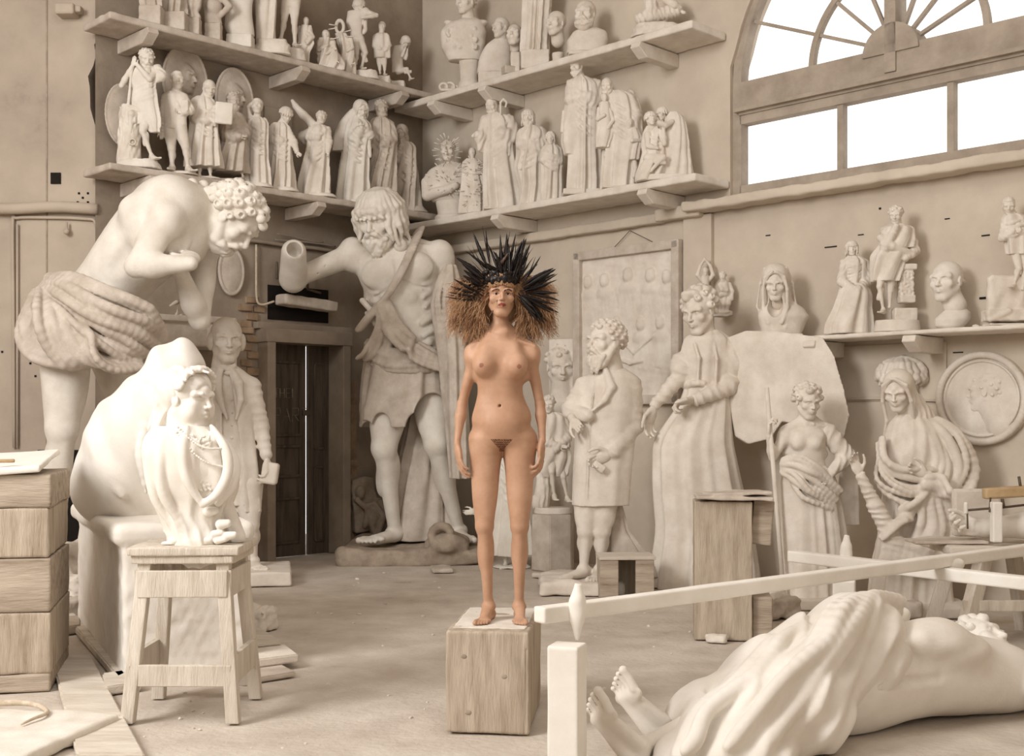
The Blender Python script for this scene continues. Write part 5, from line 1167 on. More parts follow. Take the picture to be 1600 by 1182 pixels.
def disc2(F, B, Ch, Hs, P, u, H): Ch.loft([(0, float(P(871, 0)[0]), 0, 14*u, 10*u), (3*u, float(P(871, 0)[0]), 0, 14*u, 10*u), (5*u, float(P(871, 0)[0]), 0, 8*u, 8*u), (20*u, float(P(872, 0)[0]), 0, 9*u, 8*u)], .01)
bust('bust', 'bare plaster head on a long neck between the pleated saint and the moustached man', 868, dR(868), ZR1, (868, 38, 40, -34), (872, 64, 2), None, None, ['cap'], GR1, over=disc2)
bust('bust', 'plaster bust of a moustached bearded man, rightmost bust of the topmost shelf', 917, dR(917), ZR1, (914, 24, 46, -20), (920, 52, 2), [(44, 922, 12), (50, 922, 26), (64, 918, 32), (84, 915, 30)], None, ['shortbeard', 'cap'], GR1)
def lying(F, B, Rb, Hs, P, u, H):
    Rb.cone(P(1000, 30, 0), P(1055, 16, 0), 9*u, 11*u, 6*u, disp=wavefold((1, 0, .4), 7*u, 2*u, 4)); Rb.cone(P(1015, -10, 0), P(1018, 22, 0), 10*u, 12*u, 5*u, disp=wavefold((1, 0, 0), 7*u, 2*u, 5))
    bx(B, P, u, [(1042, 0, -5), (1054, 8, -9), (1062, 12, -7)], [7, 6, 4]); bx(B, P, u, [(1060, 16, -2), (1069, 20, -5)], 3.2)
stat('statuette', 'reclining plaster group at the window end of the topmost right shelf', 'statuette', 1030, dR(1030, .32), ZR1, over=lying, m='plaster', group=GR1, base=(1028, 42, 22, 12, 'rock'))
# ------------------------------ right middle shelf
def pins(F, P, u, cs, n, L, seed, face=(0, -1, .0)):
    rr = random.Random(seed); Lst = []
    for (x, y, rx_, ry_, dz) in cs:
        for i in range(n):
            a = rr.uniform(0, 6.28); q = math.sqrt(rr.random()); sx, sy = q*math.cos(a), q*math.sin(a); c = P(x+sx*rx_, y+sy*ry_, dz*math.sqrt(max(0, 1-q*q))-1)
            d = unit(A(sx*1.2, -math.sqrt(max(.04, 1-q*q)), -sy*.6)); Lst.append(([tuple(c), tuple(c+d*L*u)], .75*u))
    for q in Lst: tubes('measuring_pin', [q], 'pale', F.o, 5)
F = bust('bust', 'plaster bust bristling with measuring pins at the corner end of the middle right shelf', 706, dR(706, .30), ZR2, (700, 236, 34, -8), (703, 262, 2), [(254, 705, 10), (264, 705, 32), (280, 702, 42), (300, 703, 40), (316, 704, 28)], (706, 27, 318), ['cap'], GR2, arms=())
K = Sculpt(); u = F.u; bx(K, F.PP, u, [(666, 285, -4), (668, 305, -12), (700, 296, -24), (712, 290, -24)], [8, 9, 7, 6]); F.part('arms', K, 'plaster')
pins(F, F.PP, F.u, [(700, 236, 15, 20, -13), (703, 285, 38, 26, -24)], 44, 10, 3)
F = stat('statuette', 'small plaster figure covered in measuring pins beside the pin-covered bust', 'statuette', 742, dR(742, .42), ZR2, (738, 239, 17, 0, 0), (738, 250, 0), [(248, 738, 7), (256, 738, 15), (275, 738, 13), (290, 740, 16), (328, 740, 18)], (5, .1, .1, 1, .3, 1.3), arms=[((727, 256, 0), (726, 268, -6), (742, 266, -12), 4.4, 'b', None), ((750, 256, 0), (754, 268, -4), (740, 272, -12), 4.4, 'b', None)], m='plaster', group=GR2, base=(742, 20, 14, 4, 'rock'))
pins(F, F.PP, F.u, [(740, 262, 14, 12, -10), (742, 300, 20, 28, -12)], 30, 8, 8)
def crook(F, B, Rb, Hs, P, u, H):
    bx(B, P, u, [(783, 330, -4), (783, 250, -11), (782, 170, -12), (782, 160, -12), (787, 155, -12), (792, 160, -12), (790, 167, -12)], 1.5, 1)
    bx(B, P, u, [(739, 213, -6), (745, 208, -6)], 3); Rb.loft([(float(P(0, y)[2]), float(P(x, y)[0]), -8*u, w_*u, 5*u) for y, x, w_ in ((215, 775, 9), (260, 774, 9), (318, 773, 10))], 2*u)
stat('statuette', 'plaster monk with a crozier and long straight scapular on the middle right shelf', 'statuette', 783, dR(783), ZR2, (768, 165, 26, -22, -18), (773, 178, 2), [(176, 774, 8), (184, 777, 20), (205, 780, 20), (240, 781, 22), (280, 785, 26), (320, 790, 29)], (9, .03, .08, .3, .1, 1.5),
     arms=[((758, 188, 0), (752, 214, -4), (748, 212, -8), 7, 'w'), ((796, 188, 0), (806, 215, -4), (784, 208, -14), 8, 'w', (-1, 0, .1, 16))], hair=['shortbeard'], m='plaster', group=GR2, over=crook, base=(788, 32, 18, 4, 'box'))
stat('statuette', 'plaster long-bearded prophet with crossed arms beside the child with folded hands', 'statuette', 828, dR(828), ZR2, (825, 184, 24, -8, -5), (829, 198, 2), [(196, 830, 7), (204, 832, 20), (222, 830, 20), (235, 830, 19), (262, 829, 22), (290, 834, 19), (315, 834, 19)], (7, .03, .09, 2.4, .9, 1.6),
     arms=[((815, 208, 0), (814, 226, -6), (834, 226, -14), 6, 's'), ((846, 206, 0), (851, 228, -4), (836, 232, -12), 7, 'w')], hair=['long', 'fullbeard'], m='plaster', group=GR2, base=(836, 22, 15, 5, 'rock'))
stat('statuette', 'plaster veiled child with folded hands on the middle right shelf', 'statuette', 861, dR(861), ZR2, (860, 216, 20, -5, -5), (861, 228, 1), [(226, 861, 7), (232, 862, 14), (252, 862, 15), (270, 862, 13), (300, 862, 13)], (7, .03, .08, 1.4, .3, 1.6), arms=[((850, 236, 0), (849, 250, -5), (860, 246, -11), 4.4, 's'), ((873, 236, 0), (875, 252, -4), (863, 248, -11), 4.6, 's')], hair='veil', m='plaster', group=GR2, fem=True, base=(864, 17, 12, 5, 'rock'))
def bishop(F, B, Rb, Hs, P, u, H):
    Hs.cone(H(0, -.05, .3), H(0, -.05, .62), .34*H.S, .30*H.S, .02); bx(B, P, u, [(913, 290, -6), (913, 200, -14), (911, 125, -15)], 1.7, 1)
    Rb.loft([(float(P(0, y)[2]), float(P(x, y)[0]), -2*u, w_*u, 11*u) for y, x, w_ in ((140, 897, 9), (190, 892, 14), (225, 890, 13), (243, 890, 8))], 2*u, fold=(4, 1*u, 2*u, 1, .2, 1.4))
    bx(B, P, u, [(881, 175, -4), (879, 205, -4)], [3, 4]); bx(Rb, P, u, [(926, 142, -6), (932, 155, -10), (926, 168, -10)], [6, 4, 4])
stat('statuette', 'tallest plaster statuette of the middle right shelf, a bishop with a staff', 'statuette', 912, dR(912), ZR2, (901, 104, 29, -28, -8), (907, 122, 2), [(120, 908, 9), (126, 912, 22), (150, 914, 24), (185, 913, 24), (230, 914, 22), (290, 916, 25)], (8, .03, .09, 2.0, .4, 1.6),
     arms=[((892, 132, 0), (890, 156, -8), (908, 150, -16), 7, 's'), ((932, 132, 0), (936, 160, -4), (918, 152, -14), 8, 'w', (-.8, 0, .3, 17))], hair=['beard'], m='plaster', group=GR2, over=bishop, base=(912, 33, 20, 9, 'box'))
def kids(F, B, Rb, Hs, P, u, H):
    head(B, P(944, 153, -14), 15*u, 20, 0, 0, P(944, 164, -12), fem=True, eyes=False); Rb.loft([(float(P(0, y)[2]), float(P(x, y)[0]), -10*u, w_*u, 9*u) for y, x, w_ in ((163, 944, 8), (185, 944, 12), (215, 943, 13), (234, 940, 10))], 2*u, fold=(6, 1*u, 2.5*u, 1, .5, 1.4))
    for q in (([(936, 170, -14), (934, 186, -18), (944, 180, -20)]), ([(952, 170, -14), (958, 188, -16), (950, 200, -18)])): bx(B, P, u, q, 3.2)
    bx(B, P, u, [(950, 232, -6), (946, 244, -6)], 3)
    head(B, P(984, 193, -18), 17*u, -25, -8, 0, P(985, 205, -15), fem=True, eyes=False); Rb.loft([(float(P(0, y)[2]), float(P(x, y)[0]), -14*u, w_*u, 8*u) for y, x, w_ in ((204, 986, 9), (220, 990, 12), (240, 988, 11), (254, 987, 11))], 2*u, fold=(6, 1*u, 2.5*u, 2, .5, 1.4))
    bx(B, P, u, [(998, 212, -14), (1002, 220, -16), (988, 220, -24)], 3.4); bx(B, P, u, [(991, 250, -14), (993, 264, -15), (990, 276, -15)], [4, 3.6, 3])
stat('statuette', 'plaster hooded saint with a child in his arm and another at his side', 'statuette', 970, dR(970), ZR2, (948, 134, 25, -15, -20, -6), (957, 148, 1), [(142, 962, 10), (146, 968, 22), (170, 972, 26), (210, 974, 26), (250, 972, 25), (283, 970, 24)], (8, .03, .08, .9, .1, 1.6),
     arms=[((984, 150, 0), (992, 180, -6), (985, 200, -12), 8, 's')], hair=['beard'], m='plaster', group=GR2, over=kids, base=(972, 32, 18, 4, 'box'))
def pair(F, B, Rb, Hs, P, u, H):
    H2 = head(B, P(1034, 178, -4), 19*u, -45, -20, 0, P(1044, 190, 0), fem=True, eyes=False); hair_waves(Hs, H2, .4, 14, .07, 5)
    Rb.loft([(float(P(0, y)[2]), float(P(x, y)[0]), 2*u, w_*u, 12*u) for y, x, w_ in ((176, 1052, 8), (182, 1053, 16), (205, 1056, 18), (240, 1056, 22), (275, 1055, 26))], 3*u, fold=(9, 1.2*u, 3*u, 1, .5, 1.5))
    bx(B, P, u, [(1050, 190, -10), (1040, 196, -16), (1030, 192, -16)], 4)
stat('statuette', 'plaster group of two embracing figures at the window end of the middle shelf', 'statuette', 1040, dR(1040), ZR2, (1017, 186, 22, 20, 5, -8), (1020, 200, -4), [(198, 1021, 10), (208, 1022, 15), (225, 1021, 14), (240, 1022, 16), (258, 1020, 20), (276, 1016, 22)], (5, .04, .08, 2, 1.2, 1.4),
     arms=[((1012, 210, -4), (1012, 228, -12), (1028, 232, -16), 5, 'b', None), ((1030, 206, -6), (1038, 225, -12), (1036, 195, -14), 4.6, 'b', None)], legs=[((1014, 248, -6), (1036, 246, -20), (1018, 266, -20), 9)], hair='waves', m='plaster', group=GR2, over=pair, base=(1042, 44, 24, 9, 'round'))
# ------------------------------ right lower shelf
def veil_over(F, B, Ch, Hs, P, u, H):
    S = H.S; Ch.ell(H(0, -.12, .17), (S*.43, S*.50, S*.47), .01, H.R); Ch.cone(H(0, -.2, 0), P(1222, 500, 6), .40*S, 20*u, .1*S)
    Ch.ell(H(0, .42, -.02), (S*.27, S*.5, S*.40), .02*S, H.R, 's'); Ch.ell(H(0, .35, -.6), (S*.24, S*.5, S*.38), .03*S, H.R, 's')
    for x in (-1, 1): Ch.tube([H(.05*x, .34, .44), H(.30*x, .26, .25), H(.37*x, .25, -.15), H(.36*x, .25, -.7), H(.20*x, .45, -1.15)], [.03*S, .04*S, .05*S, .06*S, .05*S], .04*S)
    for x in (-1, 1): Ch.tube([H(.34*x, -.1, .5), H(.50*x, -.15, 0), H(.6*x, -.05, -.7), H(.3*x, .4, -1.3)], .03*S, .06*S)
bust('bust', 'plaster bust of a veiled woman at the left end of the low shelf', 1222, dR(1222, .30), ZR3, (1212, 444, 50, -18, -10, -14), (1216, 474, 2), [(470, 1220, 16), (482, 1222, 34), (495, 1224, 40), (512, 1222, 34), (523, 1220, 31)], None, None, None, m='plaster', fem=True, over=veil_over)
stat('statuette', 'small plaster seated woman with open hands in her lap on the low right shelf', 'statuette', 1335, dR(1335, .24), ZR3, (1331, 389, 23, -10, 0), (1334, 402, 1), [[(400, 1334, 8), (408, 1336, 18), (430, 1337, 16), (452, 1336, 18), (465, 1336, 20)], [(452, 1332, 19, -12), (462, 1331, 23, -14), (485, 1328, 26, -12), (508, 1325, 32, -8)]], (7, .03, .09, 1.2, .3, 1.6),
     arms=[((1319, 412, 0), (1315, 440, -6), (1332, 452, -22), 6, 'w', (1, -.2, 0, 16)), ((1351, 412, 0), (1357, 440, -4), (1340, 453, -22), 6, 'w', (-1, -.2, 0, 16))], hair='long', m='plaster', group='plaster figures on the right lower shelf', base=(1330, 36, 20, 5, 'rock'), fem=True)
def thinker(F, B, Rb, Hs, P, u, H):
    K = Sculpt(); nz = Noise(1/(12*u), 4)
    for a in ((1417, 418, 13, 5), (1416, 468, 12, 6), (1413, 492, 18, 10)): K.box(P(a[0], a[1], 4), (a[2]*u, 11*u, a[3]*u), .004, None, 2*u, disp=lambda X, Y, Z: .6*u*nz(X, Y, Z))
    K.box(P(1415, 445, 4), (11*u, 9*u, 26*u), .004, None, 2*u, disp=lambda X, Y, Z: 1.6*u*nz(X*2, Y*2, Z*2)); F.part('rough_pillar', K, 'plaster')
    bx(Rb, P, u, [(1376, 372, -8), (1393, 385, -14), (1425, 398, -6), (1430, 378, 0)], [6, 7, 6, 5])
stat('statuette', 'tallest plaster statuette of the low right shelf, a thinker leaning on a rough pillar', 'statuette', 1400, dR(1400, .26), ZR3, (1399, 336, 28, -25, -18, -4), (1402, 352, 1), [[(350, 1402, 9), (356, 1402, 22), (375, 1402, 22), (388, 1400, 21)], [(382, 1395, 18), (400, 1388, 24), (425, 1384, 20), (440, 1382, 17)]], (6, .03, .08, .8, .6, 1.5),
     arms=[((1383, 362, 0), (1384, 385, -12), (1400, 354, -18), 6.5, 's'), ((1420, 362, 0), (1429, 392, 0), (1414, 404, -10), 6.5, 's', (-1, 0, -.2, 17))], legs=[((1380, 420, -2), (1374, 448, -8), (1380, 484, -2), 8, (1377, 494, -12)), ((1392, 430, 0), (1391, 455, 0), (1390, 480, 0), 8)], hair='curls', m='plaster', group='plaster figures on the right lower shelf', base=(1402, 36, 22, 10, 'round'), over=thinker)
F = bust('bust', 'smooth plaster head of a bald man on a bare slanted chest, low right shelf', 1482, dR(1482, .24), ZR3, (1479, 440, 66, -48, 2, 0), (1492, 478, 2), None, None, ['bald'], None, m='pale', over=lambda F, B, Ch, Hs, P, u, H: Ch.loft([(0, float(P(1483, 0)[0]), 0, 13*u, 10*u), (.02, float(P(1484, 0)[0]), 0, 22*u, 15*u), (.08, float(P(1488, 0)[0]), 0, 28*u, 18*u), (.13, float(P(1494, 0)[0]), 0, 22*u, 15*u), (.17, float(P(1494, 0)[0]), 0, 13*u, 11*u)], .03))
def rockw(F, B, Rb, Hs, P, u, H):
    K = Sculpt(); nz = Noise(1/(20*u), 6); K.box(P(1572, 468, 8), (30*u, 10*u, 38*u), .01, None, 8*u, disp=lambda X, Y, Z: 2.5*u*nz(X, Y, Z)); K.box(P(1580, 494, 0), (42*u, 16*u, 9*u), .01, None, 3*u, disp=lambda X, Y, Z: 2.0*u*nz(X, Y, Z))
    K.cone(P(1548, 500, -14), P(1576, 486, -14), 3*u, 5*u, 3*u); F.part('rock', K, 'plaster')
    bx(B, P, u, [(1583, 345, -8), (1592, 352, -12), (1600, 350, -12)], 4)
stat('statuette', 'plaster boy standing on a rock at the right edge of the low shelf', 'statuette', 1580, dR(1580, .22), ZR3, (1576, 322, 27, -20, -22, -4), (1582, 336, 1), [(334, 1582, 9), (340, 1585, 18), (360, 1586, 17), (378, 1588, 16), (398, 1590, 14)], (6, .03, .06, 1, .2, 1.4),
     arms=[((1570, 344, 0), (1566, 372, -2), (1582, 362, -14), 5, 's', (1, 0, .3, 15)), ((1602, 344, 0), (1606, 370, -2), (1592, 360, -14), 5, 's')], legs=[((1585, 390, 0), (1592, 420, -6), (1584, 445, 0), 8, (1580, 460, -12)), ((1598, 390, 0), (1602, 425, -3), (1598, 452, -3), 8)], hair='cap', m='plaster', group='plaster figures on the right lower shelf', over=rockw)
F = Fig('rubble_piece', 'small crumb of plaster between the thinker and the bald head on the low shelf', 'rubble', 1525, dR(1525, .3), ZR3, None); K = Sculpt(); K.ell((0, 0, .008), (.03, .02, .014), .004, disp=lambda X, Y, Z: .004*Noise(30, 2)(X, Y, Z)); K.cut(2, -.001); F.single(K, 'plaster', 1)
# ---------------------------------------------------------------- large statues standing on the floor
def coatman_left():
    F = Fig('statue', 'plaster balding man in a long open coat standing left of the dark door', 'statue', 360, 10.9, 0, GFL, h=.0078); P = lambda x, y, z=0: F.P(x, y, z*F.u); u = F.u; S = 70*u
    B = Sculpt(); H = head(B, P(354, 531, -4), 72*u, 22, -6, 0, P(350, 572, 2), gaunt=.4); B.cut(2, 99, False)
    Hs = Sculpt(); Hs.ell(H(0, -.22, .0), (S*.36, S*.30, S*.30), .02, H.R, disp=wavefold((0, 0, 1), .09, .012, 3)); Hs.ell(H(-.33, -.02, -.05), (S*.09, S*.14, S*.2), .02, H.R); Hs.ell(H(.33, -.02, -.05), (S*.09, S*.14, S*.2), .02, H.R)
    leg(B, P(350, 760, 0), P(352, 820, -4), P(352, 872, 0), 62*u, g=1.1); leg(B, P(388, 760, 0), P(392, 820, -6), P(396, 875, 0), 62*u, g=1.1)
    foot(B, P(352, 878, 0), P(346, 890, -34)*A(1, 1, 0)+A(0, 0, .12), 62*u); foot(B, P(396, 880, 0), P(404, 892, -34)*A(1, 1, 0)+A(0, 0, .12), 62*u, side=-1)
    W = Sculpt(); r = [(P(0, y)[2], P(x, y)[0], dz*u, w_*u, w_*u*.66) for y, x, w_, dz in ((572, 352, 18, 0), (585, 354, 38, 0), (620, 356, 42, 0), (670, 358, 38, -2), (720, 362, 40, 0), (770, 364, 42, 0), (800, 366, 42, 0))]
    W.loft(r, 3*u, pw=2.3, fold=(4, .3*u, 3.5*u, 1, .1, 1.2))
    W.loft([(P(0, y)[2], P(x, y)[0], -22*u, w_*u, 12*u) for y, x, w_ in ((575, 356, 3), (600, 360, 9), (680, 366, 13), (740, 368, 16), (800, 370, 18))], 1*u, op='s')   # open front
    V = Sculpt(); V.loft([(P(0, y)[2], P(x, y)[0], -4*u, w_*u, w_*u*.62) for y, x, w_ in ((572, 354, 16), (600, 358, 26), (650, 360, 30), (700, 362, 30), (735, 364, 30), (790, 368, 24))], 2*u, fold=(5, .5*u, 1*u, 2, .4, 1.2), pw=2.2)
    for y in (625, 645, 665, 685): V.ell(P(362, y, -24), 1.6*u, .5*u)
    for sd in (-1, 1): W.tube([P(352+8*sd, 574, -14), P(356+17*sd, 600, -24), P(360+16*sd, 625, -27), P(362+7*sd, 655, -27)], [4*u, 7*u, 5*u, 2*u], 3*u)
    W.tube([P(346, 572, -14), P(356, 578, -18), P(366, 572, -12)], 4*u, 2*u); V.ell(P(357, 583, -20), (7*u, 3*u, 4*u), 2*u)
    wf = wavefold((0, 0, 1), 14*u, 1.6*u, 4); W.cone(P(320, 600, 2), P(322, 668, 4), 13*u, 12*u, 6*u, disp=wf); W.cone(P(322, 668, 4), P(334, 720, -14), 12*u, 9*u, 5*u, disp=wf)
    W.cone(P(394, 602, 2), P(408, 665, 4), 13*u, 12*u, 6*u, disp=wf); W.cone(P(408, 665, 4), P(416, 712, -8), 12*u, 9*u, 5*u, disp=wf)
    hand(B, P(417, 716, -9), (.1, -.1, -1), (-1, 0, 0), 58*u, .6, .3); B.box(P(422, 740, -10), (13*u, 8*u, 17*u), .01, rotm(ay=.15), 5*u); hand(B, P(335, 722, -15), (.6, -.1, -.6), (0, -1, 0), 56*u, .5, .3)
    B.tube([P(352, 575), P(356, 640), P(352, 765)], 9*u, 4*u); B.tube([P(354, 590), P(322, 640), P(335, 718, -14)], 6*u, 3*u); B.tube([P(356, 590), P(404, 650), P(416, 712, -8)], 6*u, 3*u); B.cone(P(352, 740), P(388, 765), 8*u, 8*u, 4*u)
    F.part('figure', B, 'plaster'); F.part('hair', Hs, 'plaster'); F.part('coat', W, 'plaster', nz=(.4*u, .04/u)); F.part('waistcoat', V, 'plaster')
    K = Sculpt(); nz = Noise(3, 2); K.box(P(376, 0, 0)*A(1, 0, 0)+A(0, -.05, .065), (.46, .42, .065), .01, rotm(az=.2), .02, disp=lambda X, Y, Z: .01*nz(X, Y, Z)); F.part('base', K, 'plaster')
coatman_left()
def coatman_right():
    F = Fig('statue', 'plaster bearded man in a frock coat with one hand tucked in its breast', 'statue', 940, 10.35, 0, GFL, h=.0074); P = lambda x, y, z=0: F.P(x, y, z*F.u); u = F.u; S = 70*u
    B = Sculpt(); H = head(B, P(945, 536, -8), 72*u, -52, 2, 0, P(955, 580, 0)); beard(B, H, .36, 16, .045, 8, .03, wide=1.1)
    Hs = Sculpt(); hair_curls(Hs, H, 110, .055, -.3, 4)
    r = [(P(0, y)[2], P(x, y)[0], 0, w_*u, w_*u*.68) for y, x, w_ in ((574, 956, 16), (584, 955, 40), (620, 950, 48), (660, 946, 46), (700, 944, 46), (745, 940, 44), (790, 938, 43))]
    W = Sculpt(); W.loft(r, 3*u, pw=2.2, fold=(5, .5*u, 3.0*u, 2.2, .1, 1.1))
    W.tube([P(930, 582, -24), P(925, 620, -33), P(918, 680, -34), P(916, 740, -33), P(914, 790, -32)], .8*u, 1.5*u); W.tube([P(946, 578, -20), P(955, 605, -32), P(945, 625, -36), P(928, 640, -36)], [5*u, 7*u, 5*u, 2*u], 3*u)
    wf = wavefold((.3, 0, 1), 15*u, 1.8*u, 4)
    W.cone(P(912, 602, 0), P(892, 640, -8), 14*u, 14*u, 6*u, disp=wf); W.cone(P(892, 642, -8), P(918, 650, -34), 14*u, 10*u, 5*u, disp=wf)
    W.cone(P(986, 604, 0), P(990, 665, 2), 17*u, 16*u, 7*u, disp=wf); W.cone(P(990, 665, 2), P(958, 706, -30), 15*u, 11*u, 5*u, disp=wf)
    hand(B, P(956, 708, -31), (-.8, -.1, -.35), (0, -1, -.3), 60*u, .45, .3); hand(B, P(893, 655, -30), (.5, -.2, -.6), (0, -1, 0), 48*u, 1.0, .3)
    B.box(P(936, 730, -42), (10*u, 2*u, 6*u), .004, rotm(ay=.6), 1.5*u)
    leg(B, P(918, 780, 0), P(915, 830, -3), P(912, 888, 0), 66*u, g=1.05); leg(B, P(944, 780, 0), P(941, 830, -5), P(938, 888, 0), 66*u, g=1.05)
    foot(B, P(912, 892, 0), P(882, 910, -26)*A(1, 1, 0)+A(0, 0, .1), 64*u, side=-1); foot(B, P(938, 892, 0), P(930, 910, -38)*A(1, 1, 0)+A(0, 0, .1), 64*u)
    B.tube([P(955, 580), P(946, 660), P(918, 785)], 9*u, 4*u); B.cone(P(940, 740), P(944, 785), 8*u, 8*u, 4*u); B.tube([P(952, 595), P(984, 655), P(958, 704, -30)], 6*u, 3*u); B.tube([P(950, 595), P(900, 640, -4), P(893, 652, -28)], 6*u, 3*u)
    F.part('figure', B, 'plaster'); F.part('hair', Hs, 'plaster'); F.part('frock_coat', W, 'plaster', nz=(.4*u, .04/u))
    D = Sculpt(); D.loft([(P(0, y)[2], P(x, y)[0], 14*u, w_*u, 8*u) for y, x, w_ in ((780, 962, 8), (830, 968, 14), (870, 982, 28), (905, 990, 34))], 3*u, fold=(6, 2*u, 4*u, 1, .3, 1.4)); F.part('drapery', D, 'dusty')
    K = Sculpt(); nz = Noise(2.5, 2); n2 = Noise(7, 3); K.box(P(906, 0, 0)*A(1, 0, 0)+A(0, -.05, .05), (.34, .34, .055), .01, None, .03, disp=lambda X, Y, Z: .035*nz(X, Y, Z)+.01*n2(X, Y, Z)); K.cut(2, 0); F.part('base', K, 'plaster')
coatman_right()
def angel_big():
    F = Fig('statue', 'large plaster angel with puffed sleeves looking down, one broad wing spread behind', 'statue', 1095, 10.45, 0, GFL, h=.0076); P = lambda x, y, z=0: F.P(x, y, z*F.u); u = F.u
    B = Sculpt(); H = head(B, P(1092, 486, -10), 70*u, -42, -18, 0, P(1106, 534, 2), fem=True, nr=.26)
    Hs = Sculpt(); hair_curls(Hs, H, 60, .10, -.15, 5); Hs.ell(H(0, .16, .42), (.24*70*u, .16*70*u, .10*70*u), .02)
    def row(y, x, w_, dz=0, f=.62): return (P(0, y)[2], P(x, y)[0], dz*u, w_*u, w_*u*f)
    W = Sculpt(); W.loft([row(*q) for q in ((516, 1107, 17), (529, 1105, 36), (560, 1102, 40), (595, 1104, 36), (612, 1104, 34))], 3*u, fold=(7, 1.2*u, 1.8*u, 1.5, .2, 1.2), pw=2.2)
    W.tube([P(1070+7*k, 604-5*math.sin(k*.52), -25*math.sin(k*.45+.1)) for k in range(11)], 4.5*u, 3*u)
    W.tube([P(1086, 538, -20), P(1092, 560, -28), P(1090, 600, -26)], 2.5*u, 2*u); W.tube([P(1116, 536, -20), P(1120, 562, -28), P(1118, 600, -26)], 2.5*u, 2*u)
    wf = wavefold((.3, 0, 1), 13*u, 2.2*u, 4); wf2 = wavefold((1, 0, .5), 13*u, 2.4*u, 9)
    W.ell(P(1143, 566, -2), (22*u, 20*u, 32*u), 6*u, rotm(ay=-.15), disp=wf2); W.ell(P(1136, 598, -8), (20*u, 18*u, 14*u), 4*u, disp=wf)
    W.cone(P(1138, 605, -10), P(1090, 624, -36), 15*u, 10*u, 4*u, disp=wf2)
    W.ell(P(1062, 575, -2), (16*u, 16*u, 24*u), 5*u, disp=wf); W.cone(P(1056, 596, -4), P(1024, 632, -14), 13*u, 9*u, 4*u, disp=wf)
    hand(B, P(1022, 636, -15), (-.3, 0, -1), (.6, -.6, 0), 64*u, .35, .3); hand(B, P(1086, 625, -37), (-1, -.1, -.15), (0, -.3, -1), 64*u, .9, .3)
    B.tube([P(1104, 540), P(1104, 575), P(1138, 600, -10), P(1090, 624, -36)], 6*u, 3*u); B.tube([P(1104, 545), P(1060, 580), P(1024, 634, -14)], 5*u, 3*u)
    F.part('figure', B, 'plaster'); F.part('hair', Hs, 'plaster'); F.part('bodice', W, 'plaster', nz=(.4*u, .04/u))
    K = Sculpt(); K.loft([row(*q) for q in ((606, 1104, 34), (630, 1102, 38), (690, 1082, 60, -4), (760, 1090, 66, -4), (830, 1102, 70, 0), (900, 1102, 80, 0))]+[(0.0, P(1102, 905)[0], 0, 80*u, 50*u)], 3*u, fold=(8, 2.0*u, 10*u, 3.4, .25, 1.6), pw=2.2)
    F.part('skirt', K, 'plaster', 1.1)
    Wg = Sculpt(); nz = Noise(1.6, 5); o = []
    out = [(1128, 535), (1160, 523), (1200, 526), (1255, 538), (1268, 565), (1280, 610), (1286, 650), (1280, 680), (1240, 662), (1205, 655), (1190, 682), (1165, 690), (1150, 680), (1143, 640)]
    pl = np.array([P(x, y, 0)[[0, 2]] for x, y in out]); n_ = len(pl); dsl = .55
    def poly(X, Y, Z):       # slab whose plane follows the wall
        x, z = np.broadcast_arrays(X, Z+0*X); d2 = np.full(x.shape, 1e9, f32); ins = np.zeros(x.shape, bool)
        for i in range(n_):
            a, b = pl[i], pl[(i+1) % n_]; e = b-a; wx, wz = x-a[0], z-a[1]; t = np.clip((wx*e[0]+wz*e[1])/(e@e), 0, 1); d2 = np.minimum(d2, (wx-t*e[0])**2+(wz-t*e[1])**2)
            c = ((a[1] > z) != (b[1] > z)) & (x < (b[0]-a[0])*(z-a[1])/(b[1]-a[1]+1e-9)+a[0]); ins ^= c
        d = np.sqrt(d2)*np.where(ins, -1, 1); yc = .06-.84*(X-pl[:, 0].min())+.05*nz(X, 0*Y, Z)
        ys = np.abs(Y-yc)-.035-.012*np.maximum(0, nz(X*2, Y, Z)); return np.maximum(ys, d)+np.minimum(0, .0*d)
    Wg.add(A(pl[:, 0].min()-.05, -.95, pl[:, 1].min()-.05), A(pl[:, 0].max()+.05, .35, pl[:, 1].max()+.05), lambda X, Y, Z: poly(X, Y, Z)-.02, .02)
    F.part('wing', Wg, 'plaster', 1.3)
angel_big()
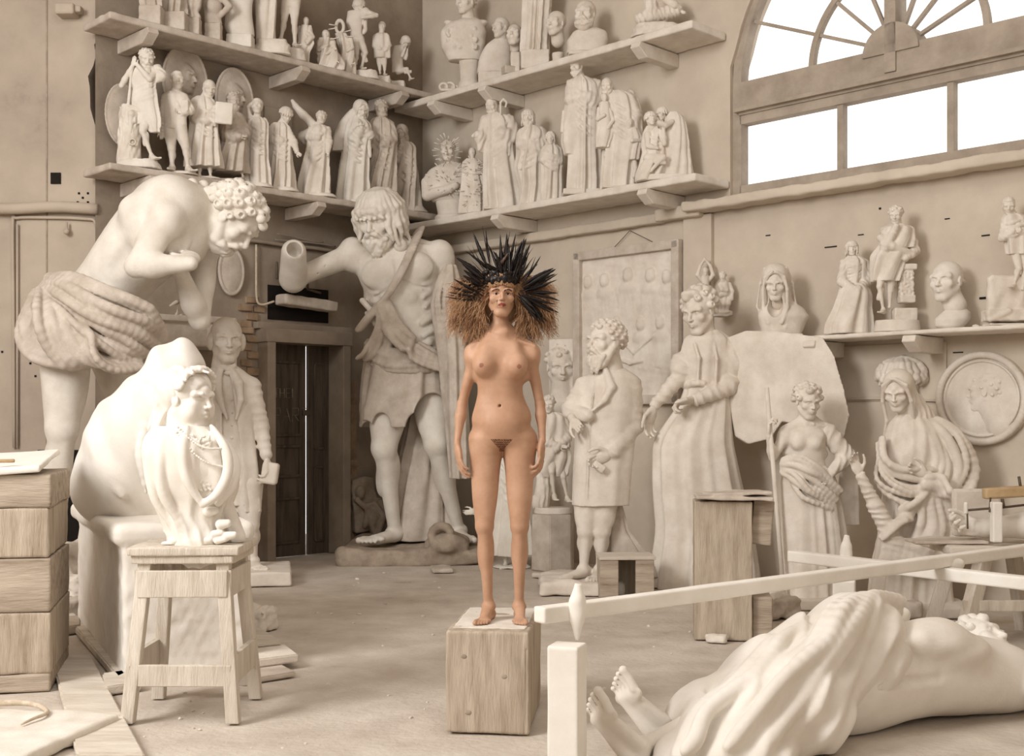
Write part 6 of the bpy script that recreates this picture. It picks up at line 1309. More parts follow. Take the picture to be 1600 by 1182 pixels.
def spear_woman():
    F = Fig('statue', 'plaster woman with a long spear and a skirt knotted at the hips', 'statue', 1268, 9.5, 0, GFL, h=.007); P = lambda x, y, z=0: F.P(x, y, z*F.u); u = F.u; S = 54*u
    B = Sculpt(); H = head(B, P(1262, 628, -8), 54*u, 12, -12, 0, P(1262, 662, 2), fem=True, nr=.28)
    J = dict(pelvis=P(1262, 752), belly=P(1260, 730), chest=P(1260, 697), neck=P(1262, 660), shl=P(1232, 674), shr=P(1290, 672), hpl=P(1246, 765), hpr=P(1278, 765)); torso(B, J, 56*u, fem=True)
    for x in (1247, 1273): B.ell(P(x, 693, -16), (11*u, 9*u, 11*u), 5*u)
    arm(B, P(1230, 675, 0), P(1208, 715, -2), P(1201, 682, -18), 52*u, True, g=.95); hand(B, P(1201, 680, -18), (0, -.1, 1), (1, -.2, 0), 46*u, .9, .2)
    Hs = Sculpt(); hair_curls(Hs, H, 60, .10, -.25, 6)
    W = Sculpt(); row = lambda y, x, w_, dz=0, f=.66: (P(0, y)[2], P(x, y)[0], dz*u, w_*u, w_*u*f)
    W.loft([row(*q) for q in ((728, 1260, 34), (745, 1262, 42), (790, 1268, 46), (850, 1274, 50), (930, 1278, 54))]+[(0.06, P(1278, 940)[0], 0, 54*u, 36*u)], 3*u, fold=(9, 1.5*u, 6*u, 1.9, .3, 1.6))
    drape_tube(W, [P(1222, 730, -12), P(1245, 735, -30), P(1272, 755, -36), P(1306, 780, -22)], [.06, .11, .14, .10], (0, 0, 1), 5, .03, .02, 3)
    W.cone(P(1293, 676, 0), P(1322, 712, -2), 15*u, 14*u, 6*u, disp=wavefold((1, 0, -.4), 12*u, 2.2*u, 3)); W.cone(P(1322, 714, -2), P(1300, 738, -24), 13*u, 8*u, 4*u, disp=wavefold((1, 0, -.4), 10*u, 1.8*u, 5))
    W.loft([row(722, 1330, 12, 14, .5), row(780, 1328, 17, 14, .5), row(822, 1328, 18, 14, .5)], 4*u, fold=(3, u, u, 1, .1, 1))
    hand(B, P(1300, 738, -25), (-.6, 0, -.5), (0, -1, 0), 46*u, .6, .2)
    B.tube([P(1288, 674), P(1320, 712, -2), P(1300, 737, -24)], 5*u, 3*u)
    F.part('figure', B, 'plaster'); F.part('hair', Hs, 'plaster'); F.part('skirt', W, 'plaster', nz=(.4*u, .04/u)); tubes('spear', [([tuple(P(1198, 606, -18)), tuple(P(1226, 944, -20))], 3.6*u)], 'plaster', F.o, 10)
    K = Sculpt(); nz = Noise(3, 2); K.box(P(1275, 0, 0)*A(1, 0, 0)+A(0, -.0, .04), (.34, .30, .045), .01, None, .02, disp=lambda X, Y, Z: .02*nz(X, Y, Z)); K.cut(2, 0); F.part('base', K, 'plaster')
spear_woman()
def saint():
    F = Fig('statue', 'plaster veiled saint in a heavy gathered robe beside the round medallion', 'statue', 1420, 9.15, 0, GFL, h=.007); P = lambda x, y, z=0: F.P(x, y, z*F.u); u = F.u
    B = Sculpt(); H = head(B, P(1403, 612, -14), 58*u, -35, -22, 0, P(1418, 650, 0), fem=True, nr=.26)
    Hs = Sculpt(); S_ = H.S; Hs.ell(H(0, -.12, .16), (S_*.40, S_*.46, S_*.42), .01, H.R); Hs.cone(H(0, -.25, -.1), P(1440, 668, 12), S_*.34, S_*.5, .05, disp=wavefold((1, .3, .2), .05, .01, 4)); Hs.ell(H(0, .44, -.02), (S_*.27, S_*.46, S_*.42), .02*S_, H.R, 's')
    for x_ in (-1, 1): Hs.tube([H(.05*x_, .28, .46), H(.30*x_, .22, .25), H(.38*x_, .18, -.2), H(.36*x_, .1, -.8), H(.5*x_, .05, -1.3)], .05*S_, .05*S_)
    Rb = Sculpt(); row = lambda y, x, w_, dz=0, f=.64: (P(0, y)[2], P(x, y)[0], dz*u, w_*u, w_*u*f)
    Rb.loft([row(*q) for q in ((646, 1424, 20), (660, 1430, 42), (700, 1432, 54), (740, 1428, 50), (762, 1424, 44), (800, 1425, 48), (860, 1424, 56), (930, 1424, 60))]+[(0.06, P(1424, 940)[0], 0, 62*u, 42*u)], 3*u, fold=(9, 1.8*u, 7*u, 2.9, .4, 1.6), pw=2.2)
    Rb.ell(P(1408, 690, -34), (16*u, 12*u, 20*u), 5*u, op='s')
    drape_tube(Rb, [P(1376, 690, -14), P(1385, 740, -34), P(1425, 760, -44), P(1465, 755, -36)], [.08, .12, .14, .1], (0, 0, 1), 4, .03, .025, 3)
    drape_tube(Rb, [P(1452, 665, -14), P(1475, 690, -24), P(1488, 730, -28), P(1470, 768, -36), P(1440, 765, -44)], [.10, .16, .2, .16, .1], (1, 0, .2), 6, .035, .03, 7)
    drape_tube(Rb, [P(1448, 775, -42), P(1410, 810, -44), P(1378, 840, -34)], [.04, .08, .08], (1, 0, 1), 3, .03, .03, 2)
    drape_tube(Rb, [P(1460, 775, -36), P(1468, 830, -40), P(1440, 870, -44), P(1380, 860, -40)], [.10, .16, .14, .1], (1, 0, .4), 5, .035, .035, 5)
    Rb.cone(P(1398, 850, -34), P(1368, 790, -38), 14*u, 12*u, 5*u, disp=wavefold((0, 0, 1), 10*u, 2*u, 4)); Rb.cone(P(1368, 792, -38), P(1345, 745, -38), 11*u, 8*u, 4*u, disp=wavefold((0, 0, 1), 10*u, 2*u, 4))
    hand(B, P(1343, 742, -38), (-.4, 0, 1), (0, -1, 0), 48*u, .4, .5); hand(B, P(1448, 742, -46), (-.8, 0, .3), (0, -1, 0), 50*u, .5, .3)
    B.tube([P(1418, 655), P(1425, 720), P(1452, 742, -44)], 6*u, 3*u); B.tube([P(1425, 700), P(1395, 835, -20), P(1368, 790, -38), P(1344, 744, -38)], 5*u, 3*u)
    F.part('figure', B, 'plaster'); F.part('hair', Hs, 'plaster'); F.part('robe', Rb, 'plaster', nz=(.4*u, .04/u))
    K = Sculpt(); nz = Noise(3, 2); K.box(P(1422, 0, 0)*A(1, 0, 0)+A(0, -.02, .04), (.38, .32, .045), .01, None, .02, disp=lambda X, Y, Z: .02*nz(X, Y, Z)); K.cut(2, 0); F.part('base', K, 'plaster')
saint()
# small figures behind the woman
def hexped(F, P, u, cx, w_, zt, m='dusty'):
    K = bmesh.new(); n = 6; vs = []
    for z, q in ((0, 1.0), (zt, .97)):
        vs.append([K.verts.new((float(P(cx, 0)[0])+w_*u*q*math.cos(a+.35), w_*u*q*math.sin(a+.35), z)) for a in np.arange(n)*pi/3])
    K.faces.new(vs[0][::-1]); K.faces.new(vs[1])
    for i in range(n): K.faces.new((vs[0][i], vs[0][(i+1) % n], vs[1][(i+1) % n], vs[1][i]))
    bmesh.ops.bevel(K, geom=list(K.edges), offset=.008, segments=2, affect='EDGES'); me = bpy.data.meshes.new('pedestal'); K.to_mesh(me); K.free(); return link('pedestal', me, m)
dch = 11.75; zt = zat(803, dch)
F = Fig('pedestal', 'six-sided dusty pedestal carrying the seated plaster child, behind the woman', 'pedestal', 864, dch, 0); o = hexped(F, lambda x, y: F.P(x, y), F.u, 864, 36, zt); o.location = F.o.location
for k in ('label', 'category'): o[k] = F.o[k]
bpy.data.objects.remove(F.o); o.name = 'pedestal'
stat('statuette', 'plaster child seated on a draped stump upon the six-sided pedestal', 'statue', 864, dch, zt, (857, 632, 26, -10, -10, -6), (860, 645, 1), [[(644, 862, 8), (650, 866, 17), (675, 868, 19), (700, 868, 17)], [(695, 866, 20), (715, 866, 24), (738, 864, 20), (745, 866, 15)]], (7, .05, .1, 1, .5, 1.5),
     arms=[((852, 656, 0), (856, 690, -12), (872, 698, -18), 6, 's', (1, 0, 0, 20)), ((880, 656, 0), (886, 685, -6), (868, 704, -18), 6, 's')], legs=[((862, 715, -4), (862, 738, -18), (866, 775, -12), 8, (868, 788, -24)), ((872, 720, 0), (880, 745, -10), (886, 778, -6), 8, (890, 788, -18))], hair='curls', m='plaster', base=(864, 30, 24, 10, 'round'), over=lambda F, B, Rb, Hs, P, u, H: Rb.cone(P(852, 745, 4), P(845, 786, 4), 12*u, 14*u, 6*u, disp=wavefold((1, 0, 0), 8*u, 2*u, 3)))
stat('statuette', 'pale plaster figure with an outstretched hand, seen between the woman\'s legs', 'statue', 800, 11.9, 0, (795, 690, 24, -20, 0), (797, 704, 1), [(702, 797, 8), (710, 797, 20), (750, 798, 20), (775, 798, 18), (815, 800, 24), (850, 800, 28), (868, 800, 28)], (8, .05, .1, 1, .3, 1.5),
     arms=[((780, 722, 0), (762, 770, -6), (742, 800, -10), 7, 's', (-1, 0, -.1, 26)), ((816, 722, 0), (822, 760, -4), (810, 790, -10), 7, 's')], legs=[((790, 850, 0), (790, 868, 0), (790, 882, 0), 8, (786, 888, -14)), ((808, 850, 0), (808, 868, 0), (808, 882, 0), 8, (810, 888, -14))], hair='waves', m='pale', base=(800, 30, 24, 4, 'rock'))
# ---------------------------------------------------------------- seated hooded marble, its block, and the bust on the stool
def hooded():
    F = Fig('marble_group', 'big white marble hooded figure hunched on a rough block behind the stool', 'statue', 255, 7.55, 0, None, h=.0056); P = lambda x, y, z=0: F.P(x, y, z*F.u); u = F.u
    K = Sculpt(); R = rotm(az=.46); nz = Noise(1.8, 3); n2 = Noise(7, 4); n3 = Noise(16, 6)
    c = A(-2.18, 6.72, 0)-A(F.X0, F.d, 0)
    ex, ey = A(math.cos(.46), math.sin(.46)*.0, 0), None
    ctr = c+R@A(.36, 0, 0)+R@A(0, 1.05, 0); ctr[2] = .42
    K.box(ctr, (.36, 1.05, .43), .02, R, .03, disp=lambda X, Y, Z: .014*nz(X, Y, Z)+.004*n2(X, Y, Z)+.003*n3(X, Y, Z))
    K.box(ctr+A(-.02, .02, .39), (.40, 1.09, .06), .03, R, .05, disp=lambda X, Y, Z: .012*nz(X, Y, Z)); K.cut(2, 0)
    F.part('rough_block', K, 'white', 1.25)
    B = Sculpt(); wf = wavefold((.75, .2, .5), .26, .030, 5, 1.3, 1.3)
    B.ell(P(222, 718, 40), (.35, .48, .40), .12, disp=wf); B.ell(P(236, 665, 30), (.30, .42, .30), .14, disp=wf); B.ell(P(270, 640, 0), (.24, .38, .3), .14, disp=wf)
    B.cone(P(262, 620, 10), P(272, 580, -6), .20, .17, .12); B.ell(P(276, 578, -6), (.15, .19, .17), .05, rotm(ay=.5)); B.cone(P(268, 565, -6), P(286, 545, -10), .08, .055, .06)
    B.ell(P(315, 600, -20), (.09, .14, .12), .03, op='s'); B.cone(P(175, 760, 40), P(290, 780, 20), .26, .24, .14, disp=wf)
    for a in ([(270, 552, -20), (225, 600, -45), (180, 650, -50), (168, 730, -60), (190, 775, -64)], [(276, 560, -30), (240, 620, -62), (222, 700, -90), (228, 770, -84)], [(160, 640, -8), (148, 690, -20), (150, 745, -30)]): B.tube(spline([P(*q) for q in a], 5), [.012, .024, .024, .015], .035)
    B.ops.append((None, None, wavefold((.85, .1, .40), .25, .020, 8, 1.2, 1.5), 0, 'd'))
    F.part('figure', B, 'white', 1.2)
hooded()
def queen():
    zt = .845; F = Fig('bust', 'white plaster bust of an old woman in lace cap and shawl, on the stool', 'bust', 300, 6.05, zt, None, h=.0042); P = lambda x, y, z=0: F.P(x, y, z*F.u); u = F.u; S = 94*u
    B = Sculpt(); H = head(B, P(297, 624, 0), S, 62, -4, 0, P(290, 672, 6), fem=True, nr=.36); B.ell(H(0, .18, -.42), (.17*S, .15*S, .14*S), .06*S, H.R); B.ell(H(.2, .2, -.2), (.12*S, .14*S, .16*S), .06*S, H.R); B.ell(H(-.2, .2, -.2), (.12*S, .14*S, .16*S), .06*S, H.R)
    F.part('head', B, 'white')
    Hs = Sculpt(); wf = wavefold((1, .2, .3), .035, .006, 4); Hs.ell(H(0, -.05, .17), (.345*S, .41*S, .355*S), .01, H.R, disp=wavefold((.2, .9, .5), .03, .003, 4)); Hs.cone(H(0, .0, .56), H(0, .38, .36), .014*S, k=.02, op='s'); Hs.ell(H(0, .42, .02), (.24*S, .2*S, .24*S), .02, H.R, 's'); F.part('hair', Hs, 'white')
    V = Sculpt(); V.ell(H(0, -.22, .16), (.40*S, .40*S, .40*S), .01, H.R, disp=wavefold((.8, .3, .5), .05, .009, 4)); V.ell(H(0, .42, -.2), (.5*S, .42*S, .66*S), .02, H.R, op='s')
    V.cone(H(0, -.38, .05), P(246, 668, 8), .26*S, .16*S, .06, disp=wavefold((.9, .3, -.2), .045, .010, 6))
    V.tube([H(-.38*math.cos(a), .05+.0*a+.16*math.sin(a), .18+.34*math.sin(a)) for a in np.linspace(0, pi, 14)], .045*S, .015); V.cone(H(.1, .10, .52), H(.05, .42, .46), .035*S, .02*S, .02)
    rr = random.Random(3)
    for i in range(46): a = rr.uniform(0, pi); V.ell(H(-.39*math.cos(a), .10+.14*math.sin(a)+rr.uniform(-.05, .05), .16+.35*math.sin(a)), rr.uniform(.025, .045)*S, .006)
    F.part('lace_cap', V, 'white')
    C = Sculpt(); row = lambda y, x, w_, dz=0, f=.72: (P(0, y)[2], P(x, y)[0], dz*u, w_*u, w_*u*f)
    C.loft([row(*q) for q in ((664, 290, 26), (678, 290, 52), (705, 294, 66), (735, 300, 66), (765, 300, 58), (795, 300, 44), (825, 305, 36))], 4*u, fold=(5, 1.2*u, 3*u, 1.2, .4, 1.4), pw=2.2)
    F.part('chest', C, 'white')
    L = Sculpt()    # lace front and necklaces
    for i in range(240):
        t = rr.uniform(0, 1); x = 318+rr.uniform(-22, 20)-8*t; y = 680+88*t; L.ell(P(x, y, -46+abs(x-312)*.35+4*math.sin(t*3)), rr.uniform(1.3, 2.8)*u, 1.2*u)
    for (x0_, y0_, x1_, y1_) in ((278, 668, 352, 700), (276, 676, 350, 730)):
        for t in np.linspace(0, 1, 22): L.ell(P(x0_+(x1_-x0_)*t, y0_+(y1_-y0_)*t+14*math.sin(t*pi), -40-12*math.sin(t*pi)), 2.2*u, .4*u)
    F.part('lace_front', L, 'white')
    W = Sculpt(); W.loft([row(*q) for q in ((666, 286, 42), (680, 288, 60), (705, 294, 71), (735, 300, 73), (765, 302, 67), (795, 302, 54), (828, 306, 42))], 4*u, fold=(9, 1.5*u, 5*u, 1.2, .5, 1.5), pw=2.2)
    W.cone(P(308, 668, -62), P(326, 765, -66), 15*u, 27*u, 5*u, op='s')
    for q, r_ in (([(292, 668, -34), (286, 705, -52), (292, 750, -58), (316, 788, -52)], 5.5), ([(330, 666, -22), (352, 702, -38), (356, 738, -44), (340, 772, -50), (316, 790, -52)], 5.5), ([(262, 676, -30), (250, 725, -46), (256, 775, -48), (286, 824, -40)], 6), ([(242, 684, -14), (234, 730, -28), (242, 780, -34), (270, 822, -30)], 5), ([(352, 690, -10), (368, 725, -16), (362, 760, -26), (340, 790, -36)], 5)):
        W.tube(spline([P(*a) for a in q], 6), [r_*u*.5, r_*u, r_*u, r_*u*.5], 7*u)
    W.cone(P(302, 805, 0), P(308, 842, 0), 38*u, 46*u, 14*u, disp=wavefold((.9, .2, .3), 16*u, 3*u, 5))
    F.part('shawl', W, 'white')
    G = Sculpt(); nz = Noise(9, 4); G.ell(P(300, 856, 0), (50*u, 44*u, 14*u), .01, disp=lambda X, Y, Z: .012*nz(X, Y, Z)); G.cone(P(345, 770, 0), P(372, 840, 0), 13*u, 12*u, 10*u); G.cone(P(305, 815, 0), P(312, 852, 0), 36*u, 44*u, 12*u, disp=lambda X, Y, Z: .012*nz(X, Y, Z))
    for (x, y, r_) in ((262, 852, 8), (275, 846, 9), (305, 850, 9), (322, 846, 10), (345, 845, 9), (360, 838, 10), (330, 800, 12), (350, 820, 12), (340, 835, 9)): G.cone(P(x-5, y, -34), P(x+6, y-2, -36), r_*u*.7, r_*u*.5, 3*u)
    G.cut(2, 0); F.part('rocky_foot', G, 'white')
queen()
# ---------------------------------------------------------------- the reclining statue
def lying():
    F = Fig('reclining_statue', 'big pale plaster man lying on his back, a folded cloth over his legs', 'statue', 1250, 5.7, 0, None, h=.0046)
    def P(x, y, d): return A(xat(x, d)-F.X0, d-F.d, zat(y, d))
    B = Sculpt(); S = .36
    # torso from hips to shoulders, arched
    for (x, y, d, r) in ((1290, 1070, 5.70, (.27, .27, .26)), (1345, 1060, 5.78, (.27, .27, .24)), (1400, 1052, 5.86, (.26, .25, .20)), (1450, 1048, 5.95, (.29, .27, .20)), (1505, 1052, 6.05, (.30, .28, .19)), (1560, 1060, 6.15, (.26, .26, .16))): B.ell(P(x, y, d), r, .12)
    B.tube([P(1395, 1010, 5.6), P(1440, 1000, 5.62), P(1475, 990, 5.75), P(1455, 975, 6.0)], .015, .08); B.ell(P(1455, 1000, 5.75), (.17, .16, .10), .08); B.ell(P(1496, 1014, 5.8), (.15, .15, .07), .09); B.tube([P(1370, 1075, 5.5), P(1420, 1065, 5.55), P(1470, 1060, 5.62)], .012, .03, 's')
    B.ell(P(1345, 1010, 5.75), (.05, .05, .04), .03, op='s')
    B.cone(P(1560, 1055, 6.2), P(1550, 1025, 6.5), .12, .11, .08)
    H = Fr(P(1530, 1012, 6.55)+A(0, 0, .06), (.45, -.75, .45), (-.2, .3, .9), S); hd = Sculpt()
    head(B, P(1532, 1010, 6.55), S*.95, 50, 40, -40, None, ears=True)
    hb = Sculpt(); H2 = Fr(P(1532, 1010, 6.55), yawf(50, 40), upf(50, 40, -40), S*.95); hair_curls(hb, H2, 60, .09, -.3, 4)
    arm(B, P(1560, 1062, 6.0), P(1680, 1085, 5.7), P(1800, 1100, 5.6), S, g=1.15); hand(B, P(1802, 1100, 5.6), (1, -.2, -.05), (0, 0, -1), S*1.0, .4, .3); arm(B, P(1545, 1040, 6.4), P(1620, 1060, 6.9), P(1720, 1075, 7.2), S, g=1.1); hand(B, P(1722, 1075, 7.2), (.8, .5, -.05), (0, 0, -1), S*1.0, .4, .3)
    # legs under the cloth, feet
    leg(B, P(1275, 1062, 5.85), P(1150, 1060, 5.65), P(1038, 1132, 5.42), S*.92, fwd=(0, 0, 1)); leg(B, P(1270, 1100, 5.50), P(1140, 1100, 5.30), P(1002, 1168, 5.18), S*.92, fwd=(0, 0, 1))
    for (an, toe) in ((P(1034, 1134, 5.40), 0), (P(998, 1170, 5.16), 0)):
        s3 = .345; up = unit(A(.66, .66, .30)); ff = unit(A(-.52, .10, .85)); foot(B, an, an-up*.28*s3+ff*.9*s3, s3, up=up, side=-1, w=1.3)
    B.cut(2, 0.004)
    F.part('body', B, 'white'); F.part('hair', hb, 'white')
    C = Sculpt(); wf = wavefold((.72, .05, -.62), .120, .030, 3, 1.1, .5)
    C.cone(P(1090, 1118, 5.42), P(1220, 1070, 5.60), .13, .22, .08, disp=wf); C.cone(P(1220, 1068, 5.60), P(1335, 1028, 5.76), .22, .28, .10, disp=wf)
    C.cone(P(1120, 1150, 5.22), P(1240, 1105, 5.34), .16, .24, .08, disp=wf); C.cone(P(1240, 1100, 5.38), P(1340, 1000, 5.8), .20, .20, .10, disp=wf)
    C.ell(P(1160, 1178, 5.08), (.24, .16, .10), .10, disp=wf); C.cone(P(1340, 975, 5.95), P(1400, 968, 6.25), .12, .07, .06, disp=wf)
    drape_tube(C, [P(1400, 960, 6.0), P(1350, 962, 5.75), P(1320, 1000, 5.48), P(1275, 1060, 5.32), P(1225, 1130, 5.2), P(1180, 1185, 5.05)], [.09, .12, .13, .13, .13, .12], (.6, .1, .75), 4, .030, .05, 3)
    drape_tube(C, [P(1335, 952, 5.85), P(1290, 975, 5.55), P(1240, 1040, 5.35), P(1180, 1110, 5.2), P(1120, 1185, 5.05)], [.10, .15, .17, .17, .15], (.7, .1, .7), 5, .030, .05, 4)
    drape_tube(C, [P(1250, 1002, 5.62), P(1195, 1030, 5.48), P(1140, 1085, 5.3), P(1080, 1140, 5.15), P(1050, 1185, 5.05)], [.08, .13, .15, .15, .12], (.7, .1, .7), 4, .028, .05, 5)
    C.cut(2, .004); F.part('cloth', C, 'white', 1.05)
lying()
# ---------------------------------------------------------------- door, niche, masonry and things fixed to the left wall
def LP(s, z, o=0.0): return (CX-s/r2+o/r2, CY-s/r2-o/r2, z)
RL = rotm(az=pi/4); RR = rotm(az=-pi/4)
def doorway():
    F = empty('door_1', LP((DS0+DS1)/2, 0, -.1)); struct(F); F['label'] = 'dark panelled double door standing slightly ajar, with faint chalk letters'; F.rotation_euler.z = pi/4
    w_ = (DS1-DS0)/2          # local +x runs toward the corner, y into the wall
    def leaf(x0, x1, ang, hx, panels):
        L = new_box('door_leaf', (0, 0, 0), ((x1-x0)/2, .022, DZ/2-.001), 'door', F, None, .004); L.location = (hx, .0, DZ/2); L.rotation_euler.z = ang
        L.data.transform(Matrix.Translation(((x1-x0)/2 if hx <= x0+.01 else -(x1-x0)/2, 0, 0)))
        c = (x1-x0)/2 if hx <= x0+.01 else -(x1-x0)/2; hw = (x1-x0)/2-.08
        for z0, z1 in panels:
            for (cx, cz, a, b) in ((c, z0, hw, .014), (c, z1, hw, .014), (c-hw, (z0+z1)/2, .014, (z1-z0)/2), (c+hw, (z0+z1)/2, .014, (z1-z0)/2)):
                new_box('panel_moulding', (cx, -.028, cz-DZ/2), (a, .012, b), 'door', L, None, .004)
        return L
    split = w_*.28
    L1 = leaf(-w_+.01, split, .0, -w_+.01, ((.15, .62), (.86, 1.18), (1.30, 2.08)))
    leaf(split+.035, w_-.01, 0.0, w_-.01, ((.15, .95), (1.15, 2.08)))
    new_box('door_latch', (split+.0-(-w_+.01), -.03, .40), (.05, .012, .03), 'door', L1, None, .004)
    # chalk letters
    G = {'P': [[(0, 0), (0, 1), (.5, 1), (.55, .75), (.5, .5), (0, .5)]], 'A': [[(0, 0), (.3, 1), (.6, 0)], [(.12, .4), (.48, .4)]], 'R': [[(0, 0), (0, 1), (.5, 1), (.55, .75), (.5, .5), (0, .5)], [(.2, .5), (.6, 0)]], 'T': [[(0, 1), (.6, 1)], [(.3, 1), (.3, 0)]], 'H': [[(0, 0), (0, 1)], [(.55, 0), (.55, 1)], [(0, .5), (.55, .5)]], 'E': [[(.5, 0), (0, 0), (0, 1), (.5, 1)], [(0, .5), (.4, .5)]], 'L': [[(0, 1), (0, 0), (.5, 0)]], 'O': [[(0, .1), (0, .9), (.25, 1), (.5, .9), (.5, .1), (.25, 0), (0, .1)]]}
    Ls = []
    for txt, x0, z0, h in (('THEL', .16, 1.70, .10), ('PART', .16, 1.44, .15)):
        for i, ch in enumerate(txt):
            for st in G[ch]: Ls.append(([(x0+i*h*.78+a*h, -.0245, z0+b*h-DZ/2) for a, b in st], .006))
    o = tubes('chalk_writing', Ls, 'chalk', L1, 5, .4)
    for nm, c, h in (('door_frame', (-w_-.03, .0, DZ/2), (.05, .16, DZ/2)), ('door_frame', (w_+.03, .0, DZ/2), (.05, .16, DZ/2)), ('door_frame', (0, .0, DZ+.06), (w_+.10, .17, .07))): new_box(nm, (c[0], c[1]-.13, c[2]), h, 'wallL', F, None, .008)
doorway()
struct(wbox('L', 'trim_6', DS0-.17, DS1+.14, 0.0, .09, DZ+.13, DZ+.20, 'wallL'))
# dark passage behind the door
struct(wbox('L', 'trim_7', DS0-.1, DS1+.1, -1.5, -1.42, 0, 2.5, 'pier', bevel=0))
# niche over the door with an old beam
s0, s1 = sL(418), sL(512); zn0, zn1 = 2.52, 2.88
struct(wbox('L', 'trim_8', s1, s0, -.02, .012, zn0, zn1, 'hole_shade', bevel=0))
def lw_sculpt(name, s, z, o, label, cat, fn, m, h=.009, group=None):
    x, y, _ = LP(s, z, o); K = Sculpt(); fn(K); ob = link(name, K.mesh(name, h), m); ob.location = (x, y, z); ob.rotation_euler.z = pi/4; return tag(ob, label, cat, group)
nzw = Noise(6, 3); nzw2 = Noise(2.5, 4)
lw_sculpt('wooden_beam', (s0+s1)/2, 2.70, .16, 'weathered beam stub resting in the dark niche above the door', 'beam', lambda K: K.box((0, 0, 0), (.34, .10, .055), .01, rotm(ay=.06), .02, disp=lambda X, Y, Z: .008*nzw(X, Y, Z)), 'dusty')
lw_sculpt('bent_metal_hook', sL(432), 2.95, .08, 'bent metal angle on the wall above the niche, beside the broken-off hand', 'hook', lambda K: K.tube([(-.05, 0, .16), (-.05, 0, 0), (.12, -.02, -.02)], .014, .004), 'metal')
lw_sculpt('bent_metal_hook', sL(480), 2.86, .08, 'second bent metal angle, further right above the niche', 'hook', lambda K: K.tube([(-.05, 0, .18), (-.05, 0, 0), (.10, -.02, -.03)], .014, .004), 'metal', group=None)
# exposed masonry patches
def bricks(name, s_a, s_b, z_a, z_b, seed, label_m='brick', bw=.17, bh=.085, prob=.85):
    rr = random.Random(seed); bm = bmesh.new(); z = z_a; row = 0
    while z < z_b:
        s = s_a+(row % 2)*bw*.5
        while s < s_b:
            if rr.random() < prob: w2 = bw*rr.uniform(.8, 1.05)/2; box_bm(bm, (s, -rr.uniform(.0, .012), z), (w2-.007, .018, bh/2-.006+rr.uniform(-.006, .002)), None, .007, None, .004, rr)
            s += bw
        z += bh; row += 1
    me = bpy.data.meshes.new(name); bm.to_mesh(me); bm.free(); o = link(name, me, label_m); o.rotation_euler.z = pi/4
    return struct(o)
for i, (sa, sb, za, zb, pr) in enumerate(((sL(410), sL(382), 2.45, 2.78, .9), (sL(402), sL(384), 1.2, 2.45, .75), (sL(555), sL(530), .3, 1.9, .35), (sL(655), sL(560), 4.35, 4.75, .6), (sL(480), sL(390), 4.25, 4.75, .5))):
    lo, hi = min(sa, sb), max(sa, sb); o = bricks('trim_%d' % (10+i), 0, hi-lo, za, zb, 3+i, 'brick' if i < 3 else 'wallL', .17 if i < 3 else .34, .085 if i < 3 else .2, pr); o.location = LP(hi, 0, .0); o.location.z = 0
struct(wbox('L', 'trim_20', sL(556), sL(528), -.02, .018, .0, 1.9, 'brick'))
struct(tubes('trim_21', [([LP(s, 3.31+.004*math.sin(s*9), .05) for s in np.linspace(sL(560), sL(322), 30)], .020), ([LP(s, 3.36+.01*math.sin(s*5), .05) for s in np.linspace(sL(520), sL(425), 20)], .010), ([LP(s, 3.40+.015*math.sin(s*7), .06) for s in np.linspace(sL(500), sL(428), 20)], .008)], 'wallL', None, 8))
struct(tubes('trim_22', [(spline([LP(sL(397), 3.28, .04), LP(sL(397), 3.0, .04), LP(sL(397), 2.72, .05), LP(sL(404), 2.66, .06), LP(sL(420), 2.70, .10)], 8), .012)], 'rope', None, 6))
# oval plaque, moulded bracket with the small relief group
tag(hoop('oval_relief', 'small plain oval plaque on the left wall between the two giants', 361, 424, 18, 36, .04, rim=2.6, cat='relief', m='dusty'), None)
def corbel():
    x, y = LWs(262, .05); x, y = LWs(300, .02); F = empty('wall_bracket', (x, y, zat(545, y)), 'moulded plaster bracket shelf under the small relief group, behind the bent giant', 'bracket'); F.rotation_euler.z = pi/4
    K = Sculpt(); u = y/FPX; K.box((-.28, -.16, .12), (.50, .17, .12), .01, None, .015); K.box((-.28, -.18, .26), (.54, .20, .03), .01, None, .012); K.box((.10, -.20, .12), (.12, .20, .13), .01, None, .015); K.box((.10, -.2, .26), (.15, .23, .035), .008, None, .012)
    link('moulding', K.mesh('moulding', .011), 'dusty', F); return F
cb = corbel()
cz = cb.location.z+.285
F = Fig('relief_group', 'small plaster group of draped figures on the bracket behind the bent giant', 'relief', 250, cb.location.y-.02, cz, None, h=.0075); u = F.u; K = Sculpt(); P = lambda x, y, z=0: F.P(x, y, z*u)
for (x, y, s_, yw) in ((245, 448, 15, 20), (268, 452, 14, -30), (225, 470, 13, 30)): head(K, P(x, y, -6), s_*u, yw, -10, 0, P(x, y+10, -3), eyes=False)
K.cone(P(247, 462, -4), P(248, 500, -2), 13*u, 20*u, 8*u, disp=wavefold((1, 0, .3), 8*u, 2.4*u, 3)); K.cone(P(268, 465, -2), P(272, 498, 0), 11*u, 15*u, 8*u, disp=wavefold((1, 0, -.3), 8*u, 2.4*u, 5)); K.cone(P(226, 480, -2), P(224, 500, 0), 9*u, 16*u, 8*u, disp=wavefold((1, 0, .3), 8*u, 2.4*u, 7))
K.tube([P(228, 466, -16), P(240, 474, -20), P(252, 470, -20), P(264, 478, -18), P(276, 472, -12)], 3*u, 2*u)
K.cut(2, .0); F.single(K, 'dusty')
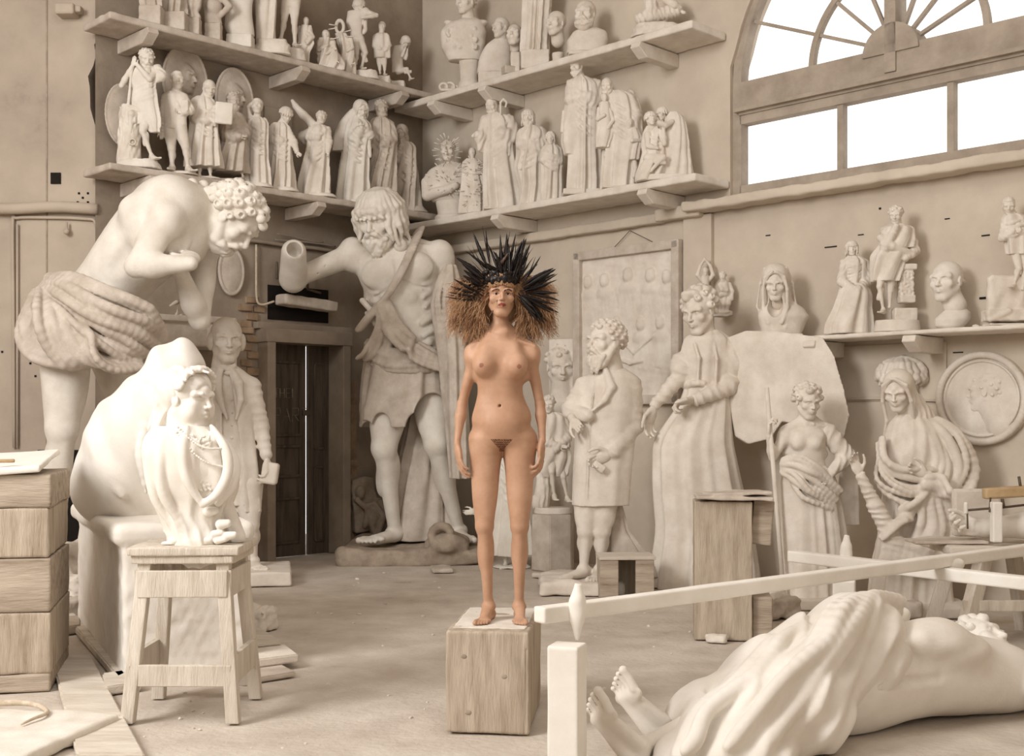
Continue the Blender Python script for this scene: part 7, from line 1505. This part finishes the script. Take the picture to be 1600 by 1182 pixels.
# pier details
struct(new_box('trim_23', (xat(87, 11.29), 11.295, zat(279, 11.3)), (.046, .012, .052), 'hole_shade', bevel=0))
struct(tubes('trim_24', [([(x, 11.22+.01*math.sin(x*3), zat(325, 11.22)+.01*math.sin(x*7)) for x in np.linspace(-6.9, px1-.02, 40)], .052)], 'pier', None, 10))
struct(tubes('trim_25', [(spline([(xat(x, 11.27), 11.27, zat(y, 11.27)) for x, y in ((22, 700), (21, 480), (20, 350), (26, 341), (60, 340), (130, 342), (150, 350), (152, 400))], 6), .016), ([(xat(27, 11.27), 11.27, z) for z in (1.2, 2, 3.3)], .012)], 'pier', None, 6))
struct(new_box('trim_27', (xat(118, 11.28), 11.30, .62), (.36, .012, .56), 'hole_shade', bevel=0.0))  # dark sheet on the pier: shading behind the giant's leg put into colour
dots = bmesh.new()
for (x, y) in ((123, 302), (137, 302), (129, 309), (121, 316), (137, 316), (47, 568), (55, 588), (88, 278), (3, 550)): box_bm(dots, (xat(x, 11.29), 11.297, zat(y, 11.29)), (.009, .006, .009))
me = bpy.data.meshes.new('trim_26'); dots.to_mesh(me); dots.free(); struct(link('trim_26', me, 'hole_shade'))
F = Fig('wall_light_box', 'small box fixture high on the pier at the top left', 'fixture', 105, 11.22, zat(24, 11.22), None, h=.012); K = Sculpt(); K.box((0, 0, .04), (.09, .09, .05), .005, None, .012); K.box((.10, 0, .05), (.04, .05, .03), .005, None, .01); F.single(K, 'pier')
F = Fig('hanging_hook', 'small plaster knob hanging on the pier beneath the pipe', 'hook', 104, 11.24, zat(362, 11.24), None, h=.006); K = Sculpt(); K.ell((0, 0, 0), .03, .01); K.cone((0, 0, 0), (0, 0, .08), .012, .012, .01); F.single(K, 'pier')
# ---------------------------------------------------------------- reliefs on the right wall
def relief_frame():
    a, b = sR(906), sR(1070); z0, z1 = 1.62, 3.17; x, y, _ = WP((a+b)/2, 0, .05); F = empty('framed_relief', (x, y, z0), 'large framed plaster relief with rows of worn figures hanging on the right wall', 'relief'); F.rotation_euler.z = -pi/4; w_ = (b-a)/2; h_ = (z1-z0)/2
    for c, hf in (((0, 0, .04), (w_, .06, .045)), ((0, 0, 2*h_-.04), (w_, .06, .045)), ((-w_+.04, 0, h_), (.045, .06, h_)), ((w_-.04, 0, h_), (.045, .06, h_))): new_box('frame', c, hf, 'dusty', F, None, .012)
    K = Sculpt(); nz = Noise(4, 3); n2 = Noise(12, 5); K.box((0, .02, h_), (w_-.06, .025, h_-.06), .003, None, .004, disp=lambda X, Y, Z: .004*nz(X, 0*Y, Z)+.004*n2(X, 0*Y, Z))
    rr = random.Random(4)
    for i, (fx, fz, s_) in enumerate(((-.50, .80, .95), (-.28, .80, 1.0), (.02, .82, 1.05), (.30, .80, 1.0), (.50, .78, .95), (-.12, .52, .9), (.18, .50, .9), (.42, .5, .9), (-.4, .45, .9))):
        X, Z = fx*w_*1.5, fz*2*h_; K.ell((X, -.004, Z), (.06*s_, .048, .075*s_), .012); K.ell((X, -.002, Z+.035), (.055*s_, .052, .035), .006); K.ell((X, .0, Z-.13), (.11*s_, .036, .06), .02)
        K.ell((X, .0, Z-.24), (.12*s_, .018, .19), .02, disp=wavefold((1, 0, .1), .05, .003, i, 1.0, .5))
    K.tube([(-.05, -.01, .62), (.1, -.02, .50), (.35, -.02, .66)], .015, .01); K.tube([(-.1, -.012, .45), (.05, -.02, .40), (.2, -.015, .42)], .02, .01)
    link('relief_panel', K.mesh('relief_panel', .009), 'plaster', F)
    tubes('hanging_wire', [([(-.2, .02, 2*h_), (0.02, .02, 2*h_+.16), (.3, .02, 2*h_+.02)], .004)], 'metal', F, 5)
relief_frame()
def head_plaque():
    x, y = RWs(878, .10); F = Fig('relief_plaque', 'square plaster plaque with a boy\'s face in relief beside the woman\'s shoulder', 'relief', 878, y, zat(640, y), None, h=.007); F.o.rotation_euler.z = 0; u = F.u; K = Sculpt()
    K.box((0, .03, 55*u), (26*u, .03, 55*u), .004, rotm(az=-.5), .008); head(K, A(-.01, .03, 66*u), 62*u, 6, -8, 0, A(0, .03, 30*u)); K.cone((0, .03, 30*u), (0, .03, 12*u), 16*u, 24*u, .03); hair_curls(K, Fr(A(-.01, .03, 66*u), yawf(6, -8), upf(6, -8), 62*u), 50, .07, -.05, 3); K.cut(1, .07, False); F.single(K, 'plaster')
head_plaque()
def wall_pt(px, py, off): x, y = RWs(px, off); return x, y, zat(py, y)
def medallion():
    x, y, z = wall_pt(1533, 623, .05); F = empty('round_medallion', (x, y, z), 'large round plaster medallion with a man\'s head in profile', 'medallion'); F.rotation_euler.z = -pi/4; R_ = .365
    lathe_p = Sculpt(); K = lathe_p
    K.ell((0, .05, 0), (R_, .07, R_), .003); K.ell((0, -.045, 0), (R_*.80, .05, R_*.80), .008, op='s')
    K.tube([(R_*.93*math.cos(t), .0, R_*.93*math.sin(t)) for t in np.linspace(0, 2*pi, 60)], .026, .008); K.tube([(R_*.80*math.cos(t), .0, R_*.80*math.sin(t)) for t in np.linspace(0, 2*pi, 60)], .010, .004)
    K.cut(1, .055, False); link('disc', K.mesh('disc', .0058), 'plaster', F)
    K = Sculpt(); H = head(K, A(.015, .012, .05), .30, -84, 0, 0, A(.09, .02, -.10)); hair_curls(K, H, 60, .05, -.1, 3); K.cone((.07, .02, -.08), (.13, .02, -.2), .09, .10, .04); K.ell((.06, .02, -.20), (.19, .04, .06), .03); K.cut(1, .03, False)
    def sq(V): V = V.copy(); V[:, 1] = .012+np.clip(V[:, 1]-.012, -1, .02)*.42; return V
    link('profile_head', K.mesh('profile_head', .0045, sq), 'plaster', F)
medallion()
def curlyhead():
    x, y, z = wall_pt(1412, 605, .10); F = Fig('mask_relief', 'plaster face relief with thick wavy hair hanging behind the veiled saint', 'relief', 1412, y, z-.22, None, h=.0065); K = Sculpt(); u = F.u
    H = head(K, A(0, .05, .24), 72*u, -25, 0, 0, None, fem=True); hair_waves(K, H, .25, 20, .075, 3, 1.15); rr = random.Random(5)
    for i in range(16): a = rr.uniform(-.2, pi+.2); K.tube([H(.40*math.cos(a), .1, .2+.28*math.sin(a)), H(.50*math.cos(a+.15), .15, .2+.38*math.sin(a+.15)), H(.52*math.cos(a+.4), .12, .22+.36*math.sin(a+.4))], .045*H.S, .01)
    K.cut(1, .14, False); F.single(K, 'plaster')
curlyhead()
def hands_up():
    x, y, z = wall_pt(1104, 455, .12); F = Fig('hanging_statuette', 'little plaster figure with both arms raised overhead, high behind the angel', 'statuette', 1103, y, z, 'small plaster figures hanging above the angel', h=.0065); K = Sculpt(); u = F.u; P = lambda a, b, c=0: F.P(a, b, c*u)
    head(K, P(1102, 424, -3), 13*u, 0, 0, 0, P(1102, 432), eyes=False); K.cone(P(1102, 434), P(1103, 455), 6*u, 5*u, 3*u)
    for sd in (-1, 1): K.tube([P(1102+6*sd, 438), P(1102+12*sd, 430, -2), P(1102+8*sd, 416, -2), P(1101, 405, -2)], [3*u, 3.2*u, 2.4*u, 2*u], 1.5*u)
    K.cone(P(1103, 455), P(1106, 472, 2), 7*u, 9*u, 4*u); F.single(K, 'plaster')
    x, y, z = wall_pt(1130, 500, .14); F = Fig('hanging_cherub', 'little plaster cherub on a leafy wall bracket behind the angel\'s head', 'statuette', 1130, y, z, 'small plaster figures hanging above the angel', h=.0065); K = Sculpt(); P = lambda a, b, c=0: F.P(a, b, c*u)
    H = head(K, P(1129, 432, -4), 15*u, -15, -10, 0, P(1130, 442), eyes=False); hair_curls(K, H, 30, .1, -.2, 3); K.cone(P(1131, 444), P(1133, 458), 7*u, 8*u, 3*u); K.tube([P(1140, 444), P(1144, 455, -2), P(1143, 468, -3)], 3*u, 2*u); K.tube([P(1124, 445, -2), P(1128, 453, -8), P(1136, 454, -8)], 2.8*u, 2*u); K.tube([P(1130, 460, -4), P(1118, 464, -8), P(1112, 472, -8)], 4*u, 3*u)
    for i in range(5): K.tube([P(1112+7*i, 462, 0), P(1110+7*i, 475, -6), P(1116+5*i, 486, -2)], [3*u, 4*u, 2*u], 2*u)
    K.ell(P(1128, 490, 2), (17*u, 8*u, 7*u), 3*u, disp=wavefold((0, 0, 1), 6*u, 1.6*u, 3)); F.single(K, 'plaster')
hands_up()
x, y = LWs(575, .12); F = Fig('relief_fragment', 'rough broken relief slab leaning on the wall beside the bearded giant', 'fragment', 576, y-.05, zat(838, y)-.02, None, h=.009); K = Sculpt(); u = F.u; nz = Noise(5, 3)
K.box(F.P(568, 782, 0)+A(0, .04, 0), (20*u, .05, 42*u), .01, rotm(az=.5, ay=-.08), .02, disp=lambda X, Y, Z: .02*nz(X, Y, Z)); K.box(F.P(590, 805, 0)+A(0, 0, 0), (15*u, .06, 30*u), .01, rotm(az=.5, ay=-.3), .02, disp=lambda X, Y, Z: .02*nz(X, Y, Z)); K.ell(F.P(563, 762, -8*u), (8*u, .05, 10*u), .02); K.tube([F.P(558, 775, -10*u), F.P(575, 790, -10*u), F.P(570, 815, -8*u)], .03, .02); K.tube([F.P(585, 780, -8*u), F.P(600, 800, -10*u), F.P(592, 825, -10*u)], .03, .02); o = F.single(K, 'dark')
o.location.z = 0.02; 
# support stone below it so it rests
new = Fig('rubble_piece', 'dark rubble heap against the wall under the leaning relief slab', 'rubble', 582, y-.02, 0, None, h=.012); K = Sculpt(); nz = Noise(4, 6); K.ell((0, 0, .05), (.26, .20, .16), .01, disp=lambda X, Y, Z: .035*nz(X, Y, Z)); K.cut(2, 0.0); new.single(K, 'dark')
o.location.z = .10
# wall slots on the right wall
slots = bmesh.new()
for (x, y, w2, h2) in ((1298, 386, 13, 1.2), (1540, 368, 8, 1.3), (1536, 466, 7, 2.4), (1327, 551, 8, 1.6), (1321, 599, 4, 4), (1372, 530, 2, 2), (1497, 551, 10, 1.2), (1200, 368, 5, 1), (1345, 367, 6, 1), (1480, 342, 5, 1), (1375, 326, 2, 2)):
    c = wall_pt(x, y, .004); u_ = c[1]/FPX; box_bm(slots, c, (w2*u_*.8, .005, h2*u_*.7), RR)
me = bpy.data.meshes.new('trim_30'); slots.to_mesh(me); slots.free(); struct(link('trim_30', me, 'hole_shade'))
struct(tubes('trim_31', [([wall_pt(1288, 625, .02), wall_pt(1370, 623, .02), wall_pt(1400, 624, .02), wall_pt(1475, 627, .02)], .012)], 'wallR', None, 6))
struct(wbox('R', 'trim_32', sR(1288), sR(1480), 0, .015, 1.62, 2.09, 'wallR'))
# ---------------------------------------------------------------- floor things on the right
def tallbox():
    F = empty('wooden_pedestal', (xat(1130, 8.05), 8.1, 0), 'tall scuffed plywood pedestal left of the spear woman', 'pedestal'); F.rotation_euler.z = -.12; h_ = 1.46-(785-HZ)/FPX*7.9
    K = Sculpt(); nz = Noise(3, 3); n2 = Noise(10, 4); K.box((0, 0, h_/2), (.19, .16, h_/2), .003, None, .006, disp=lambda X, Y, Z: .004*nz(X, Y, Z)+.002*n2(X, Y, Z)); link('front_board', K.mesh('front_board', .007), 'wood', F)
    K = Sculpt(); K.box((.26, .04, h_-.14), (.07, .14, .15), .003, rotm(ay=.1), .01, disp=lambda X, Y, Z: .006*nz(X, Y, Z)); link('side_board', K.mesh('side_board', .007), 'woodh', F)
    K = Sculpt(); K.box((.26, .03, .14), (.065, .14, .145), .003, None, .008, disp=lambda X, Y, Z: .004*nz(X, Y, Z)); link('side_board', K.mesh('side_board', .007), 'woodh', F)
    F2 = Fig('slate_stack', 'two thin broken slabs lying on top of the tall plywood pedestal', 'slab', 1145, 8.05, h_+.002, None, h=.006); K = Sculpt()
    K.box((.0, 0, .022), (.25, .17, .012), .002, rotm(az=-.1, ay=.02), .006, disp=lambda X, Y, Z: .006*nz(X*2, Y*2, Z)); K.box((.03, .0, .048), (.20, .14, .010), .002, rotm(az=.1, ay=-.03), .006, disp=lambda X, Y, Z: .008*nz(X*2, Y*2, Z)); K.cut(2, 0); F2.single(K, 'dusty')
tallbox()
def crate():
    d = 9.75; F = empty('low_crate', (xat(980, d), d+.15, 0), 'low open wooden crate on the floor in front of the frock-coated man', 'crate'); h_ = zat(872, d)
    for x in (-.145, .145): new_box('end_board', (x, -.12, h_/2-.01), (.075, .02, h_/2-.01), 'woodh', F, None, .005)
    for x in (-.21, .21): new_box('side_board', (x, .03, h_/2-.01), (.012, .15, h_/2-.01), 'wood', F, None, .004)
    new_box('back_board', (0, .17, h_/2), (.2, .012, h_/2), 'wood', F, None, .004); new_box('lid', (0, .02, h_-.005), (.23, .17, .014), 'wooddust', F, rotm(az=.02), .005)
crate()
# the measuring cross and its posts
def beamobj(name, label, p0, p1, hw, hh, z, m='beam', ext=None):
    a, b = A(*p0), A(*p1); c = (a+b)/2; L = np.linalg.norm((b-a)[:2])/2; an = math.atan2(b[1]-a[1], b[0]-a[0]); K = Sculpt(); nz = Noise(2, 4)
    K.box((0, 0, 0), (L, hw, hh), .002, None, .006, disp=lambda X, Y, Z: .0018*nz(X, Y, Z)); o = link(name, K.mesh(name, .0065), m); o.location = (c[0], c[1], z); o.rotation_euler.z = an; return tag(o, label, 'beam', 'white beams of the cross over the lying statue')
zB = .655
beamobj('long_beam', 'long white square beam running from the front post over the lying statue', (xat(842, 4.95), 4.95), (3.35, 7.58), .036, .034, zB)
beamobj('cross_beam', 'shorter white square beam crossing the long one near the trestle table', (xat(1236, 7.75), 7.75), (xat(1640, 6.35), 6.35), .040, .036, zB-.072)
def post(px, d, h_, hw, label, az=.25):
    K = Sculpt(); nz = Noise(3, 5); K.box((0, 0, h_/2), (hw, hw, h_/2), .003, None, .006, disp=lambda X, Y, Z: .0015*nz(X, Y, Z)); o = link('white_post', K.mesh('white_post', .006), 'beam'); o.location = (xat(px, d), d, 0); o.rotation_euler.z = az; return tag(o, label, 'post', 'white posts round the lying statue')
post(886, 4.95, .535, .066, 'thick white square post standing in the front, left of the statue\'s feet', -.35)
post(1319, 6.92, .54, .062, 'white square post standing behind the cloth of the lying statue', -.3)
def plug(px, d, z0, z1, label):
    F = Fig('plaster_plug', label, 'plaster cone', px, d, z0, 'lumpy plaster cones gripping the white beams', h=.0045); K = Sculpt(); nz = Noise(14, 3); L = z1-z0
    K.loft([(0, 0, 0, .009, .009), (L*.2, 0, 0, .018, .016), (L*.42, 0, 0, .036, .034), (L*.52, 0, 0, .040, .038), (L*.74, 0, 0, .038, .036), (L*.82, .004, 0, .027, .024), (L*.9, .006, 0, .022, .02), (L, .006, 0, .014, .014)], .004, disp=lambda X, Y, Z: .004*nz(X, Y, Z)); F.single(K, 'beam')
plug(902, 5.02, .537, .775, 'lumpy plaster cone holding the long beam above the front post')
plug(1322, 7.45, .50, .745, 'lumpy plaster cone holding the cross beam at its far end')
K = Sculpt(); K.ell((0, 0, 0), (.10, .07, .06), .01, disp=lambda X, Y, Z: .01*Noise(12, 3)(X, Y, Z)); o = link('plaster_joint', K.mesh('plaster_joint', .006), 'beam'); o.location = (xat(1478, 6.93), 6.93, zB-.03); tag(o, 'yellowed plaster lump binding the two crossing beams', 'plaster')
# trestle table, arm cast, pointing frame
def trestle():
    d = 8.1; F = empty('trestle_table', (xat(1560, d), d, 0), 'dusty trestle table at the right edge carrying the arm cast', 'table'); zt = zat(853, d-.3); nz = Noise(5, 3)
    K = Sculpt(); K.box((0.05, 0, zt-.03), (.50, .34, .028), .003, None, .012, disp=lambda X, Y, Z: .006*nz(X, Y, Z)); link('table_top', K.mesh('table_top', .009), 'wooddust', F)
    for (x0, y0, x1, y1) in ((-.18, -.22, -.36, -.30), (.12, -.26, .12, -.34), (.26, -.26, .36, -.34), (-.2, .25, -.36, .3), (.2, .25, .3, .3)):
        a, b = A(x0, y0, zt-.06), A(x1, y1, 0); c = (a+b)/2; L = np.linalg.norm(b-a)/2; q = Vector(b-a).to_track_quat('Z', 'Y').to_matrix(); new_box('leg', tuple(c), (.04, .045, L+.01), 'stool', F, [list(r) for r in q], .005)
    new_box('crossbar', (.0, -.27, .25), (.34, .02, .035), 'stool', F, None, .004)
    F2 = Fig('flat_board', 'thin warped board jutting from the left end of the trestle table', 'board', 1478, 7.95, zt+.001, None, h=.007); K = Sculpt(); K.box((0, 0, .012), (.24, .12, .010), .002, None, .004, disp=lambda X, Y, Z: .004*nz(X, Y, Z)); K.cut(2, 0); F2.single(K, 'dusty')
    zt2 = zt+.025; F3 = Fig('arm_cast', 'pale plaster forearm with a closed hand lying palm up on the trestle table', 'arm cast', 1560, 7.95, zt2, None, h=.0048); u = F3.u; P = F3.P; K = Sculpt(); S = .34
    zc = .07
    def Q_(px, z, dy=0): p = P(px, 830, dy); p[2] = z; return p
    K.cone(Q_(1542, .075), Q_(1600, .095), .062, .085, .03); K.cone(Q_(1600, .095), Q_(1660, .10), .085, .10, .03); K.cone(Q_(1525, .075), Q_(1548, .078), .060, .055, .03)
    hand(K, Q_(1536, .078), (-1, -.05, 0), (0, -.75, .65), S*1.08, .62, .15, 1, k=.02); K.cut(2, 0); F3.single(K, 'white')
    zc = zt2
    F4 = Fig('upright_block', 'white square stick standing on the table, strapped to the arm cast', 'stick', 1545, 7.90, zt2, None, h=.005); K = Sculpt(); K.box((0, -.12, .13), (.031, .03, .13), .002, None, .005); F4.single(K, 'beam')
    F5 = Fig('pointing_frame', 'wooden and steel pointing frame reaching over the arm cast', 'measuring tool', 1545, 7.9, 0, None, h=.005); P = F5.P
    K = Sculpt(); K.box((P(1545, 772, 0)+P(1640, 765, 0))/2, (.235, .04, .036), .003, rotm(ay=-.06), .014); F5.part('wooden_bar', K, 'rust')
    tubes('steel_rod', [([tuple(P(1508, 798, -.05)), tuple(P(1570, 793, -.05)), tuple(P(1640, 785, -.05))], .008), ([tuple(P(1511, 790, -.05)), tuple(P(1512, 827, -.05))], .0055), ([tuple(P(1566, 780, -.04)), tuple(P(1569, 795, -.05))], .010), ([tuple(P(1548, 775, -.02)), tuple(P(1546, 800, -.12))], .006), ([tuple(P(1592, 745, 0)), tuple(P(1596, 770, 0))], .010)], 'metal', F5.o, 8)
    K = Sculpt(); K.cone(P(1509, 788, -.05), P(1509, 801, -.05), .014, .014, .004); F5.part('clamp', K, 'beam')
    tubes('stand', [([tuple(P(1640, 768, 0)), (P(1640, 0)[0], .25, 0.0)], .03)], 'stool', F5.o, 8)
    tag(new_box('leaning_board', (3.15, 8.15, .0+zt+.02+.22), (.16, .03, .16), 'plaster', None, None, .02, None, 0), 'rounded plaster lump standing at the back of the trestle table, cut by the frame', 'plaster').location.z -= .05
trestle()
# ---------------------------------------------------------------- left foreground
def stool():
    zt = .845; x0, d0 = -1.60, 6.05; F = empty('wooden_stool', (x0, d0, 0), 'tall whitened wooden stool carrying the bust of the old woman', 'stool'); nz = Noise(5, 3)
    K = Sculpt(); K.box((0, 0, zt-.022), (.27, .25, .020), .002, rotm(az=.03), .006, disp=lambda X, Y, Z: .003*nz(X, Y, Z)); link('seat', K.mesh('seat', .006), 'stool', F)
    K = Sculpt(); K.box((0, 0, zt-.062), (.25, .235, .020), .002, None, .006, disp=lambda X, Y, Z: .003*nz(X, Y, Z)); link('under_board', K.mesh('under_board', .006), 'stool', F)
    zl = zt-.08; T_, B_ = .19, .255
    for sx in (-1, 1):
        for sy in (-1, 1):
            a, b = A(sx*T_, sy*T_*.95, zl), A(sx*B_, sy*B_, 0); c = (a+b)/2; L = np.linalg.norm(b-a)/2; bm = bmesh.new(); box_bm(bm, (0, 0, 0), (.032, .032, 1), None, .006, None, 0)
            me = bpy.data.meshes.new('leg')
            for v in bm.verts: t = (v.co.z+1)/2; p = b*(1-t)+a*t; v.co = Vector((v.co.x+p[0], v.co.y+p[1], p[2]))
            bm.to_mesh(me); bm.free(); link('leg', me, 'stool', F)
    at = lambda z: B_+(T_-B_)*z/zl
    for sy in (-1, 1):
        new_box('apron', (0, sy*(at(.66)+.022), .665), (at(.665)+.02, .014, .065), 'stool', F, None, .005, None, .002, 3)
        new_box('stretcher', (0, sy*(at(.22)+.012), .225 if sy < 0 else .12), (at(.22)+.01, .014, .052), 'stool', F, None, .005, None, .002, 4)
    for sx in (-1, 1):
        new_box('apron', (sx*(at(.66)+.022), 0, .665), (.014, at(.665)+.02, .065), 'stool', F, None, .005, None, .002, 5)
        new_box('stretcher', (sx*(at(.3)+.02), 0, .25), (.014, at(.25)+.0, .07), 'stool', F, None, .005, None, .002, 6)
stool()
def stack():
    d = 6.75; zt = 1.30; F = empty('planked_crate', (xat(-60, 6.7), 6.75, 0), 'big planked wooden crate standing at the left edge', 'crate'); az = .24; F.rotation_euler.z = az; x1 = .50; rr = random.Random(5); z = 0.0
    hs = [.10, .33, .29, .27, .18]
    for i, h_ in enumerate(hs):
        K = Sculpt(); nz = Noise(3, 3+i); n2 = Noise(11, 7+i); K.box((0, 0, z+h_/2), (x1+rr.uniform(-.006, .006), .42, h_/2-.001), .002, rotm(ay=rr.uniform(-.010, .010)), .004, disp=lambda X, Y, Z: .0025*nz(X, Y, Z)+.002*n2(X*.4, Y, Z)); link('plank', K.mesh('plank', .009), 'wood' if i % 2 else 'woodh', F); z += h_
    K = Sculpt(); nz = Noise(2.2, 5); K.box((-.04, 0, z+.035), (x1-.01, .45, .016), .002, rotm(ay=-.06, ax=.08), .006, disp=lambda X, Y, Z: .006*nz(X, Y, Z)); o = link('white_board', K.mesh('white_board', .008), 'beam'); o.location = F.location; o.rotation_euler.z = az; tag(o, 'white-painted board lying on top of the planked crate', 'board')
    K = Sculpt(); K.box((0, 0, .012), (.05, .012, .010), .001, rotm(az=.5), .003); o = link('wood_offcut', K.mesh('wood_offcut', .005), 'rust'); o.location = (xat(5, 6.4), 6.42, z+.06); tag(o, 'small wooden offcut on the white board', 'offcut')
stack()
def plank(name, label, pts, th, m, z0=0.0, seed=1, cat='plank', group=None):
    """pts: four floor points in photo pixels"""
    W_ = [A(xat(x, fl(y)), fl(y)) for x, y in pts]; c = sum(W_)/4; bm = bmesh.new(); v0 = [bm.verts.new((*(p-c), z0)) for p in W_]; v1 = [bm.verts.new((*(p-c), z0+th)) for p in W_]
    bm.faces.new(v0[::-1]); bm.faces.new(v1)
    for i in range(4): bm.faces.new((v0[i], v0[(i+1) % 4], v1[(i+1) % 4], v1[i]))
    bmesh.ops.recalc_face_normals(bm, faces=bm.faces); bmesh.ops.bevel(bm, geom=list(bm.edges), offset=min(.008, th*.3), segments=2, affect='EDGES'); me = bpy.data.meshes.new(name); bm.to_mesh(me); bm.free(); o = link(name, me, m); o.location = (c[0], c[1], 0); return tag(o, label, cat, group)
GP = 'dusty planks lying round the marble block'
plank('floor_plank', 'wide dusty plank on the floor between the planked crate and the stool', [(80, 1036), (140, 1030), (226, 1190), (120, 1190)], .035, 'wooddust', group=GP)
plank('floor_plank', 'narrow plank lying along the left foot of the marble block', [(94, 962), (108, 958), (196, 1066), (184, 1072)], .05, 'wooddust', group=GP)
plank('floor_plank', 'short stub of plank poking out left of the stool leg', [(160, 1066), (215, 1058), (222, 1080), (165, 1088)], .05, 'wooddust', group=GP)
plank('floor_plank', 'dark plank behind the planked crate, beneath the rubble', [(60, 982), (126, 974), (126, 990), (60, 1000)], .06, 'woodh', group=GP)
plank('floor_slab', 'lowest broken slab on the floor right of the stool', [(360, 1052), (440, 1046), (462, 1058), (380, 1072)], .03, 'dusty', group='broken slabs stacked right of the stool', cat='slab')
plank('floor_slab', 'middle broken slab of the pile right of the stool', [(350, 1028), (446, 1028), (466, 1044), (380, 1056)], .05, 'plaster', .032, group='broken slabs stacked right of the stool', cat='slab')
plank('floor_slab', 'top pale board of the pile right of the stool', [(330, 985), (412, 1010), (440, 1030), (350, 1040)], .025, 'wooddust', .084, group='broken slabs stacked right of the stool', cat='slab')
def stone(name, label, px, py, r, h_, seed, m='plaster', cat='rubble', z0=0.0, grp=None, gr=.011):
    d = fl(py); o_ = Fig(name, label, cat, px, d, z0, grp, h=gr); K = Sculpt(); nz = Noise(1.1/max(r), int(seed)); n2 = Noise(3/max(r), int(seed)+1); K.box((0, 0, h_/2), (r[0], r[1], h_/2), .01, rotm(az=seed), min(.03, h_*.3), disp=lambda X, Y, Z: min(r[0], r[1], h_*.8)*.22*nz(X, Y, Z)+min(r[0], r[1], h_*.8)*.08*n2(X, Y, Z)); K.cut(2, 0.0); return o_.single(K, m)
stone('stone_slab', 'big pale flat stone in the bottom left corner', -8, 1160, (.40, .38), .06, 2.9, 'pale', 'stone', gr=.009)
tubes('bent_rod', [(spline([(xat(-30, 5.8), 5.9, .085), (xat(20, 5.8), 5.92, .085), (xat(62, 5.8), 5.85, .085), (xat(74, 5.7), 5.72, .085), (xat(58, 5.6), 5.62, .082), (xat(36, 5.55), 5.54, .078)], 8), [.014]*40+[.004])], 'rope', None, 8) if False else None
pp = spline([(xat(-30, 5.75), 5.83, .082), (xat(20, 5.75), 5.85, .082), (xat(58, 5.75), 5.78, .082), (xat(72, 5.65), 5.66, .08), (xat(58, 5.6), 5.55, .078), (xat(36, 5.5), 5.48, .07)], 8)
tag(tubes('bent_hose', [(pp, np.linspace(.017, .005, len(pp)))], 'rope', None, 10), 'curved pale rope end lying on the flat stone at the left', 'rope')
GRB = 'rubble between the planked crate and the marble block'
stone('rubble_stone', 'upper pointed plaster chunk of the rubble heap', 108, 925, (.20, .14), .42, 2, 'plaster', grp=GRB)
stone('rubble_stone', 'middle plaster chunk of the rubble heap', 104, 948, (.14, .12), .24, 3, 'plaster', grp=GRB)
stone('rubble_stone', 'lowest plaster chunk of the rubble heap, beside the crate', 98, 968, (.13, .10), .15, 4, 'dusty', grp=GRB)
stone('rubble_stone', 'plaster rubble lump seen between the stool legs', 300, 1030, (.18, .12), .22, 5, 'pale')
stone('rubble_stone', 'low plaster rubble right of the stool leg', 392, 985, (.16, .12), .16, 6, 'plaster')
stone('rubble_stone', 'broken plaster crust on the floor in front of the frock-coated man', 870, 902, (.22, .12), .05, 7, 'plaster')
stone('rubble_stone', 'flat crust beside the bearded giant\'s rock base', 690, 893, (.16, .10), .04, 8, 'dusty')
stone('rubble_stone', 'crumbled stone at the foot of the tall plywood pedestal', 1120, 1004, (.07, .05), .05, 9, 'plaster')
stone('rubble_stone', 'rough stone on the floor right of the tall plywood pedestal', 1216, 965, (.14, .12), .16, 10, 'dusty')
stone('rubble_stone', 'broken block under the veiled saint', 1400, 962, (.22, .14), .12, 11, 'dusty')
rr = random.Random(21); GC = 'small crumbs scattered on the floor'
for i in range(70):
    px, py = rr.choice([(rr.uniform(380, 1080), rr.uniform(905, 1170)), (rr.uniform(430, 700), rr.uniform(890, 1000)), (rr.uniform(860, 1080), rr.uniform(930, 1080)), (rr.uniform(220, 480), rr.uniform(1080, 1175))]); d = fl(py); s_ = rr.uniform(.004, .013)*d/6
    if 690 < px < 870 and py > 940: continue
    bm = bmesh.new(); bmesh.ops.create_icosphere(bm, subdivisions=1, radius=s_)
    for v in bm.verts: v.co *= rr.uniform(.7, 1.3); v.co.z *= .6
    me = bpy.data.meshes.new('floor_crumb'); bm.to_mesh(me); bm.free(); o = link('floor_crumb', me, rr.choice(['plaster', 'dusty', 'plaster'])); X_, Y_ = xat(px, d), d; o.location = (X_, Y_, floor_z(X_, Y_)+s_*.3); tag(o, 'tiny crumb of plaster lying on the dusty floor', 'crumb', GC)
